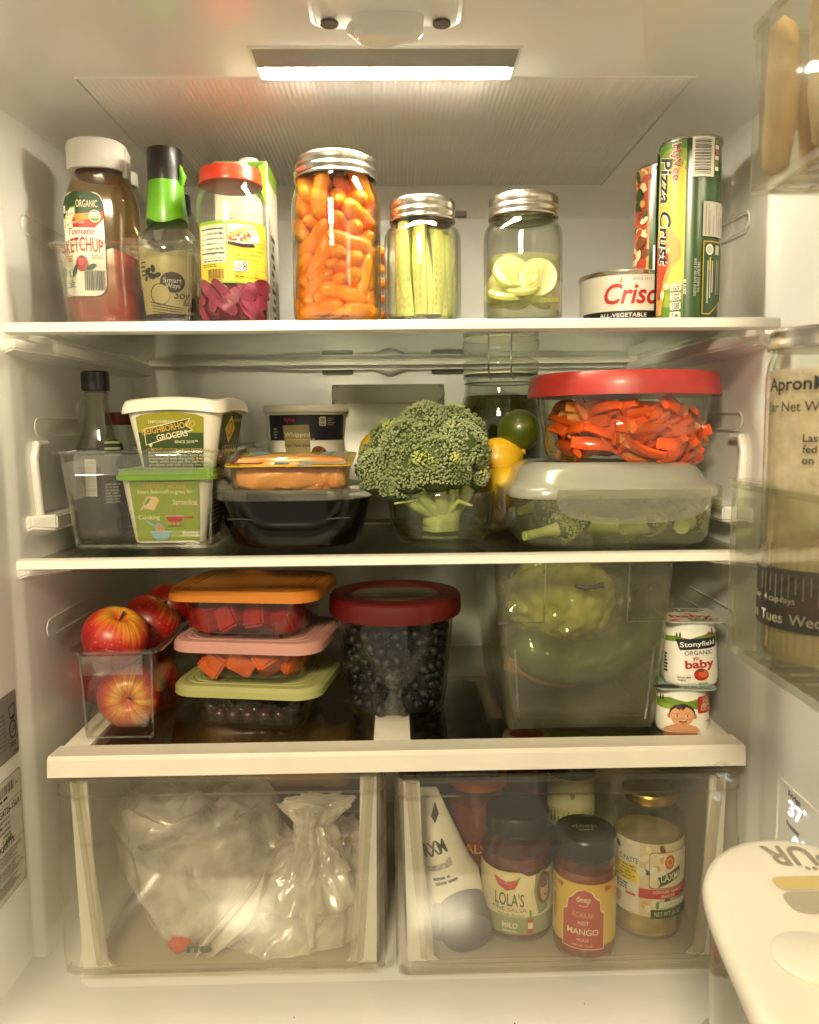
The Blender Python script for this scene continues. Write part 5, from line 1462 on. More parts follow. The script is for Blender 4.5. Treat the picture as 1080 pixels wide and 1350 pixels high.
# --- reusable zip bag
def zipbag():
    y = .30
    xl, xr = Xp(438, 530, y), Xp(586, 530, y)
    w = xr - xl; H = Zp(510, 507, y) - Z2
    t = thing('zip_bag', 'grey green translucent silicone bag standing behind the broccoli', 'silicone bag', ((xl + xr) / 2, y, Z2), 0)
    bm = BM(); loops = []
    for k, (d, sc) in enumerate(((.05, .80), (.06, .84), (.058, .92), (.045, .97), (.028, .99), (.014, 1.0), (.012, 1.0), (.012, .99))):
        z = H * (0, .03, .25, .5, .7, .85, .97, 1)[k]
        lp = rr(w * sc, d, min(.02, d / 2 - .001), z, 8)
        loops.append([(p[0], p[1] + .002 * nz((p[0] * 20, z * 20, 3), 1), p[2] + (-.008 * math.exp(-((p[0] - .01) / .03) ** 2) if k == 7 else 0)) for p in lp])
    loft(bm, loops)
    obj('bag', bm, G('silicone', '#b8b59c', '#7b7863', rough=.3, haze=.5, hcol='#aaa78c', f0=.05), t)
    bm = BM(); prism(bm, [(p[0], p[1]) for p in rr(w, .024, .010, 0, 6, 0, H - .013)], 'y', -.009, .009)
    bmesh.ops.bevel(bm, geom=[e for e in bm.edges if abs(e.verts[0].co.y - e.verts[1].co.y) < 1e-6], offset=.003, segments=2, affect='EDGES')
    obj('zip_band', bm, G('silicone_band', '#a5a28a', '#76735f', rough=.35, haze=.75, hcol='#b0ad94'), t)
    bm = BM(); ico(bm, .035, 3, (-.01, 0, .04), (1.2, .6, .9)); obj('bag_filling', bm, M('olive_filling', '#5c5530', rough=.6, scale=20), t)
zipbag()
# --- broccoli in a glass bowl
def bowl():
    y = .095
    c = bx(581, 717, Z2)
    cx, hw = span(512, 652, 652, y)
    H = Zp(581, 646, y - hw * .0) - Z2
    t = thing('glass_bowl', 'round clear glass bowl of water holding the broccoli stem', 'bowl', (cx, y, Z2))
    bm = BM(); lshell(bm, [(.0005, .002), (hw * .62, .002), (hw * .70, 0), (hw * .80, .002), (hw * .90, .009), (hw * .95, .02), (hw * .985, H * .7), (hw, H - .002), (hw * .99, H)], .0045, 64); obj('glass', bm, THICKG, t)
    bm = BM(); lathe(bm, [(hw * .62, .0075), (hw * .82, .010), (hw * .90, .018), (hw * .93, H * .40)], 48); obj('water', bm, G('bowl_water', '#dfe2ca', '#8f9270', rough=.01, f0=.05), t)
    return cx, y, hw, H
bwx, bwy, bwr, bwH = bowl()
FLO = M('broccoli_bud', '#aab082', rough=.65, col2='#6a7846', scale=26, sharp=.05, detail=5)
FLOY = M('broccoli_bud_light', '#bcbf70', rough=.6, col2='#a0aa50', scale=60)
STEM = M('broccoli_stem', '#c8cc84', rough=.4, col2='#9aaa52', scale=22, coat=.15, sss=.25, stretch=(1, 1, .4))
BUDIN = M('broccoli_inner', '#4a5826', rough=.8, col2='#2d3a1c', scale=60)
def buds_on(lobes, spacing, seed, r0=.0013, zmin=-.45):
    """bud heads crowding the outer face of a cluster of domes"""
    q = random.Random(seed)
    out = []
    for (c, R, up) in lobes:
        n = int(4 * PI * R * R * .75 / spacing ** 2)
        for i in range(n):
            zz = 1 - 2 * (i + .5) / n * .80
            a = i * 2.399963 + q.uniform(-.6, .6) * spacing / R
            zz = max(-1, min(1, zz + q.uniform(-.6, .6) * spacing / R))
            s = math.sqrt(max(0, 1 - zz * zz))
            d = Vector((s * math.cos(a), s * math.sin(a), zz))
            m = Vector((0, 0, 1)).rotation_difference(up).to_matrix()
            d = m @ d
            if d.z < zmin - .2: continue
            k = 1 + .13 * nz(d * R * 60 + c * 50, 1, seed) + .10 * nz(d * R * 170 + c * 50, 1, seed + 1) + .05 * q.uniform(-1, 1)
            p = c + d * R * k
            if any((p - c2).length < R2 * .93 for c2, R2, _ in lobes if c2 is not c): continue
            out.append((p, d, r0 * q.choice((.65, .8, 1, 1, 1.2, 1.45))))
    return out
def bud_mesh(bm, items, sub=1):
    base_ = bmesh.new(); bmesh.ops.create_icosphere(base_, subdivisions=1, radius=1)
    vs0 = [v.co.copy() for v in base_.verts]; fs0 = [[v.index for v in f.verts] for f in base_.faces]; base_.free()
    for p, d, r in items:
        b = [bm.verts.new(p + v * r) for v in vs0]
        for f in fs0: bm.faces.new([b[i] for i in f])
def broccoli():
    y = bwy
    c0 = at(562, 600, y)
    t = thing('broccoli', 'large fresh green broccoli crown standing stem down in the glass bowl', 'broccoli', (c0.x, y, Z2 + .008))
    z0 = Z2 + .008
    P = lambda px, py, dy=0: (at(px, py, y + dy) - Vector((c0.x, y, z0)))
    m = .905 / 1050 * .985
    spec = [(505, 622, -.010, 36), (540, 590, -.030, 38), (575, 612, -.045, 40), (604, 590, -.028, 38), (617, 612, .0, 30), (560, 562, -.005, 34), (598, 565, .0, 32), (520, 585, .018, 36), (560, 570, .035, 42), (605, 580, .035, 40), (500, 610, .03, 32), (618, 600, .035, 30), (492, 620, .0, 24), (540, 625, -.038, 30), (626, 628, -.012, 20), (522, 640, -.028, 24), (600, 625, -.05, 22)]
    lobes = []
    cen = P(565, 640)
    for px, py, dy, R in spec:
        p = P(px, py, dy); up = (p - cen); up.normalize()
        lobes.append((p, R * m * .93, up))
    items = buds_on(lobes, .00238, 3, .00134, -.42)
    bm = BM(); bud_mesh(bm, items[:])
    o = obj('buds', bm, FLO, t, 180, False); o['kind'] = 'stuff'
    # lighter open buds in drifts
    lt = [(p + d * .0009, d, r * 1.0) for p, d, r in items if nz(p, 40, 9) > .40]
    bm = BM(); bud_mesh(bm, lt); o = obj('young_buds', bm, FLOY, t, 180, False); o['kind'] = 'stuff'
    for p, R, up in lobes:
        bm = BM(); ico(bm, R * .955, 3, p); roughen(bm, R * .10, 60, 2)
        bmesh.ops.delete(bm, geom=[f for f in bm.faces if (f.calc_center_median() - p).dot(up) < -R * .45], context='FACES')
        obj('floret', bm, BUDIN, t, 60)
    root = Vector((0.016, .004, .004)); fork = P(588, 665)
    bm = BM(); tube(bm, [root, root + Vector((0, 0, .02)), fork * .6 + root * .4, fork], [.0215, .0205, .020, .021], 18); roughen(bm, .0012, 80, 1); obj('stem', bm, STEM, t, 60)
    for i, (p, R, up) in enumerate(lobes[:16]):
        bm = BM(); a = fork + Vector((q_.uniform(-.009, .009), q_.uniform(-.009, .009), -.008)) if False else fork + Vector(((p.x - fork.x) * .18, (p.y - fork.y) * .18, -.010))
        mid = a.lerp(p, .55) + Vector((0, 0, -.006))
        tube(bm, [a, mid, p - up * R * .3], [.009, .0072, .011], 12); roughen(bm, .0008, 90, i); obj('branch', bm, STEM, t, 60)
    for (x, yy, zz, a) in ((P(520, 668).x, -.035, P(520, 660).z, .3), (P(618, 660).x, -.04, P(618, 662).z, -.4)):
        bm = BM(); tube(bm, [fork + Vector((0, -.01, -.012)), Vector(((fork.x + x) / 2, yy * .7, zz + .004)), Vector((x, yy, zz))], [.0035, .0028, .0012], 8); obj('leaf_stalk', bm, STEM, t, 60)
broccoli()
# --- citrus bin with lemons, limes
LEM = M('lemon', '#ecc028', rough=.38, col2='#dcaa1c', scale=30, coat=.25, bump=.25, bscale=420, sss=.1, rand=.05)
LIM = M('lime', '#5b6410', rough=.36, col2='#3e4a0c', scale=26, coat=.3, bump=.25, bscale=400, sharp=.05)
def citrus(mat, r, L, tip=.12):
    bm = BM(); prof = []
    n = 22
    for i in range(n + 1):
        s = -1 + 2 * i / n
        e = math.sqrt(max(0, 1 - s * s)) * r
        z = s * L
        prof.append((max(e, .0004), z))
    prof = [(.0012, -L - tip * L * .6), (.003, -L - tip * L * .5)] + [(max(a, .0042), b) for a, b in prof] + [(.0055, L + tip * L * .6), (.0035, L + tip * L), (.0006, L + tip * L * 1.05)]
    lathe(bm, prof, 32); roughen(bm, .0009, 50, 3)
    return proto(bm, mat)
lm = citrus(LEM, .0275, .034); li = citrus(LIM, .027, .029, .06)
def fruit(me, px, py, y, rot, nm, label, cat, group):
    p = at(px, py, y); return individual(nm, me, p, rot, label, cat, group)
G_ = 'lemons and limes in the citrus bin'
fruit(lm, 655, 606, .20, (.5, 1.2, .4), 'lemon', 'bright yellow lemon touching the broccoli crown', 'lemon', G_)
fruit(lm, 663, 643, .165, (1.2, .3, .2), 'lemon', 'yellow lemon leaning beside the clip lid container', 'lemon', G_)
fruit(lm, 505, 592, .26, (.3, 1.4, .9), 'lemon', 'shaded lemon peeping out behind the broccoli beside the grey bag', 'lemon', G_)
fruit(lm, 655, 665, .24, (1.4, .2, 1.1), 'lemon', 'lemon low in the bin beneath the other lemons', 'lemon', G_)
fruit(li, 684, 568, .205, (1.3, .4, .3), 'lime', 'dark green lime lying on top of the lemons', 'lime', G_)
organiser('clear organiser bin behind the glass bowl holding lemons and limes', (at(640, 690, .25).x, .25, Z2 + .0003), .17, .17, .062, handle=False)
# --- clip top jar
def clipjar():
    y = .345
    cx, hw = span(604, 716, 575, y)
    zz = lambda py: Zp(662, py, y) - Z2
    t = thing('clip_jar', 'clip top glass jar of whole green fruit in dark liquid', 'jar', (cx, y, Z2))
    rl = (Xp(711, 478, y) - Xp(612, 478, y)) / 2
    bm = BM(); lshell(bm, [(.0005, 0), (hw * .92, 0), (hw, .006), (hw, zz(560)), (hw * .96, zz(540)), (hw * .85, zz(522)), (rl * .93, zz(508)), (rl * .93, zz(502)), (rl, zz(500)), (rl, zz(496)), (rl * .92, zz(494))], .0035, 48); obj('glass', bm, THICKG, t)
    bm = BM(); lathe(bm, [(rl * .93, zz(493)), (rl, zz(491)), (rl * 1.02, zz(484)), (rl * .99, zz(478)), (rl * .80, zz(473)), (rl * .6, zz(475)), (.0003, zz(476))], 48); obj('glass_lid', bm, THICKG, t)
    bm = BM(); lathe(bm, [(rl * .9, zz(495)), (rl * .98, zz(494.5)), (rl * .98, zz(492.5)), (rl * .9, zz(492))], 48); obj('seal', bm, iCR, t)
    bm = BM(); lathe(bm, [(hw * .88, .005), (hw * .93, .010), (hw * .93, zz(560)), (hw * .90, zz(538)), (hw * .80, zz(522))], 40); obj('brine', bm, G('dark_brine', '#84823c', '#4d4a1a', rough=.02, f0=.04, haze=.35, hcol='#4f5216'), t)
    W_ = M('wire', '#8f8a7c', rough=.3, metal=1)
    for sx in (-.44, .12):
        x = rl * sx; yy = -rl * math.sqrt(1 - sx * sx) - .003
        bm = BM(); tube(bm, [(x, yy * .93, zz(468)), (x, yy, zz(474)), (x, yy - .002, zz(498)), (x + .003, yy - .003, zz(503)), (x + .006, yy - .002, zz(500))], .0013, 8)
        obj('wire_clip', bm, W_, t)
    bm = BM(); tube(bm, [(rl * .95 * math.cos(a / 30 * 2 * PI), rl * .95 * math.sin(a / 30 * 2 * PI), zz(506)) for a in range(30)], .001, 6, True); obj('wire_ring', bm, W_, t)
    for dx, dy, pz, r in ((-.013, -.014, 548, 1.0), (.020, -.010, 548, .95), (.0, -.018, 600, 1.0), (-.02, -.008, 590, .9)):
        individual('whole_lime', li, (cx + dx, y + dy, Z2 + zz(pz)), (q4.uniform(0, 3), q4.uniform(0, 3), 0), 'dark green fruit floating in the clip top jar', 'lime', 'fruit in the clip top jar', r * .93)
q4 = random.Random(6)
clipjar()
# --- clip lid container with broccoli pieces
def clip_container():
    y = .030
    xl, xr = Xp(684, 700, y), Xp(954, 700, y)
    w = xr - xl; d = .165
    zr = Zp(815, 652, y) - Z2; ztop = Zp(815, 607, y + .06) - Z2
    cx = (xl + xr) / 2
    t = thing('clip_lid_container', 'frosted plastic box with a domed clip lid holding broccoli pieces', 'food box', (cx, y + d / 2, Z2))
    MB_ = G('clip_body', '#dfe0cc', '#aeb094', rough=.12, haze=.08, hcol='#e6e8cc', wav=.3, smear=25)
    ML_ = G('clip_dome', '#d9d9c9', '#b7b7a4', rough=.22, haze=.33, hcol='#f8f7ee', trl=.5)
    bm = BM(); rshell(bm, [(w * .90, d * .86, .030, 0), (w * .94, d * .91, .034, .003), (w * .97, d * .95, .036, .010), (w, d, .038, zr - .006), (w * 1.02, d * 1.03, .040, zr - .005), (w * 1.02, d * 1.03, .04, zr)], .0016, n=8); obj('box', bm, MB_, t)
    h = ztop - zr
    bm = BM()
    s_ = [(w * 1.045, d * 1.06, .042, zr - .003), (w * 1.05, d * 1.065, .043, zr + .004), (w * 1.02, d * 1.03, .042, zr + .008), (w * .99, d * .99, .042, zr + .010), (w * .955, d * .955, .05, zr + h * .45), (w * .925, d * .925, .055, zr + h * .72), (w * .87, d * .86, .055, zr + h * .92), (w * .80, d * .76, .05, zr + h)]
    lo = [rr(a, b, c, z, 8) for a, b, c, z in s_]
    li_ = [rr(a - .003, b - .003, c - .001, z - .0015, 8) for a, b, c, z in s_[::-1]]
    loft(bm, lo + li_, True, True)
    # close as thick shell: drop the cap across the open bottom
    obj('domed_lid', bm, ML_, t, 50)
    bm = BM()
    fx0, fx1 = Xp(733, 660, y) - cx, Xp(932, 660, y) - cx
    zt, zb = zr + .006, Zp(830, 688, y) - Z2
    n = 24
    pts = [(fx0, zt)] + [((fx0 + fx1) / 2 - (fx1 - fx0) / 2 * math.cos(PI * i / n) , zt - .006 - (zt - .006 - zb) * math.sin(PI * i / n) ** .55) for i in range(n + 1)] + [(fx1, zt)]
    prism(bm, pts, 'y', -d * .53 - .004, -d * .53 - .0022)
    bmesh.ops.bevel(bm, geom=[e for e in bm.edges if abs(e.verts[0].co.y - e.verts[1].co.y) < 1e-6], offset=.0005, segments=1, affect='EDGES')
    FM = G('clip_flap', '#dcdccc', '#b7b7a4', rough=.15, haze=.16, hcol='#f0eee2')
    o = obj('clip_flap', bm, FM, t)
    path = [(x, -d * .53 - .0042, z) for x, z in pts]
    bm = BM(); tube(bm, path, .0010, 6, True); obj('flap_rim', bm, FM, t)
    for a, b in ((fx0 + .012, fx0 + .045), (fx1 - .045, fx1 - .012)):
        bm = BM(); zc = zt - .009; tube(bm, [(p[0], -d * .53 - .0042, p[1]) for p in rr(b - a, .006, .0015, 0, 3, (a + b) / 2, zc)], .0007, 6, True); obj('clip_slot', bm, FM, t)
    bm = BM(); box(bm, -w * .535 - .004, -w * .535 - .0015, -d * .3, d * .3, zr - .022, zr + .006, .001); obj('side_flap', bm, FM, t)
    bm = BM(); box(bm, w * .535 + .0015, w * .535 + .004, -d * .3, d * .3, zr - .022, zr + .006, .001); obj('side_flap', bm, FM, t)
    # broccoli pieces lying on the floor of the box
    sp = [(728, 700, 0, 15, .028, .011), (782, 692, 1, 160, .026, .015), (812, 703, 0, -20, .022, .010), (846, 694, 1, 20, .022, .013), (905, 690, 1, 60, .026, .014), (890, 650, 0, 200, .026, .02), (760, 650, 0, 150, .026, .022), (706, 668, 0, 30, .020, .016), (920, 660, 0, 170, .02, .016), (830, 655, 0, 20, .02, .016)]
    labs = ['broccoli piece lying with its stalk toward the corner of the frosted box', 'chunky pale broccoli stalk left of the clip in the frosted box', 'small broccoli piece between two stalks in the frosted box', 'broccoli spear lying under the clip of the frosted box', 'upright pale stalk near the far end of the frosted box', 'broccoli floret pressed under the dome near its far end', 'broccoli floret showing dimly through the dome near the lemons', 'dark broccoli floret against the corner of the frosted box near the bowl', 'broccoli floret at the end of the frosted box beside the wall', 'broccoli floret hidden behind the clip flap of the frosted box']
    for i, (px, py, big, az, L, R) in enumerate(sp):
        yy = y + .030 + .012 * (i % 3) + (.03 if i > 4 else 0)
        p = at(px, py, yy)
        p.z = max(p.z, Z2 + R * .6 + .004)
        b = thing('broccoli_piece', labs[i], 'broccoli', p, az, 'broccoli pieces in the frosted box')
        L *= 1.2; R *= 1.25
        if big: st = [(-L * .9, 0, 0), (-L * .2, .002, .0), (L * .3, 0, .003)]; rs = [.0085, .0095, .012]
        else: st = [(-L, 0, -.004), (-L * .3, .002, -.001), (L * .2, 0, .002)]; rs = [.005, .0055, .008]
        bm = BM(); tube(bm, st, rs, 12); roughen(bm, .001, 70, i); obj('stem', bm, STEM, b, 60)
        lob = []
        q = random.Random(i)
        for k in range(4):
            c = Vector((L * .45 + q.uniform(-.003, .006), q.uniform(-.012, .012), q.uniform(-.003, .008)))
            lob.append((c, R * q.uniform(.6, .85), Vector((1, q.uniform(-.4, .4), .5)).normalized()))
        its = buds_on(lob, .0028, i, .0015, -1.2); bm = BM(); bud_mesh(bm, its); o = obj('buds', bm, FLOY, b, 180, False); o['kind'] = 'stuff'
        bm = BM(); [ico(bm, r * .96, 2, c) for c, r, _ in lob]; obj('floret', bm, BUDIN, b, 60)
    return t, ztop
_, ccz = clip_container()
# --- red lid glass bowl of pepper strips
PEP = M('pepper_strip', '#e8601a', rough=.22, col2='#cf4410', scale=40, coat=.5, rand=.12, sss=.1)
PEPI = M('pepper_inner', '#e07a2c', rough=.35, col2='#dba860', scale=50, sharp=.15, rand=.1)
def pepper_bowl():
    y = .125; z = Z2 + ccz + .0006
    cx, hw = span(704, 936, 522, y)
    H = Zp(818, 512, y) - z
    t = thing('glass_storage_bowl', 'round glass bowl of red pepper strips with a coral red lid', 'storage bowl', (cx, y, z))
    rb = hw * .86
    Rf = lambda q_: np.interp(q_, [0, .004, .012, H], [rb * .93, rb * .97, rb, hw * .96])
    bm = BM(); lshell(bm, [(.0005, .001), (rb * .80, .001), (rb * .90, 0), (rb * .97, .004), (rb, .012), (hw * .93, H * .7), (hw * .96, H - .002)], .004, 64); obj('glass', bm, GLASS, t)
    _, rl = span(695, 941, 505, y)
    h = Zp(818, 489, y) - Zp(818, 518, y)
    bm = BM(); lathe(bm, [(rl * .97, H - .010), (rl * 1.0, H - .010), (rl * .995, H + .000), (rl * .975, H + h - .014), (rl * .955, H + h - .0105), (rl * .93, H + h - .010), (rl * .90, H + h - .0125), (.0003, H + h - .012)], 72); obj('lid', bm, M('lid_coral', '#a92f29', rough=.42, var=.06, scale=12, coat=.1), t)
    q = random.Random(12)
    def strip(L, wd, c, tw, seed):
        bm = BM(); loops = []
        n = 12
        for i in range(n + 1):
            s = i / n; x = (s - .5) * L
            ww = wd * (.45 + .55 * math.sin(PI * min(.97, max(.05, s))) ** .5) * (1 + .1 * math.sin(s * 9 + seed))
            zc = c * (1 - (2 * s - 1) ** 2)
            a = tw * (s - .5)
            def pt(u, v):
                yy = u * ww / 2; z2 = v + zc - .25 * abs(u) ** 2 * ww * .35
                return (x, yy * math.cos(a) - z2 * math.sin(a), yy * math.sin(a) + z2 * math.cos(a))
            loops.append([pt(-.96, -.0016), pt(-.5, -.0024), pt(0, -.0026), pt(.5, -.0024), pt(.96, -.0016), pt(1, .0016), pt(.5, .0026), pt(0, .0028), pt(-.5, .0026), pt(-1, .0016)])
        loft(bm, loops)
        bm.normal_update()
        for f in bm.faces:
            k = [v.index for v in f.verts]
        bm.verts.index_update()
        for f in bm.faces:
            ids = [v.index % 10 for v in f.verts]
            if len(f.verts) == 4 and max(ids) <= 4: f.material_index = 1
        me = finish(bm, 50); me.materials.append(PEP); me.materials.append(PEPI); return me
    ms = [strip(L, w_, c, tw, i) for i, (L, w_, c, tw) in enumerate(((.062, .019, .012, .5), (.075, .016, .016, -.6), (.055, .022, .008, .3), (.045, .016, .010, .7), (.068, .014, .006, -.3), (.040, .022, .006, 0)))]
    k = 0
    for i in range(88):
        a = R_(q.uniform(-178, -2)) if i < 74 else R_(q.uniform(0, 360))
        lay = q.random() ** 1.2
        zc = .010 + lay * (H - .030)
        # heaped higher toward the side away from the wall
        f = math.cos(a)
        if zc > (H - .014) * (.98 - .42 * max(0, f)): zc *= .55
        r = float(Rf(zc)) - .010 - q.uniform(.005, .015) - (.02 if i >= 74 else 0)
        o = individual('pepper_strip', ms[i % 6], (0, 0, 0), None, 'curled red pepper strip in the coral lidded glass bowl', 'pepper strip', 'red pepper strips in the glass bowl')
        o.matrix_world = Matrix.Translation((cx + r * math.cos(a), y + r * math.sin(a), z + zc)) @ Matrix.Rotation(a + PI / 2 + q.uniform(-.25, .25), 4, 'Z') @ Matrix.Rotation(q.uniform(.3, 1.5) * q.choice((-1, 1)) + (PI if q.random() < .5 else 0), 4, 'X') @ Matrix.Rotation(q.uniform(-.8, .8), 4, 'Y') @ Matrix.Scale(q.uniform(.85, 1.2), 4)
    core = BM(); ico(core, .06, 3, (0, .01, .028), (1, .85, .40)); roughen(core, .008, 40, 2)
    o = obj('pepper_heap', core, PEP, None, 60, loc=(cx - .012, y, z)); o['kind'] = 'stuff'; o['label'] = 'mass of red pepper strips in the middle of the glass bowl'; o['category'] = 'pepper strips'
pepper_bowl()
# ================================================================== BOTTOM SHELF
Z3G = Z3 - .005
# --- apple bin
APP = None
def apple_mat():
    m, t, n, l = base('apple_skin')
    p = n['Principled BSDF']
    tc = n.new('ShaderNodeTexCoord'); sp = n.new('ShaderNodeSeparateXYZ'); l.new(tc.outputs['Object'], sp.inputs[0])
    at2 = n.new('ShaderNodeMath'); at2.operation = 'ARCTAN2'; l.new(sp.outputs[1], at2.inputs[0]); l.new(sp.outputs[0], at2.inputs[1])
    cb = n.new('ShaderNodeCombineXYZ')
    k = n.new('ShaderNodeMath'); k.operation = 'MULTIPLY'; k.inputs[1].default_value = 9; l.new(at2.outputs[0], k.inputs[0])
    zz = n.new('ShaderNodeMath'); zz.operation = 'MULTIPLY'; zz.inputs[1].default_value = 14; l.new(sp.outputs[2], zz.inputs[0])
    oi = n.new('ShaderNodeObjectInfo'); orr = n.new('ShaderNodeMath'); orr.operation = 'MULTIPLY'; orr.inputs[1].default_value = 30; l.new(oi.outputs['Random'], orr.inputs[0])
    l.new(k.outputs[0], cb.inputs[0]); l.new(zz.outputs[0], cb.inputs[1]); l.new(orr.outputs[0], cb.inputs[2])
    st = n.new('ShaderNodeTexNoise'); st.inputs['Scale'].default_value = 1.3; st.inputs['Detail'].default_value = 4; l.new(cb.outputs[0], st.inputs['Vector'])
    bl = n.new('ShaderNodeTexNoise'); bl.inputs['Scale'].default_value = 16; bl.inputs['Detail'].default_value = 2; l.new(tc.outputs['Object'], bl.inputs['Vector'])
    # yellow near the stem end, red on the cheeks
    z01 = n.new('ShaderNodeMapRange'); z01.inputs[1].default_value = .004; z01.inputs[2].default_value = .034; z01.inputs[3].default_value = 0; z01.inputs[4].default_value = .42; l.new(sp.outputs[2], z01.inputs[0])
    ad = n.new('ShaderNodeMath'); ad.operation = 'MULTIPLY_ADD'; ad.inputs[1].default_value = .42; l.new(st.outputs[0], ad.inputs[0]); l.new(z01.outputs[0], ad.inputs[2])
    ad2 = n.new('ShaderNodeMath'); ad2.operation = 'MULTIPLY_ADD'; ad2.inputs[1].default_value = .66; l.new(bl.outputs[0], ad2.inputs[0]); l.new(ad.outputs[0], ad2.inputs[2])
    rp = n.new('ShaderNodeValToRGB'); e = rp.color_ramp.elements
    e[0].position = .51; e[0].color = lin('#8d1212'); e[1].position = 1.0; e[1].color = lin('#e0bc40')
    x = e.new(.73); x.color = lin('#b0241c'); x = e.new(.85); x.color = lin('#c96a22')
    l.new(ad2.outputs[0], rp.inputs[0])
    vo = n.new('ShaderNodeTexVoronoi'); vo.inputs['Scale'].default_value = 170; l.new(tc.outputs['Object'], vo.inputs['Vector'])
    lt = n.new('ShaderNodeMath'); lt.operation = 'LESS_THAN'; lt.inputs[1].default_value = .13; l.new(vo.outputs['Distance'], lt.inputs[0])
    mx = n.new('ShaderNodeMix'); mx.data_type = 'RGBA'; mx.inputs[7].default_value = lin('#d9a860'); l.new(rp.outputs[0], mx.inputs[6])
    hf = n.new('ShaderNodeMath'); hf.operation = 'MULTIPLY'; hf.inputs[1].default_value = .6; l.new(lt.outputs[0], hf.inputs[0]); l.new(hf.outputs[0], mx.inputs[0])
    l.new(mx.outputs[2], p.inputs['Base Color'])
    p.inputs['Roughness'].default_value = .38; p.inputs['Coat Weight'].default_value = .08
    return m
APP = apple_mat()
def apple_mesh():
    bm = BM(); prof = []
    for i in range(25):
        a = -PI / 2 + PI * i / 24
        r = .037 * math.cos(a) ** .82 if abs(a) < PI / 2 - 1e-6 else .0003
        z = .032 * math.sin(a)
        if a > 0: z -= .012 * max(0, 1 - r / .016) ** 1.5 if r < .016 else 0
        else: z += .007 * max(0, 1 - r / .013) ** 1.5 if r < .013 else 0
        r *= 1.0 + .05 * math.sin(a)
        prof.append((max(r, .0003), z))
    lathe(bm, prof, 40)
    for v in bm.verts:
        a = math.atan2(v.co.y, v.co.x); k = 1 + .018 * math.cos(5 * a) * (.5 - v.co.z / .06)
        v.co.x *= k; v.co.y *= k
    return proto(bm, APP)
apm = apple_mesh()
STK_ = M('stalk', '#3a2413', rough=.7)
def apple(px, py, y, rot, label, sc=1):
    p = at(px, py, y)
    t = thing('apple', label, 'apple', p, 0, 'apples in the clear bin')
    t.rotation_euler = rot; t.scale = (sc,) * 3
    o = bpy.data.objects.new('skin', apm); COL.objects.link(o); o.parent = t
    bm = BM(); tube(bm, [(0, 0, .016), (.001, .001, .024), (.004, .002, .033)], [.0012, .001, .0016], 6); obj('stalk', bm, STK_, t)
y = .045
cx, hw = span(93, 205, 858, y)
ah = Zp(150, 858, y) - Z3G
organiser('clear organiser bin holding red apples', (cx, y + .16, Z3G), 2 * hw, .32, ah, taper=.010, t=.0025)
apple(152, 840, .088, (R_(22), R_(8), .6), 'red and yellow apple on top of the apple bin, stalk up')
apple(172, 916, .088, (R_(84), R_(-6), .2), 'red apple at the front of the bin with its stalk end facing out', .98)
apple(199, 822, .175, (R_(30), .4, 1.4), 'shaded red apple just behind the top apple', 1.02)
apple(226, 802, .26, (.5, .2, 2.4), 'dark apple at the back of the bin, topmost', 1.0)
apple(205, 900, .165, (1.3, .4, 2.0), 'shaded apple behind the front apple low in the bin', .98)
apple(140, 895, .19, (.2, .7, 3.0), 'apple lying against the wall deep in the bin', .95)
apple(196, 852, .235, (.6, .5, .5), 'apple in the dark far end of the bin', .98)
# --- stack of three glass boxes
def glass_box(px0, px1, plt, plb, gx0, gx1, pgb, y, z, rot, lidcol, nm, label, d=.140):
    """returns top of lid"""
    a = at(px0, plb - 4, y); b = at(px1, plb - 4, y)
    wl = (b.x - a.x) * 1.0
    cx = (a.x + b.x) / 2 - .016
    wg = Xp(gx1, plb, y) - Xp(gx0, plb, y)
    H = Zp((gx0 + gx1) / 2, plb - 2, y) - z
    c, s = math.cos(R_(rot)), math.sin(R_(rot))
    t = thing('glass_food_box', label, 'food box', (cx - s * d / 2, y + c * d / 2 + .004, z), rot)
    bm = BM(); rshell(bm, [(wg * .80, d * .74, .02, 0), (wg * .86, d * .80, .024, .002), (wg * .91, d * .86, .026, .008), (wg * .98, d * .93, .026, H - .004), (wg, d * .95, .026, H)], .0042, n=8)
    obj('glass', bm, GLASS, t)
    lm_ = M('lid_' + nm, lidcol, rough=.45, var=.04, scale=20, coat=.1)
    lw = wl; ld = d * 1.02
    secs = [(lw - .006, ld - .006, .028, H - .006), (lw, ld, .030, H - .0065), (lw - .001, ld - .001, .03, H + .001), (lw - .008, ld - .008, .028, H + .0055), (lw - .016, ld - .016, .026, H + .0065)]
    for k in range(3):
        e = .022 + .013 * k
        secs += [(lw - e, ld - e, .024, H + .0065), (lw - e - .002, ld - e - .002, .024, H + .0053), (lw - e - .006, ld - e - .006, .022, H + .0053), (lw - e - .008, ld - e - .008, .022, H + .0065)]
    bm = BM(); rsolid(bm, secs, 8); obj('lid', bm, lm_, t, 30)
    return t, wg, d, H, z + H + .0068
y0 = .065
t1, wg, dd, H1, zt1 = glass_box(231, 440, 884, 917, 248, 420, 948, y0, Z3G, -9, '#a2a264', 'green', 'glass box of dark grapes with an olive green lid, lowest of the stack')
GRP = M('grape', '#2a1418', rough=.25, col2='#3b1a22', scale=50, coat=.3, rand=.3)
gm = proto((lambda b: (ico(b, .0085, 2, (0, 0, 0), (1, 1, 1.12)), b)[1])(BM()), GRP)
P = pack(40, 1, 0, .0085, boxwall(wg * .86, dd * .80, .005), lambda g, n, k: np.stack([g.uniform(-.06, .06, n), g.uniform(-.045, .045, n), np.linspace(.01, .10, n)], 1)[:, None, :], 150, 2, .0008)
def inside(t, p): return Matrix.Translation(t.location) @ Matrix.Rotation(t.rotation_euler.z, 4, 'Z') @ Vector(p)
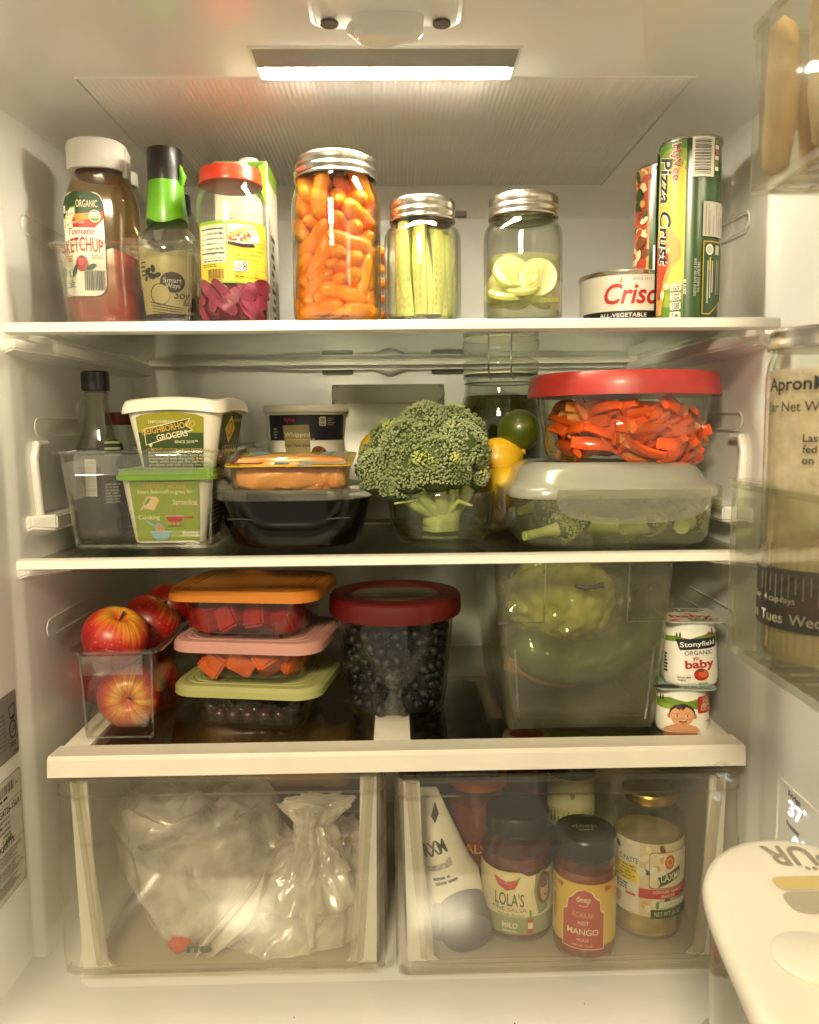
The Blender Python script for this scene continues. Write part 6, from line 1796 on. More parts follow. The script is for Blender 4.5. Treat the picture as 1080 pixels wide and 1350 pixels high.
for p in P[:, 0]:
    if p[2] < H1 - .008: individual('grape', gm, inside(t1, p), (rnd.uniform(0, 3), rnd.uniform(0, 3), 0), 'dark grape in the green lidded glass box', 'grape', 'grapes in the glass box')
def cubes(t, wg, dd, H, mat, n, s, nm, label, group, seed):
    q = random.Random(seed)
    ms = []
    for k in range(4):
        bm = BM(); bmesh.ops.create_cube(bm, size=1)
        for v in bm.verts: v.co = Vector((v.co.x * s * q.uniform(.85, 1.35), v.co.y * s * q.uniform(.8, 1.1), v.co.z * s * q.uniform(.75, 1.1)))
        bmesh.ops.bevel(bm, geom=bm.edges[:], offset=s * .10, segments=2, affect='EDGES'); bmesh.ops.subdivide_edges(bm, edges=bm.edges[:], cuts=1, use_grid_fill=True); roughen(bm, s * .05, 90, k)
        ms.append(proto(bm, mat))
    P = pack(n, 1, 0, s * .56, boxwall(wg * .86, dd * .80, .005), lambda g, n_, k: np.stack([g.uniform(-.06, .06, n_), g.uniform(-.045, .045, n_), np.linspace(.01, .09, n_)], 1)[:, None, :], 160, seed, .0008)
    for i, p in enumerate(P[:, 0]):
        if p[2] < H - s * .45: individual(nm, ms[i % 4], inside(t, p), (q.uniform(-.7, .7), q.uniform(-.7, .7), q.uniform(0, 3)), label, nm.replace('_', ' '), group)
t2, wg, dd, H2, zt2 = glass_box(229, 440, 823, 858, 252, 412, 890, y0, zt1, -9, '#c08a80', 'pink', 'glass box of melon pieces with a dusty pink lid, in the middle of the stack')
CAN = M('cantaloupe', '#dd6524', rough=.35, col2='#c44c18', scale=40, sss=.2, coat=.2, rand=.06)
cubes(t2, wg, dd, H2, CAN, 18, .028, 'melon_piece', 'orange melon chunk in the pink lidded glass box', 'melon chunks in the glass box', 5)
t3, wg, dd, H3, zt3 = glass_box(223, 436, 757, 790, 240, 414, 829, y0, zt2, -8, '#c2731a', 'orange', 'glass box of watermelon with an orange lid, top of the stack')
WAT = M('watermelon', '#a81f1c', rough=.35, col2='#8a1414', scale=40, sss=.2, coat=.2, rand=.06)
cubes(t3, wg, dd, H3, WAT, 17, .030, 'watermelon_piece', 'deep red watermelon chunk in the orange lidded glass box', 'watermelon chunks in the glass box', 6)
# --- blueberries
def blueberries():
    y = .150
    z = Z3G
    cx, hw = span(441, 601, 800, y)
    _, rb = span(461, 585, 930, y)
    rb *= 1.05
    H = Zp(520, 800, y - hw) - z - .003
    H = Zp(520, 792, y) - z
    t = thing('blueberry_canister', 'tall round glass canister of blueberries with a dark red lid', 'canister', (cx, y, z))
    Rf = lambda q_: np.interp(q_, [0, .006, .016, H], [rb * .90, rb * .96, rb, hw * .985])
    bm = BM(); lshell(bm, [(.0005, .002), (rb * .82, .002), (rb * .90, 0), (rb * .96, .005), (rb, .016), (hw * .985, H)], .004, 64); obj('glass', bm, GLASS, t)
    _, rl = span(433, 607, 790, y)
    h = Zp(520, 776, y - rl) - Zp(520, 803, y - rl)
    LR = M('lid_dark_red', '#5c0e0c', rough=.42, var=.06, coat=.1)
    bm = BM(); lathe(bm, [(hw, H - .012), (rl * .985, H - .012), (rl, H - .006), (rl * .985, H - .012 + h * .9), (rl * .955, H - .012 + h), (rl * .70, H - .011 + h), (rl * .66, H - .014 + h), (rl * .65, H - .015 + h)], 72)
    obj('lid', bm, LR, t)
    bm = BM(); lathe(bm, [(rl * .649, H - .019 + h), (rl * .649, H - .0135 + h), (rl * .60, H - .0125 + h), (.0003, H - .0125 + h)], 56); obj('window', bm, G('lid_window', '#cbbfa0', '#8d8468', rough=.08, haze=.55, hcol='#b8a780', f0=.06), t)
    BLU = M('blueberry', '#15151d', rough=.55, col2='#0a0a0f', scale=120, rand=.3)
    me_bm = BM(); r = .0068
    lathe(me_bm, [(.0003, -r), (r * .5, -r * .84), (r * .87, -r * .45), (r, 0), (r * .9, r * .42), (r * .62, r * .74), (r * .42, r * .88), (r * .36, r * .98), (r * .30, r * .84), (r * .12, r * .70), (.0003, r * .68)], 16)
    me = proto(me_bm, BLU)
    q = random.Random(2); pts = []
    top = H - .020
    tries = 0
    while tries < 9000 and len(pts) < 230:
        tries += 1
        a = R_(q.uniform(-200, 20)); zc = q.uniform(.012, top)
        top_l = top - .010 * (.5 + .5 * math.sin(a * 5)) 
        if zc > top_l: continue
        dep = r * q.choice((1.02, 1.02, 1.5))
        rr0 = float(Rf(zc)) - .0042 - dep
        p = Vector((rr0 * math.cos(a), rr0 * math.sin(a), zc))
        if all((p - o).length > r * 1.72 for o in pts): pts.append(p)
    for p in pts:
        out = Vector((p.x, p.y, 0)).normalized()
        ax = (out + Vector((q.uniform(-1, 1), q.uniform(-1, 1), q.uniform(-1, 1))) * .8).normalized()
        individual('blueberry', me, Vector((cx, y, z)) + p, to_axis(ax), 'dark blueberry against the glass of the red lidded canister', 'blueberry', 'blueberries in the canister', q.uniform(.88, 1.1))
    bm = BM(); lathe(bm, [(rb * .78, .008), (rb - .012, .016), (hw - .018, top - .010), (.0003, top - .006)], 40); roughen(bm, .003, 120, 1)
    o = obj('blueberry_mass', bm, BLU, None, 60, loc=(cx, y, z)); o['kind'] = 'stuff'; o['label'] = 'mass of blueberries filling the middle of the canister'; o['category'] = 'blueberries'
blueberries()
# --- tall bin with vegetables
def tall_bin():
    y = .040; z = Z3 + .001
    f0 = at(657, 745, y); f1 = at(881, 745, y)
    g0 = at(668, 972, y); g1 = at(864, 977, y)
    z = onz(765, 977, Z3).z
    h = .205
    k = (f0.x - g0.x) / (f0.z - g0.z)
    w0 = g1.x - g0.x; w1 = w0 + .035
    cx = (g0.x + g1.x) / 2 + .003
    d0 = .24; d1 = .275
    t = thing('vegetable_bin', 'tall cloudy plastic bin holding bagged lettuce, squash and ginger', 'storage bin', (cx, y + d1 / 2 - .006, z))
    MT = G('cloudy_plastic', '#e2e2cc', '#b2b294', rough=.12, haze=.075, hcol='#d6d2b8', wav=.2, smear=14, trl=.5)
    bm = BM(); rshell(bm, [(w0, d0, .012, .003), (w0 + .003, d0 + .003, .014, .006), (w1, d1, .018, h)], .0024, n=6); obj('tub', bm, MT, t)
    bm = BM(); loft(bm, [rr(w1, d1, .018, h - .006), rr(w1 + .014, d1 + .014, .02, h - .006), rr(w1 + .014, d1 + .014, .02, h), rr(w1 - .004, d1 - .004, .016, h)], False, False); obj('rim', bm, MT, t)
    for s in (-1, 1):
        bm = BM(); box(bm, s * w0 * .40 - .014, s * w0 * .40 + .014, -d0 / 2 + .004, -d0 / 2 + .03, 0, .0032, .001); obj('foot', bm, MT, t)
        # stepped corner panels
        zt = h * .98; zb = h * .62
        xo = s * (w1 / 2 - .001); xi = s * (w1 / 2 - .055)
        yy = lambda zq: -(d0 + (d1 - d0) * zq / h) / 2 - .0012
        bm = BM(); tube(bm, [(xi, yy(zt), zt), (xi, yy(zb), zb), (xo * (.965), yy(zb), zb)], .0013, 6); obj('corner_step', bm, RIMG, t)
        bm = BM(); tube(bm, [(s * (w0 / 2 - .012), yy(.01) , .012), (s * (w0 / 2 - .006), yy(.1), .098)], .0013, 6); obj('corner_rib', bm, RIMG, t)
        bm = BM(); e = [(s * .052 + .013 * math.cos(a / 24 * 2 * PI), yy(.022), .022 + .004 * math.sin(a / 24 * 2 * PI)) for a in range(24)]; tube(bm, e, .0005, 5, True); obj('moulded_oval', bm, MT, t)
    L = t.location
    LET = M('lettuce', '#d6d286', rough=.55, col2='#aab055', scale=22, sharp=.05, sss=.15)
    bm = BM(); ico(bm, .062, 5, (0, 0, 0), (1.05, .9, .92))
    for v in bm.verts:
        n_ = v.co.normalized(); k = abs(nz(n_ * 2.2, 1, 2)) ; v.co += n_ * (.014 * (k ** .6) - .006 + .0035 * nz(n_ * 7, 1, 5))
    o = obj('lettuce_head', bm, LET, None, 60, loc=(Xp(735, 790, y + .10), y + .095, Zp(735, 790, y + .09))); tag(o, 'pale yellow green lettuce head in a bag at the top of the cloudy bin', 'lettuce')
    BAG = G('produce_bag', '#efeee2', '#b5b396', rough=.06, haze=.05, hcol='#c9c7b0', wav=1, wscale=60, f0=.07)
    def cling(pc, r, sc, seed, nm, label, cat):
        bm = BM(); ico(bm, r, 5, (0, 0, 0), sc)
        for v in bm.verts:
            n_ = v.co.normalized(); a = abs(nz(n_ * 3.1, 1, seed)); b = abs(nz(n_ * 7.3, 1, seed + 3))
            v.co += n_ * (.012 * (1 - a * 3) * .6 + .006 * (1 - b * 4) * .4)
        return tag(obj(nm, bm, BAG, None, 40, loc=pc), label, cat)
    cling((Xp(748, 785, y + .09), y + .09, Zp(748, 785, y + .09)), .074, (1.02, .85, .92), 4, 'produce_bag', 'crinkled clear produce bag wrapped round the lettuce', 'plastic bag')
    CUC = M('squash_skin', '#5c6b34', rough=.5, col2='#36441f', scale=30, sharp=.05, coat=.2)
    pa, pb, pc = at(672, 838, y + .06), at(775, 872, y + .05), at(878, 800, y + .09)
    path = []
    for i in range(15):
        s = i / 14; path.append(pa * (1 - s) ** 2 + (pb * 2 - (pa + pc) / 2) * 2 * s * (1 - s) + pc * s ** 2)
    bm = BM(); tube(bm, path, [.030 * min(1, (.25 + math.sin(PI * min(.999, i / 14)) ** .4)) * (1 - .25 * i / 14) * .88 + .002 for i in range(15)], 20); roughen(bm, .001, 60, 1)
    tag(obj('squash', bm, CUC, None, 60), 'dark green curved squash lying under the lettuce in the cloudy bin', 'squash')
    bm = BM(); tube(bm, [p + Vector((0, -.002, .0)) for p in path], [.034 * min(1, (.25 + math.sin(PI * min(.999, i / 14)) ** .4)) * (1 - .2 * i / 14) * .9 + .003 for i in range(15)], 22)
    bmesh.ops.subdivide_edges(bm, edges=bm.edges[:], cuts=1, use_grid_fill=True); roughen(bm, .0035, 70, 4)
    tag(obj('wrapper_bag', bm, BAG, None, 40), 'clear crinkled plastic wrapped round the green squash', 'plastic bag')
    GIN = M('ginger_skin', '#c89a62', rough=.6, col2='#9a6d48', scale=45, sharp=.1)
    bm = BM(); gp = [at(x, yq, y + .05) for x, yq in ((668, 872), (690, 878), (715, 886), (745, 894), (772, 892))]
    tube(bm, gp, [.011, .012, .014, .012, .007], 14); tube(bm, [gp[1], at(680, 868, y + .04)], [.010, .004], 10); tube(bm, [gp[3], at(760, 900, y + .045)], [.009, .005], 10); roughen(bm, .003, 70, 3)
    tag(obj('ginger_root', bm, GIN, None, 60), 'knobbly tan ginger root beneath the squash in the cloudy bin', 'ginger')
    bm = BM(); g_ = [(Xp(775, 772, y + .03) + dx, y + .022, Zp(760, 772, y + .03) + dz) for dx, dz in ((-.016, .0012), (-.006, -.001), (.006, 0), (.016, .0022))]
    tube(bm, g_, [.002, .0035, .0026, .0036], 6); tag(obj('twist_tie', bm, M('tie_purple', '#3b2c30', rough=.5), None), 'dark purple tie closing the bag over the lettuce', 'bag tie')
    bm = BM(); ico(bm, .02, 3, (0, 0, 0), (.9, .6, 1.1)); roughen(bm, .008, 60, 7)
    tag(obj('bag_knot', bm, BAG, None, 40, loc=at(868, 795, y + .06)), 'bunched end of a clear bag by the yogurt cups', 'bag end')
tall_bin()
# --- yogurts
def yogurt(px0, px1, pb0, pb1, pyt, pyb, y, z, rot, lidpts, front, label, lidprint):
    cx, hw = span(px0, px1, pyb - 8, y)
    H = Zp((px0 + px1) / 2, pyt, y) - z
    t = thing('yogurt_cup', label, 'yogurt cup', (cx, y + .002, z), rot)
    w = hw * 2
    YW = M('cup_white', '#e2e2d8', rough=.3, var=.03, coat=.3)
    bm = BM(); s_ = [(w * .90, w * .90, hw * .55, 0), (w * .97, w * .97, hw * .6, .0025), (w * 1.0, w * 1.0, hw * .62, .012), (w * .93, w * .93, hw * .8, H * .82), (w * .90, w * .9, hw * .86, H * .9), (w * .92, w * .92, hw * .85, H)]
    rsolid(bm, s_, 8); obj('cup', bm, YW, t)
    bm = BM(); rsolid(bm, [(w * 1.10, w * 1.10, .008, H + .0002), (w * 1.12, w * 1.12, .008, H + .0014)], 5); obj('foil_lid', bm, M('foil_pale', '#cfd2c6', rough=.3, coat=.3, var=.05), t)
    g = Decal(.0002); lidprint(g, w); g.build('lid_print', t, plane((0, 0, H + .0014), (1, 0, 0), (0, 1, 0)))
    g = Decal(.0004); front(g, w, H)
    # squarish wrap
    loops = lambda z_: (np.interp(z_, [s[3] for s in s_], [s[0] for s in s_]), np.interp(z_, [s[3] for s in s_], [s[2] for s in s_]))
    def fn(u, v, o):
        W_, r_ = loops(v); r_ = min(r_, W_ / 2 - 1e-5)
        flat = W_ / 2 - r_
        s = 1 if u >= 0 else -1; au = abs(u)
        if au <= flat: return Vector((u, -W_ / 2 - o, v))
        a = (au - flat) / r_
        if a < PI / 2: return Vector((s * (flat + (r_ + o) * math.sin(a)), -flat - (r_ + o) * math.cos(a), v))
        return Vector((s * (W_ / 2 + o), -flat + (au - flat - r_ * PI / 2), v))
    g.build('label', t, fn, .003, vstep=.005)
    return z + H + .0016
HILL = ink('hill', '#6d8c2c'); HILL2 = ink('hill_light', '#88a53c'); PALE = ink('sky_pale', '#c9d2cc')
def baby(g, w, H):
    g.rect(-w * .62, .004, w * .62, H * .84, iW); g.poly([(-w * .62, H * .72), (-w * .3, H * .80), (0, H * .72), (w * .3, H * .80), (w * .62, H * .74), (w * .62, H * .62), (w * .2, H * .56), (-w * .1, H * .60), (-w * .62, H * .58)], HILL); g.poly([(-w * .62, H * .60), (-w * .35, H * .66), (-w * .05, H * .56), (-w * .4, H * .54), (-w * .62, H * .55)], HILL2)
    g.ell(-w * .50, H * .76, .001, .0035, iDG); g.ell(-w * .44, H * .765, .001, .003, iDG)
    g.ell(-w * .08, H * .02, w * .34, H * .23, iSK2); g.rect(-w * .62, -.001, w * .62, .004, MATS['cup_white']) if False else None
    g.poly([(-w * .42, .004), (-w * .42, H * .10), (-w * .34, H * .18), (-w * .16, H * .22), (.02 * w, H * .22), (w * .18, H * .19), (w * .26, H * .10), (w * .27, .004)], iSK)
    hx, hy = -w * .075, H * .42
    for s in (-1, 1): g.ell(hx + s * w * .235, hy - H * .01, w * .035, H * .05, iSK2)
    g.ell(hx, hy + H * .055, w * .235, H * .20, iDB); g.ell(hx, hy, w * .222, H * .20, iSK); g.ell(hx, hy - H * .06, w * .195, H * .155, iSK)
    g.poly([(hx - w * .12, hy + H * .17), (hx - w * .05, hy + H * .12), (hx - w * .03, hy + H * .17), (hx, hy + H * .11), (hx + w * .06, hy + H * .17), (hx + w * .05, hy + H * .26), (hx - w * .06, hy + H * .25)], iDB)
    for s in (-1, 1):
        g.ell(hx + s * w * .095, hy - H * .005, w * .040, H * .017, iW); g.ell(hx + s * w * .095, hy - H * .003, w * .020, H * .017, iDB); g.ell(hx + s * w * .095, hy + H * .045, w * .05, H * .008, iSK2, rot=-s * 8); g.ell(hx + s * w * .125, hy - H * .075, w * .045, H * .03, ink('cheek', '#d8875c'))
    g.ell(hx, hy - H * .05, w * .030, H * .017, iSK2); g.ell(hx, hy - H * .043, w * .022, H * .013, iSK)
    g.ell(hx + .01 * w, hy - H * .115, w * .075, H * .036, ink('mouth', '#7d2f24')); g.ell(hx + .01 * w, hy - H * .095, w * .058, H * .010, iW); g.ell(hx + .01 * w, hy - H * .138, w * .045, H * .022, iPK)
    g.ell(hx - .0 * w, hy - H * .185, w * .05, H * .006, iSK2)
    g.rrect(w * .20, H * .48, w * .62, H * .83, .002, iR); g.rect(w * .3, H * .5, w * .62, H * .83, iR)
    for k, (s, h) in enumerate((('PROTEIN', .0019), ('CALCIUM', .0019), ('VITAMIN D', .0019), ('BRAIN', .0032), ('HEALTH', .0032), ('REAL FRUIT', .0024))): g.text(s, w * .40, H * (.785 - .036 * k - (.02 if k > 2 else 0) - (.03 if k > 4 else 0)), h, iCR, .012)
    g.text('Whole', w * .44, H * .30, .0022, iK, .01)
def yobaby(g, w, H):
    g.rect(-w * .62, .004, w * .64, H * .84, iW); g.poly([(-w * .62, H * .74), (-w * .35, H * .77), (-w * .1, H * .74), (w * .2, H * .82), (w * .62, H * .82), (w * .62, H * .64), (-w * .62, H * .60)], HILL); g.poly([(-w * .62, H * .66), (-w * .2, H * .70), (0, H * .62), (w * .64, H * .66), (w * .64, H * .50), (-w * .62, H * .50)], iW)
    g.ell(-w * .34, H * .78, .001, .0032, iDG); g.ell(-w * .28, H * .785, .0011, .0036, iDG); g.rect(w * .22, H * .80, w * .32, H * .84, iR); g.ell(w * .34, H * .84, .0012, .004, iDB)
    g.poly([(-w * .36, H * .73), (w * .44, H * .77), (w * .44, H * .615), (-w * .28, H * .565)], iNV); g.text('Stonyfield', w * .05, H * .672, .0055, iW, .015, w=w * .66, rot=5)
    g.text('ORGANIC', w * .06, H * .535, .0048, iNV, .005, w=w * .52, rot=4)
    g.text('yo', -.0 * w, H * .455, .0045, iR, .03, rot=5); g.text('baby', w * .08, H * .37, .0095, iR, .03, w=w * .54, rot=5)
    g.ell(w * .11, H * .20, w * .135, H * .095, iR); g.ell(w * .14, H * .215, w * .085, H * .06, ink('apple_hi', '#d5612a')); g.ell(w * .10, H * .262, .004, .0014, iBR); g.rect(w * .085, H * .27, w * .095, H * .295, iDB)
    g.text('Whole Milk', -w * .20, H * .155, .0022, iK, .01); g.text('Yogurt', -w * .24, H * .115, .0022, iK, .01); g.text('apple', w * .15, H * .07, .0034, iG, .01)
    g.lines(-w * .60, H * .2, -w * .50, H * .5, 6, iK, seed=2); g.lines(w * .5, H * .15, w * .62, H * .5, 6, iGR, seed=3)
def lidA(g, w):
    g.rect(-w * .54, -w * .54, w * .54, w * .54, ink('lid_cream', '#c9c6b4')); g.text('yo', .0, w * .12, .006, iR, .03); g.text('baby', 0, -w * .1, .014, iR, .03, w=w * .8); g.lines(-w * .5, w * .2, w * .4, w * .5, 3, iDG, seed=3); g.lines(-w * .1, -w * .5, w * .5, -w * .28, 3, iDG, seed=4); g.ell(-w * .4, -w * .42, .006, .004, iPK)
def lidB(g, w): g.rect(-w * .54, -w * .54, w * .54, w * .54, ink('lid_teal', '#93a89c')); g.lines(-w * .3, -w * .52, w * .5, -w * .3, 3, iDG, seed=6); g.ell(-w * .35, -w * .4, .014, .007, iDB)
yy = .072
zy = yogurt(863, 930, 0, 0, 899, 965, yy, Z3G, -6, None, baby, 'yogurt cup with a smiling baby printed on it, under another cup', lidB)
yogurt(873, 941, 0, 0, 813, 888, yy + .004, zy, -4, None, yobaby, 'yogurt cup with a printed red apple, standing on the baby cup', lidA)
# --- black bag seen under the glass
bm = BM(); g_ = 44
rows = []
xa, xb = Xp(548, 960, .06), Xp(655, 960, .06)
for j in range(g_):
    rows.append([])
    for i in range(g_):
        x = xa + (xb - xa) * i / (g_ - 1); yq = .05 + .25 * j / (g_ - 1)
        z = .925 + .012 * (1 - 2 * abs(nz((x * 18, yq * 18, 1), 1, 3))) + .006 * (1 - 2 * abs(nz((x * 45, yq * 45, 2), 1, 4)))
        rows[-1].append((x, yq, min(z, .936)))
top = [[bm.verts.new(p) for p in r] for r in rows]; bot = [[bm.verts.new((p[0], p[1], .905)) for p in r] for r in rows]
for j in range(g_ - 1):
    for i in range(g_ - 1):
        bm.faces.new((top[j][i], top[j][i + 1], top[j + 1][i + 1], top[j + 1][i])); bm.faces.new((bot[j][i], bot[j + 1][i], bot[j + 1][i + 1], bot[j][i + 1]))
for i in range(g_ - 1):
    bm.faces.new((top[0][i], bot[0][i], bot[0][i + 1], top[0][i + 1])); bm.faces.new((top[-1][i], top[-1][i + 1], bot[-1][i + 1], bot[-1][i]))
    bm.faces.new((top[i][0], top[i + 1][0], bot[i + 1][0], bot[i][0])); bm.faces.new((top[i][-1], bot[i][-1], bot[i + 1][-1], top[i + 1][-1]))
tag(obj('black_bag', bm, M('shiny_black', '#0c0b09', rough=.16, var=.1, coat=.4), None, 60), 'shiny black plastic packet seen through the glass over the jar drawer', 'plastic packet')

# ================================================================== LEFT DRAWER
BAGW = G('carrier_bag', '#f6f2e8', '#ded8ca', rough=.24, haze=.52, hcol='#fffaf0', f0=.06, trl=.45, smear=22)
def bag_blob(rings, folds, seed, amp=.010, n=190, m=84):
    """rings: (cx, cy, cz, rx, ry, fold) from bottom to top, spline-like interpolated"""
    bm = BM(); loops = []
    K = len(rings)
    for i in range(m + 1):
        s = i / m * (K - 1); a = min(int(s), K - 2); f = s - a; f = f * f * (3 - 2 * f)
        R = [rings[a][k] + (rings[a + 1][k] - rings[a][k]) * f for k in range(6)]
        lp = []
        for j in range(n):
            t = 2 * PI * j / n
            d = Vector((math.cos(t), math.sin(t), 0))
            k1 = 1 - 2.2 * abs(nz((d.x * 1.6, d.y * 1.6, s * .8), 1, seed)); k2 = 1 - 2.2 * abs(nz((d.x * 3.5, d.y * 3.5, s * 1.5), 1, seed + 7))
            k3 = 1 - 2.2 * abs(nz((d.x * 7.5, d.y * 7.5, s * 3.2), 1, seed + 11)); k1 = k1 + .9 * k2 * 0 + .15 * k3
            fo = R[5] * (math.sin(folds * t + 2 * nz((d.x, d.y, s * .35), 1, seed + 2)) * .6 + math.sin((folds * 1.7) * t + 1) * .25)
            rr_ = 1 + fo
            off = amp * (k1 + .5 * k2) * min(1, R[3] / .03)
            lp.append((R[0] + d.x * (R[3] * rr_ + off), R[1] + d.y * (R[4] * rr_ + off), R[2] + .35 * amp * k1))
        loops.append(lp)
    loft(bm, loops); return bm
zf = ZD + .004
def crumple(rings, n, m, jit, seed):
    """thin film with broad flat facets and sharp creases between them"""
    q = random.Random(seed); bm = BM(); loops = []
    K = len(rings)
    for i in range(m + 1):
        s = i / m * (K - 1); a = min(int(s), K - 2); f = s - a
        R = [rings[a][k] + (rings[a + 1][k] - rings[a][k]) * f for k in range(6)]
        ph = q.uniform(0, .25)
        loops.append([(R[0] + (R[3] + q.uniform(-jit, jit)) * math.cos(2 * PI * (j + ph) / n), R[1] + (R[4] + q.uniform(-jit, jit)) * math.sin(2 * PI * (j + ph) / n), max(ZD + .001, R[2] + q.uniform(-jit, jit) * .7)) for j in range(n)])
    loft(bm, loops)
    bmesh.ops.triangulate(bm, faces=bm.faces[:])
    bmesh.ops.subdivide_edges(bm, edges=bm.edges[:], cuts=3, use_grid_fill=True)
    for _ in range(1): bmesh.ops.smooth_vert(bm, verts=bm.verts[:], factor=.5, use_axis_x=True, use_axis_y=True, use_axis_z=True)
    for v in bm.verts:
        k = nz(v.co, 34, seed)
        v.co += Vector((nz(v.co, 55, seed + 2), nz(v.co, 55, seed + 3), nz(v.co, 55, seed + 4))) * .0036 + Vector((k, k, -k)) * .003
    return bm
def bagA():
    y = .15
    P = lambda px, py, yq=.15: at(px, py, yq)
    m_ = .00089
    a, b, c, d_, e = P(300, 1245, .12), P(300, 1205, .14), P(285, 1135, .17), P(270, 1070, .2), P(262, 1050, .22)
    rg = [(a.x, .12, zf, .085, .06, .05), (b.x, .13, zf + .02, .105, .085, .05), (c.x - .01, .16, zf + .075, .105, .10, .06), (d_.x - .01, .18, zf + .125, .095, .10, .08), (e.x + .0, .17, zf + .134, .062, .07, .15), (e.x + .01, .18, zf + .140, .035, .05, .2)]
    o = obj('carrier_bag', crumple(rg, 17, 10, .017, 4), BAGW, None, 32); tag(o, 'crumpled white plastic carrier bag with a torn printed corner', 'plastic bag', 'white plastic bags in the clear drawer')
    # twisted tail with print, and the orange printed corner
    p0, p1 = P(335, 1160, .075), P(270, 1258, .045)
    bm = BM(); rows = []
    for i in range(26):
        s = i / 25
        c_ = p0.lerp(p1, s); wd = .012 + .035 * math.sin(PI * min(1, s * .85 + .1)) 
        rows.append([(c_.x + wd * (u - .5) * 1.1, c_.y + .012 * math.sin(u * 9 + s * 4) - .008 * math.sin(PI * s), max(zf + .001, c_.z + wd * .35 * (u - .5) + .004 * math.sin(u * 14 + s * 7))) for u in [k / 30 for k in range(31)]])
    f_ = [[bm.verts.new(p) for p in r] for r in rows]; bk = [[bm.verts.new((p[0], p[1] + .0008, p[2])) for p in r] for r in rows]
    for i in range(25):
        for k in range(30):
            bm.faces.new((f_[i][k], f_[i][k + 1], f_[i + 1][k + 1], f_[i + 1][k])); bm.faces.new((bk[i][k], bk[i + 1][k], bk[i + 1][k + 1], bk[i][k + 1]))
    obj('bag_tail', bm, BAGW, o, 60)
    q_ = P(240, 1240, .05)
    g = Decal(.0); 
    bm = BM(); ico(bm, .011, 3, (0, 0, 0), (1.1, .35, .9)); roughen(bm, .005, 120, 2)
    obj('printed_corner', bm, M('bag_orange', '#c4562f', rough=.5), o, 30, loc=(q_.x, .045, max(q_.z, zf + .010)))
    g.text('ne', 0, 0, .012, iDG, .03, .1, w=.028)
    g.build('bag_print', o, plane(P(262, 1249, .034), (1, .0, 0), (0, .0, 1)))
bagA()
def bagB():
    P = lambda px, py, yq=.11: at(px, py, yq)
    a, b, c, d_, e, f, g_ = P(395, 1245), P(390, 1210), P(408, 1170), P(412, 1135), P(415, 1110), P(412, 1085), P(418, 1056)
    rg = [(a.x, .09, zf + .004, .03, .03, .10), (b.x - .004, .10, b.z, .085, .062, .05), (c.x, .11, c.z, .066, .06, .06), (d_.x - .004, .11, d_.z, .044, .045, .14), (e.x, .11, e.z, .022, .022, .28), (f.x, .11, f.z, .017, .014, .35), (g_.x, .10, g_.z, .032, .012, .42), (g_.x + .006, .10, g_.z + .006, .030, .008, .5)]
    o = obj('carrier_bag', bag_blob(rg, 7, 11, .0065), BAGW, None, 30); tag(o, 'white plastic bag gathered and twisted upright with a flared neck', 'plastic bag', 'white plastic bags in the clear drawer')
    rg = [(P(440, 1200).x, .15, zf + .01, .05, .045, .05), (P(448, 1160).x, .15, P(448, 1160).z, .045, .04, .12), (P(452, 1110).x, .15, P(452, 1110, .13).z, .022, .03, .25), (P(455, 1100).x, .15, P(455, 1098, .13).z, .016, .02, .3)]
    obj('bag_side', bag_blob(rg, 6, 5, .006, 120, 50), BAGW, o, 30)
    bm = BM(); s0 = P(408, 1218, .045); s1 = P(410, 1250, .035)
    tube(bm, [s0 + Vector((0, .012, .006)), s0, s0.lerp(s1, .5), s1], [.012, .008, .005, .003], 10); roughen(bm, .002, 200, 4); obj('bag_tip', bm, BAGW, o, 40)
bagB()
p = at(330, 1075, .24)
bm = BM(); rsolid(bm, [(.24, .10, .02, 0), (.25, .11, .02, .05), (.245, .105, .03, .085), (.20, .07, .03, .095)], 6); roughen(bm, .006, 30, 3)
tag(obj('gold_reflection_block', bm, M('gold_reflection', '#b8923c', rough=.3, col2='#7d6426', scale=12, coat=.5), None, 60, loc=(at(352, 1080, .27).x, .29, ZD + .11)), 'olive brown block painted as the golden reflection behind the white bags', 'package')  # added block; the drawer's golden reflection streaks are put into its colour
bm = BM(); rsolid(bm, [(.17, .12, .02, 0), (.18, .12, .02, .1), (.17, .12, .02, .108)], 5)
tag(obj('produce_box', bm, M('box_brown', '#6b5328', rough=.6), None, 40, loc=(at(355, 1080, .26).x, .29, ZD + .001)), 'brown box at the back of the bag drawer under the reflection block', 'box')

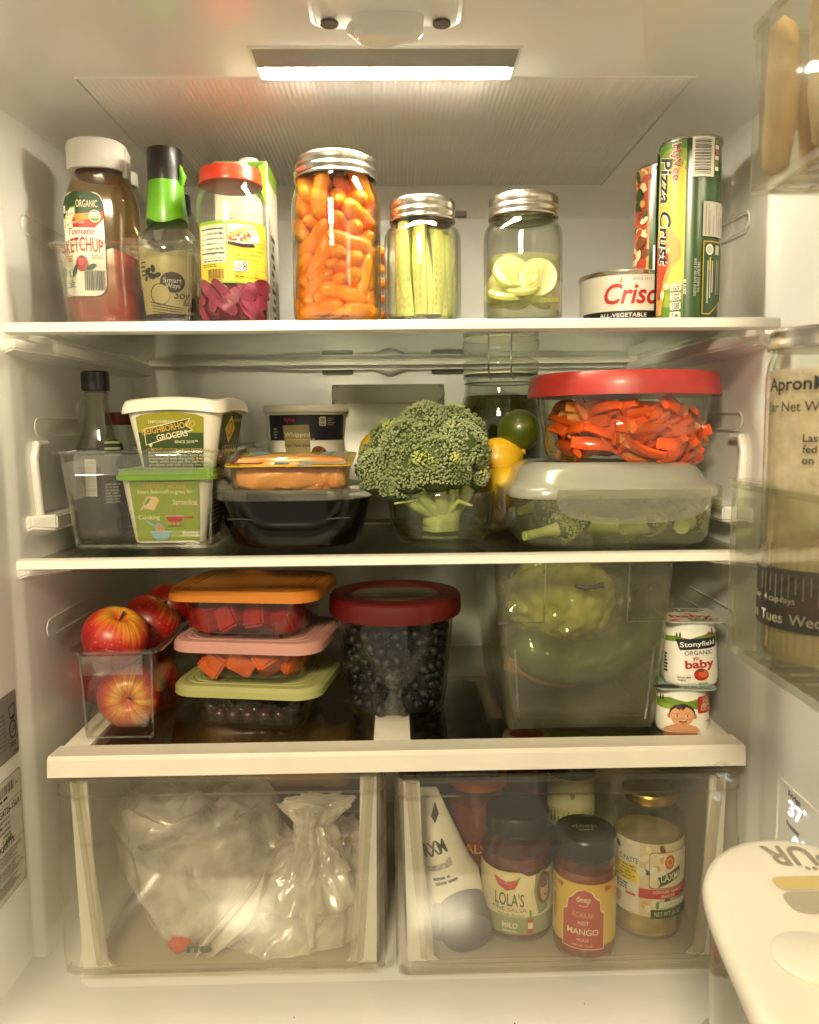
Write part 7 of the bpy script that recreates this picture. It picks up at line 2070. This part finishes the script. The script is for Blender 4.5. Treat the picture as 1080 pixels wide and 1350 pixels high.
# ================================================================== RIGHT DRAWER
def drawer_jar(nm, label, px0, px1, pyl0, pyl1, pyb, y, lidw, lidmat, fill, filltop, labfn, phi, matglass=None, shoulder=.80):
    hw = (Xp(px1, pyb - 60, y) - Xp(px0, pyb - 60, y)) / 2
    cx = (Xp(px1, pyb - 60, y) + Xp(px0, pyb - 60, y)) / 2
    z = ZD + .0008
    H = Zp((px0 + px1) / 2, pyl1, y - hw * .8) - z
    HL = H + max(.010, (pyl1 - pyl0) * .00055)
    rl = (Xp(lidw[1], pyl0 + 15, y) - Xp(lidw[0], pyl0 + 15, y)) / 2
    t = thing(nm, label, 'jar', (cx, y + .0, z))
    bm = BM(); lshell(bm, [(.0005, .002), (hw * .86, 0), (hw * .96, .003), (hw, .010), (hw, H * shoulder), (hw * .97, H * (shoulder + .06)), (rl * .93, H * .96), (rl * .93, H + .004)], .0024, 48); obj('glass', bm, GLASS, t)
    bm = BM(); lathe(bm, [(hw * .84, .004), (hw * .93, .006), (hw * .94, .012), (hw * .94, H * filltop)], 40); roughen(bm, .0006, 90, 2); obj('filling', bm, fill, t)
    bm = BM(); lathe(bm, [(rl * .98, H - .002), (rl, H - .001), (rl * 1.005, H + .002), (rl * .99, H + .004), (rl, HL - .002), (rl * .96, HL), (rl * .88, HL + .0003), (rl * .86, HL - .0006), (.0003, HL - .0006)], 56); obj('lid', bm, lidmat, t)
    g = Decal(.0005); labfn(g, hw, H); g.build('label', t, cyl(hw, facing(cx, y) + phi + 90, 0), .003)
    return t, cx, hw, H, HL, rl
SAL = M('salsa', '#7d2a12', rough=.35, col2='#45210f', scale=70, sharp=.15, coat=.2)
def lab_lola(g, R, H):
    L = 1.35 * R
    cr_ = ink('label_cream', '#d6c795'); sg_ = ink('label_sage', '#8a9160')
    g.poly([(-L, H * .12), (0, H * .10), (L, H * .12), (L, H * .70), (R * .35, H * .66), (R * .12, H * .70), (-.5 * R, H * .69), (-L, H * .70)], cr_)
    g.poly([(-L, H * .10), (L, H * .10), (L, H * .27), (-L, H * .27)], sg_)
    g.poly([(R * .55, H * .66), (R * .80, H * .70), (R * 1.1, H * .62), (R * 1.12, H * .44), (R * .95, H * .30), (R * .65, H * .28), (R * .5, H * .5)], iSG)
    # laughing woman in sepia
    g.ell(R * .82, H * .52, R * .24, H * .155, iBR); g.ell(R * .86, H * .51, R * .155, H * .12, iTN); g.ell(R * .80, H * .58, R * .16, H * .06, iBR, rot=30); g.ell(R * .90, H * .455, R * .06, H * .018, iDB); g.ell(R * .90, H * .462, R * .045, H * .008, iCR)
    for s in (-1, 1): g.ell(R * (.87 + .065 * s), H * .535, R * .03, H * .008, iDB)
    g.poly([(-R * .62, H * .635), (-R * .50, H * .63), (-R * .25, H * .60), (0, H * .625), (R * .08, H * .61), (-R * .02, H * .54), (-R * .25, H * .515), (-R * .48, H * .555)], iR); g.poly([(0, H * .625), (R * .10, H * .655), (R * .16, H * .66), (R * .10, H * .63), (R * .06, H * .61)], iG); g.ell(-R * .25, H * .585, R * .2, H * .010, iPK, rot=-5)
    g.text("LOLA'S", -R * .17, H * .435, .0155, iDG, .012, w=R * .80); g.text('FINE SALSA', -R * .17, H * .340, .0046, iDG, .0, w=R * .94); g.text('Family Recipe', -R * .12, H * .292, .0034, iDG, 0, .45, w=R * .74)
    g.text('MILD', -R * .15, H * .19, .0064, iCR, .02, w=R * .42); g.lines(-R * .35, H * .125, R * .05, H * .145, 1, iCR, seed=3)
    g.rect(R * .32, H * .12, R * .48, H * .255, iR); g.rect(R * .37, H * .25, R * .43, H * .34, iG); g.rect(R * .33, H * .16, R * .47, H * .22, iCR)
drawer_jar('salsa_jar', 'jar of mild salsa with a black lid and a red chilli on its label', 635, 728, 1066, 1104, 1244, .092, (640, 724), BLACKP, SAL, .80, lab_lola, -92)
PIK = M('mango_pickle', '#963516', rough=.32, col2='#5e1f0c', scale=60, sharp=.15, coat=.3)
def lab_mango(g, R, H):
    L = 1.5 * R
    y_ = ink('label_mustard', '#c9a62e'); r_ = ink('label_brick', '#a5361f')
    g.rect(-L, H * .18, L, H * .79, y_); g.bars(-R * 1.2, H * .35, -R * .95, H * .60, iK, 5, True); g.lines(-R * 1.25, H * .64, -R * .9, H * .76, 4, iBR, seed=3)
    def badge(k): return [(-R * .62 - k, H * .16 - k), (R * .68 + k, H * .16 - k), (R * .68 + k, H * .50 + k), (R * .56 + k, H * .52 + k), (R * .54 + k, H * .62 + k), (R * .36 + k, H * .66 + k), (R * .26 + k, H * .71 + k), (R * .05, H * .735 + k), (-R * .16 - k, H * .71 + k), (-R * .28 - k, H * .66 + k), (-R * .44 - k, H * .62 + k), (-R * .48 - k, H * .52 + k), (-R * .62 - k, H * .50 + k)]
    g.poly(badge(.0012), iCR); g.poly(badge(.0004), r_); g.poly(badge(-.0004), iGL) if False else None
    g.text('deep', R * .03, H * .645, .0068, iCR, .005, w=R * .44); g.text('\u2022\u203f\u2022', R * .03, H * .59, .006, iCR, .01) if False else g.ell(R * .03, H * .585, R * .14, H * .012, iCR); g.ell(R * .03, H * .590, R * .12, H * .012, r_)
    g.text('ACHAAR', R * .02, H * .49, .0062, iGL, .0, w=R * .68); g.text('HOT', R * .04, H * .412, .0042, iCR, .01, w=R * .34); g.text('MANGO', R * .02, H * .325, .0070, iCR, .012, w=R * .98); g.text('PICKLE', R * .02, H * .245, .0036, iCR, .0, w=R * .36); g.text('NET WT 10 OZ', R * .02, H * .19, .0022, iCR)
    for s in (-1, 1):
        for k in range(5): g.ell(s * R * (.72 + .03 * k) + R * .03, H * (.73 + .012 * (k % 3)), .0009, .0035, r_, rot=s * (30 + 22 * k))
MNG = drawer_jar('pickle_relish_jar', 'jar of mango pickle with a black lid and a brick red badge label', 730, 810, 1094, 1134, 1271, .048, (730, 810), BLACKP, PIK, .86, lab_mango, -93)
t, cx, hw, H, HL, rl = MNG
g = Decal(.0004); g.text('deep', 0, .006, .008, iGR, 0, w=.028); g.ell(0, -.004, .010, .0012, iGR)
g.build('lid_print', t, plane((0, 0, HL - .0002), (1, 0, 0), (0, 1, 0)))
GPA = M('ginger_paste', '#b8a068', rough=.5, col2='#8f7a48', scale=50)
def lab_ginger(g, R, H):
    w_ = ink('label_ivory', '#d5cfb8')
    g.rect(-R * 1.6, H * .20, R * 1.5, H * .745, w_)
    g.text('C PASTE', -R * .55, H * .60, .0062, iDG, .005, w=R * .62); g.ell(-R * .92, H * .68, .005, .003, iDB, rot=-40); g.rrect(-R * 1.25, H * .435, -R * .24, H * .565, .002, iY); g.lines(-R * 1.2, H * .44, -R * .28, H * .56, 5, iOL, seed=3)
    g.lines(-R * 1.2, H * .36, -R * .4, H * .42, 3, iK, seed=5); g.ell(-R * .86, H * .29, R * .13, H * .045, iTN); g.rect(-R * .60, H * .335, -R * .30, H * .35, iR)
    g.rect(-R * .20, H * .20, R * 1.5, H * .745, ink('ginger_box', '#c5b792')); q = random.Random(8)
    for k in range(26): g.ell(R * q.uniform(-.15, .7), H * q.uniform(.26, .72), R * q.uniform(.06, .13), H * q.uniform(.02, .04), q.choice([iCR, iTN, iBR, w_, iCR]), 14, q.uniform(0, 180))
    g.rrect(R * .06, H * .42, R * 1.4, H * .69, .004, iBR); g.rrect(R * .075, H * .425, R * 1.4, H * .685, .004, ink('panel_cream', '#cfc29c'))
    for k in range(7): g.ell(R * q.uniform(.15, .45), H * q.uniform(.46, .66), R * .10, H * .03, q.choice([iCR, w_, iTN]), 14, q.uniform(0, 180))
    g.ell(R * .62, H * .615, R * .19, H * .068, iCR); g.ell(R * .62, H * .615, R * .15, H * .054, iR); g.ell(R * .62, H * .615, R * .10, H * .036, iGL); g.ell(R * .62, H * .615, R * .05, H * .02, iR)
    g.poly([(R * .28, H * .505), (R * .98, H * .575), (R * .98, H * .49), (R * .28, H * .43), (R * .36, H * .46)], iDG); g.text('LAXMI', R * .66, H * .505, .0088, iCR, .01, w=R * .58, rot=6)
    g.rect(-R * .20, H * .345, R * 1.5, H * .415, iR); g.text('GINGER GARLIC', R * .62, H * .397, .0034, iCR, .01, w=R * .9); g.text('PASTE', R * .60, H * .363, .0034, iCR, .01, w=R * .40)
    g.rrect(R * .28, H * .275, R * 1.3, H * .325, .002, iG); g.rrect(R * .29, H * .278, R * 1.3, H * .322, .002, w_); g.text('Just like Home', R * .72, H * .30, .0042, iG, 0, .3, w=R * .62); g.ell(R * .29, H * .30, .002, .005, iG)
    g.rect(R * .12, H * .20, R * 1.4, H * .265, iDG); g.text('NET WT 24 OZ', R * .62, H * .232, .0052, iCR, .0, w=R * .82)
drawer_jar('paste_jar', 'tall jar of ginger garlic paste with a gold lid and ivory label', 808, 896, 1046, 1064, 1249, .088, (817, 886), GOLDM, GPA, .72, lab_ginger, -90, shoulder=.84)
GS = M('paste_smear', '#a08a52', rough=.6, col2='#5a4a26', scale=70)
# --- tube standing on its cap
def lotion_tube():
    y = .065
    z = ZD + .0008
    P = lambda px, py, yq=y: at(px, py, yq)
    c = P(598, 1228); cx = c.x; R = .030
    t = thing('squeeze_tube', 'cream white squeeze tube with a grey purple cap leaning head down', 'tube', (cx, y, z))
    CP = M('cap_mauve', '#463c40', rough=.62, var=.04); TB = M('tube_white', '#d3cfbc', rough=.42, var=.03, coat=.15)
    bm = BM(); ca = Vector((.012, -.03, .030)); cb = Vector((.006, .006, .045))
    tube(bm, [(.013, -.034, .0305), (.0129, -.0334, .0307), (.0125, -.031, .031), (.011, -.018, .0335), (.008, .004, .043)], [.0278, .0290, .0295, .030, .029], 44); obj('cap', bm, CP, t, 40)
    bm = BM(); loops = []
    top = P(560, 1040, .10) - Vector((cx, y, z)); 
    for s, a, b in ((0, .031, .029), (.12, .034, .030), (.22, .036, .030), (.35, .034, .026), (.6, .030, .016), (.85, .026, .006), (1, .024, .0018)):
        c_ = Vector((.004, .010, .044)).lerp(Vector((-.038, .04, top.z)), s)
        loops.append([(c_.x + a * math.cos(2 * PI * k / 40) * (1 if s < .3 else .9), c_.y + b * math.sin(2 * PI * k / 40), c_.z + .010 * math.cos(2 * PI * k / 40) * (1 - s)) for k in range(40)])
    loft(bm, loops); obj('tube_body', bm, TB, t, 50)
    bm = BM(); rsolid(bm, [(.060, .046, .012, .012), (.062, .048, .014, .020), (.060, .05, .014, .040), (.052, .046, .014, .052)], 6, .004, .0); obj('tube_shoulder', bm, CP, t)
    g = Decal(.0008)
    g.text('RXM', -.004, .062, .014, iNV, .03, .1, w=.030, rot=14); g.text('natural\u00ae', -.002, .044, .0075, iNV, .0, w=.034, rot=14); g.lines(-.016, .024, .014, .034, 2, iNV, seed=2, rot=14); g.poly([(.004, .096), (.014, .112), (.014, .098), (.006, .088)], iNV)
    def fn(u, v, o):
        s = (v + .01) / (top.z - .03)
        c_ = Vector((.004, .010, .044)).lerp(Vector((-.038, .04, top.z)), s)
        b = np.interp(s, [0, .12, .22, .35, .6, .85, 1], [.029, .030, .030, .026, .016, .006, .0018]); a = np.interp(s, [0, .22, .35, .6, 1], [.031, .036, .031, .027, .022])
        x = u; k = min(.98, abs(x) / a)
        return Vector((c_.x + x, c_.y - b * math.sqrt(1 - k * k) - o - .0005, c_.z))
    g.build('tube_print', t, fn, .004, vstep=.005)
    g = Decal(.0008); g.text('DISTRIBUTED BY', .012, .0, .0028, iNV, .01, w=.018); g.text('PULL TAB', .012, -.005, .0028, iNV, .01, w=.012)
    g.build('shoulder_print', t, plane((0.0, -.0225, .062), (1, 0, 0), (0, .25, 1)))
lotion_tube()
# --- jars further back in the drawer
def back_jar(nm, label, px0, px1, pyl, y, zb, H, lidcol, lidn, fill, lidr=None, lidprint=None, lab=None, lidh=.014):
    hw = (Xp(px1, pyl + 20, y) - Xp(px0, pyl + 20, y)) / 2; cx = (Xp(px0, pyl + 20, y) + Xp(px1, pyl + 20, y)) / 2
    t = thing(nm, label, 'jar', (cx, y, zb))
    bm = BM(); lshell(bm, [(.0005, .001), (hw * .9, 0), (hw, .006), (hw, H * .86), (hw * .93, H * .96), (hw * .92, H)], .0022, 40); obj('glass', bm, GLASS, t)
    bm = BM(); lathe(bm, [(hw * .9, .004), (hw * .93, .01), (hw * .93, H * .84)], 32); obj('filling', bm, fill, t)
    bm = BM(); lathe(bm, [(hw * .95, H - .004), (hw * .98, H - .003), (hw * .98, H + lidh - .005), (hw * .93, H + lidh - .003), (.0003, H + lidh - .003)], 48); obj('lid', bm, M(lidn, lidcol, rough=.4), t)
    if lidprint:
        g = Decal(.0003); lidprint(g, hw); g.build('lid_print', t, plane((0, 0, H + lidh - .003), (1, 0, 0), (0, 1, 0)))
    if lab:
        g = Decal(.0004); lab(g, hw, H); g.build('label', t, cyl(hw, facing(cx, y), 0), .004)
    return t
def qlid(g, R):
    g.ell(0, 0, R * .88, R * .88, ink('queso_red', '#b3391c')); g.text('SALSA CON', 0, R * .05, .006, iCR, .02, w=R * 1.1, rot=-8); g.text('QUESO', 0, -R * .2, .008, iCR, .02, w=R * 1.0, rot=-8); g.text('MEDIUM', 0, -R * .64, .005, iCR, .02, w=R * .7)
def qlab(g, R, H):
    g.rect(-R * 1.3, H * .1, R * 1.3, H * .62, ink('queso_brown', '#6e2c10')); g.text('SALSA', 0, H * .5, .012, iO, .02); g.text('CON QUESO', 0, H * .34, .011, iO, .01, w=R * 1.2); g.lines(-R * .6, H * .14, R * .6, H * .25, 3, iO, seed=3)
back_jar('queso_jar', 'orange jar with a red printed lid behind the squeeze tube', 590, 668, 1062, .165, ZD + .001, .150, '#c2601a', 'lid_tangerine', M('queso', '#9a4d14', rough=.4, col2='#7a3410', scale=40), lidprint=qlid, lab=qlab)
back_jar('sauce_jar', 'jar with a cream and red lid behind the black lidded salsa', 662, 726, 1040, .215, ZD + .001, .176, '#c9bfa2', 'lid_ivory', M('red_sauce', '#7a1f12', rough=.4), lidprint=lambda g, R: (g.ell(0, 0, R * .7, R * .5, iR), g.text('50', R * .2, R * .3, .006, iCR, .02)))
def glab(g, R, H):
    g.rect(-R * 1.3, H * .50, R * 1.3, H * .86, ink('pale_paper', '#c7c49b')); g.ell(R * .05, H * .74, .003, .004, iSG)
    for k in range(12): g.poly([(-R * 1.2 + R * .2 * k, H * .52), (-R * 1.1 + R * .2 * k, H * (.60 + .02 * (k % 3))), (-R * 1.0 + R * .2 * k, H * .52)], iSG); g.rect(-R * 1.18 + R * .2 * k, H * .525, -R * 1.02 + R * .2 * k, H * (.535), iOL)
    for k in range(3): g.rect(-R * .8, H * (.60 + .015 * k), R * .9, H * (.603 + .015 * k), iOL)
back_jar('green_lid_jar', 'jar with a lime green lid and a pale landscape label', 722, 784, 1034, .175, ZD + .001, .178, '#7aa51c', 'lid_grass', M('dark_jam', '#2b2112', rough=.4), lab=glab, lidh=.02)
bm = BM(); rsolid(bm, [(.12, .10, .02, 0), (.125, .10, .02, .12), (.12, .1, .02, .15)], 5); roughen(bm, .004, 40, 5)
tag(obj('dark_package', bm, M('dark_wrap', '#1d1a14', rough=.35, coat=.3), None, 60, loc=(at(660, 1100, .33).x, .32, ZD + .001)), 'dark wrapped package at the back of the jar drawer', 'package')
bm = BM(); rsolid(bm, [(.055, .09, .01, 0), (.055, .09, .01, .14), (.05, .08, .01, .145)], 5)
tag(obj('dark_bottle', bm, M('dark_red_wrap', '#3a120c', rough=.35, coat=.3), None, 60, loc=(at(575, 1100, .2).x, .26, ZD + .001)), 'dark red carton standing behind the squeeze tube', 'carton')

# ================================================================== DOOR
XD = .425
bm = BM(); box(bm, XD, XD + .06, -1.0, -.235, .45, 1.85, .006)
DO = struct(obj('door', bm, LINER)); 
def door_bin(label, px, pyt, pyb, ylast, xf=None):
    """x of the front wall and heights from the far front corner seen in the photograph"""
    y = -.235
    a = at(px, pyt, y); b = at(px - 2, pyb, y)
    x0 = a.x; zt, zb = a.z, b.z
    t = thing('door_bin', label, 'door bin', (x0, y, zb))
    d = XD - x0 - .001; L = .36; h = zt - zb
    MT = G('door_bin_plastic', '#e6e7dc', '#a9a998', rough=.04, haze=.06, hcol='#c9c7b4', wav=.25, f0=.05)
    bm = BM()
    lo = [rr(d, L, .012, 0, 5, d / 2, -L / 2), rr(d, L, .014, h, 5, d / 2, -L / 2)]
    li_ = [rr(d - .008, L - .008, .009, h, 5, d / 2, -L / 2), rr(d - .008, L - .008, .009, .005, 5, d / 2, -L / 2)]
    loft(bm, lo + li_); obj('bin_shell', bm, MT, t)
    bm = BM(); loft(bm, [rr(d, L, .013, h - .004, 5, d / 2, -L / 2), rr(d + .004, L + .004, .015, h - .003, 5, d / 2, -L / 2), rr(d + .004, L + .004, .015, h + .002, 5, d / 2, -L / 2), rr(d - .012, L - .012, .012, h + .002, 5, d / 2, -L / 2)], False, False); obj('rim', bm, MT, t)
    bm = BM()
    for k in range(16): box(bm, .012, d - .012, -.02 - .02 * k, -.012 - .02 * k, -.0025, .0, .0008)
    for k in range(7): box(bm, .012 + k * (d - .03) / 6, .018 + k * (d - .03) / 6, -L + .02, -.012, -.0018, .0)
    obj('floor_ribs', bm, G('bin_floor', '#efece0', '#bab29c', rough=.2, haze=.35, hcol='#d8d2be'), t)
    return x0, zt, zb, d
x0, zt, zb, d = door_bin('clear door bin high up holding bread rolls', 988, 48, 258, 0)
BRD = M('bread_roll', '#e2c698', rough=.7, col2='#cda56c', scale=45, bump=.4, bscale=160, stain=('#8a5c2c', 30, .56, .14, .7))
for i, (dx, y, rx, ry, hh, ln) in enumerate(((.009, -.252, .0105, .011, .105, 'slim tan bread slice standing against the front wall of the high door bin'), (.031, -.252, .0095, .011, .065, 'short tan bread slice second from the front wall of the high door bin'), (.053, -.252, .0110, .011, .125, 'tall tan bread slice third from the front wall of the high door bin'), (.072, -.256, .014, .012, .16, 'thick tan bread roll last in the row of the high door bin'), (.024, -.310, .016, .024, .15, 'big tan bread roll nearer the room in the high door bin'))):
    bm = BM(); loops = []
    for k in range(17):
        s = k / 16; e_ = max(.05, math.sin(PI * s) ** .16)
        loops.append([(p[0] * rx * e_ + .004 * math.sin(2.4 * s + i), p[1] * ry * e_, hh * s) for p in circ(1, 0, 24)])
    loft(bm, loops); roughen(bm, .0018, 40, i)
    tag(obj('bread_slice', bm, BRD, None, 60, loc=(x0 + .004 + dx, y, zb + .006)), ln, 'bread', 'bread in the high door bin')
bm = BM(); tube(bm, [(x0 + .052, -.300, zt + .015), (x0 + .038, -.300, zt - .01), (x0 + .028, -.300, zt - .055), (x0 + .036, -.302, zt - .068), (x0 + .046, -.304, zt - .045), (x0 + .044, -.304, zt - .01), (x0 + .054, -.304, zt + .02)], [.006, .007, .008, .007, .006, .006, .006], 12)
tag(obj('grey_pouch', bm, M('pouch_grey', '#6d675a', rough=.35, col2='#8a8474', scale=30), None, 60), 'looped dark grey strap lying over the bread in the high door bin', 'strap')
x0, zt, zb, d = door_bin('clear door bin at mid height holding the starter jar', 957, 634, 852, 0)
def starter():
    y = -.298
    z = zb + .0055
    R = .037
    xl = at(1012, 640, y).x
    cx = xl + R
    H = Zp(1040, 462, y) - z; HT = Zp(1040, 434, y) - z
    t = thing('starter_jar', 'tall glass jar of sourdough starter with silver lid and a dark weekday band', 'jar', (cx, y, z))
    bm = BM(); lshell(bm, [(.0005, .002), (R * .86, 0), (R * .96, .003), (R, .012), (R, H * .92), (R * .97, H * .96), (R * .9, H * .99), (R * .9, H + .005)], .003, 56); obj('glass', bm, GLASS, t)
    DGH = M('starter_dough', '#dcc6a0', rough=.55, col2='#c8ac80', scale=30, sharp=.05)
    bm = BM(); lathe(bm, [(R * .84, .006), (R * .92, .012), (R * .92, H * .40)], 40); obj('starter', bm, DGH, t)
    bm = BM(); loft(bm, [circ(R * .925, H * .40, 48), circ(R * .925, H * .94, 48)], False, False); obj('starter_smear', bm, G('starter_film', '#dcc7a0', '#b3976a', rough=.3, haze=.5, hcol='#efe0c4', smear=48), t)
    rl = R * .97
    bm = BM(); lathe(bm, [(rl, H), (rl * 1.02, H + .001), (rl * 1.02, H + .004), (rl * .985, H + .006), (rl * .985, H + .009), (rl * 1.0, H + .011), (rl * 1.0, HT - .002), (rl * .95, HT), (.0003, HT - .0005)], 64); obj('lid', bm, METAL, t)
    bm = BM(); lathe(bm, [(R * 1.002, .028), (R * 1.02, .029), (R * 1.02, .066), (R * 1.002, .067)], 56); obj('weekday_band', bm, M('band_brown', '#2a1f1a', rough=.6), t)
    g = Decal(.0004)
    for k in range(-9, 12): g.rect(.0045 * k, .058 - (.012 if k % 5 == 0 else .006 if k % 2 else .009), .0045 * k + .0008, .064, iGR, k == -9)
    for k, s in enumerate(('Sun', 'Mon', 'Tues', 'Wed')): g.text(s, -.076 + .023 * k, .036, .0068, iLGR, .01)
    g.text('Day', -.045, .048, .004, iLGR, .01); g.text('days', -.018, .048, .004, iLGR, .01); g.text('4 cup', -.03, .048, .004, iLGR, .01)
    g.build('band_print', t, cyl(R * 1.02, facing(cx, y), 0), .004)
    g = Decal(.0005)
    zq = lambda py: Zp(1040, py, y - R) - z
    g.text('ApronMaven', -.006, zq(503), .0082, iK, .02, w=.062); g.text('Jar Net Weight 456g', -.002, zq(535), .0062, iDB, .008, w=.070)
    for k, s in enumerate(('Last', 'fed', 'on')): g.text(s, -.010, zq(578 + 15 * k), .0048, iK, .016, align='L')
    g.ell(.022, zq(590), .004, .006, iGR)
    g.build('jar_print', t, cyl(R, facing(cx, y) - 4, 0), .004)
starter()
bm = BM(); lathe(bm, [(.022, 0), (.026, .003), (.027, .05), (.024, .085), (.012, .115), (.010, .13)], 32); roughen(bm, .0006, 60, 1)
tag(obj('tan_bottle', bm, M('tan_plastic', '#b5814c', rough=.5, var=.06), None, 60, loc=(x0 + .040, -.43, zb + .0055)), 'smooth tan bottle beside the starter jar in the door bin', 'bottle')
# --- water pitcher standing in the lowest door bin
def pitcher():
    zl = .985
    A = onz(925, 1165, zl); B = onz(990, 1100, zl); C = onz(1000, 1350, zl)
    pts_px = [(1003, 1352), (975, 1295), (950, 1240), (934, 1200), (926, 1170), (927, 1150), (936, 1130), (955, 1115), (985, 1104), (1020, 1100), (1063, 1107), (1120, 1125)]
    out = [onz(px, py, zl) for px, py in pts_px]
    t = thing('water_pitcher', 'white lidded water filter pitcher with a clear body in the door', 'water pitcher', (out[4].x + .085, out[4].y - .06, zl))
    o = t.location
    P2 = [(p.x - o.x, p.y - o.y) for p in out]
    # close the outline symmetrically toward the door and the room
    xm = P2[-1][0]
    P2 += [(xm + .012, P2[-1][1] - .03), (xm + .014, -.10), (xm + .004, -.16), (P2[0][0] + .045, -.185), (P2[0][0] + .015, P2[0][1] - .03)]
    # resample smoothly
    V = [Vector((a, b, 0)) for a, b in P2]; n = 96
    cum = [0]
    for i in range(len(V)): cum.append(cum[-1] + (V[(i + 1) % len(V)] - V[i]).length)
    rs = []
    for k in range(n):
        s = cum[-1] * k / n; i = max(j for j in range(len(V)) if cum[j] <= s); f = (s - cum[i]) / (cum[i + 1] - cum[i])
        p0, p1, p2, p3 = V[i - 1], V[i], V[(i + 1) % len(V)], V[(i + 2) % len(V)]
        rs.append(.5 * ((2 * p1) + (p2 - p0) * f + (2 * p0 - 5 * p1 + 4 * p2 - p3) * f * f + (3 * p1 - p0 - 3 * p2 + p3) * f ** 3))
    for _ in range(3): rs = [(rs[i - 1] + rs[i] * 2 + rs[(i + 1) % n]) / 4 for i in range(n)]
    ce = sum(rs, Vector()) / n
    def off(k, z): return [(p.x + (ce.x - p.x) * k, p.y + (ce.y - p.y) * k, z) for p in rs]
    LIDM = M('pitcher_white', '#dcd5c4', rough=.32, var=.03, scale=8, coat=.25)
    bm = BM(); loft(bm, [off(.05, -.012), off(.01, -.011), off(0, -.007), off(.015, -.002), off(.06, 0), off(.14, .0012), off(.24, .0015), off(.30, .0016), off(.34, .0016)]); obj('lid', bm, LIDM, t, 60)
    bm = BM(); loft(bm, [off(.16, -.20), off(.10, -.19), off(.05, -.0125), off(.08, -.0125), off(.13, -.19), off(.18, -.197)]); obj('body', bm, G('pitcher_clear', '#d4cfbd', '#8a8470', rough=.04, haze=.10, hcol='#a59c84', wav=.3), t)
    bm = BM(); loft(bm, [off(.2, -.196), off(.14, -.185), off(.12, -.10)]); obj('water', bm, G('pitcher_water', '#c5bca4', '#7d745c', rough=.02, haze=.06, hcol='#8f8468'), t)
    bm = BM(); loft(bm, [off(.30, -.16), off(.25, -.15), off(.22, -.014)]); obj('reservoir', bm, G('reservoir_grey', '#b9b09a', '#7a725e', rough=.15, haze=.4, hcol='#8a8068'), t)
    g = Decal(.0006)
    w = onz(1038, 1133, zl) - o
    g.text('P\u00dcR', w.x + .008, w.y, .026, M('emboss_grey', '#8d8778', rough=.4), .02, w=.046, rot=176)
    f_ = onz(1052, 1168, zl) - o
    tn_ = ink('filter_tan', '#c2ab74')
    g.rrect(f_.x - .016, f_.y - .008, f_.x + .03, f_.y + .008, .006, tn_); g.rrect(f_.x - .018, f_.y - .034, f_.x + .03, f_.y - .010, .008, ink('dust_grey', '#a39b85'))
    g.build('lid_print', t, plane((0, 0, .0016), (1, 0, 0), (0, 1, 0)))
    e = onz(1062, 1270, zl) - o
    bm = BM(); lathe(bm, [(.024, 0), (.0245, .002), (.022, .0032), (.0003, .0034)], 40, e.x + .006, e.y, .0016); obj('fill_cap', bm, LIDM, t)
    # the door shelf it stands on
    s = thing('door_bin', 'lowest clear door bin under the water pitcher', 'door bin', (o.x, o.y, zl - .206))
    bm = BM(); rshell(bm, [(.19, .34, .014, 0), (.19, .34, .014, .06)], .004); obj('bin_shell', bm, MATS['door_bin_plastic'], s)
    s.location.x = XD - .098; s.location.y = -.41
pitcher()
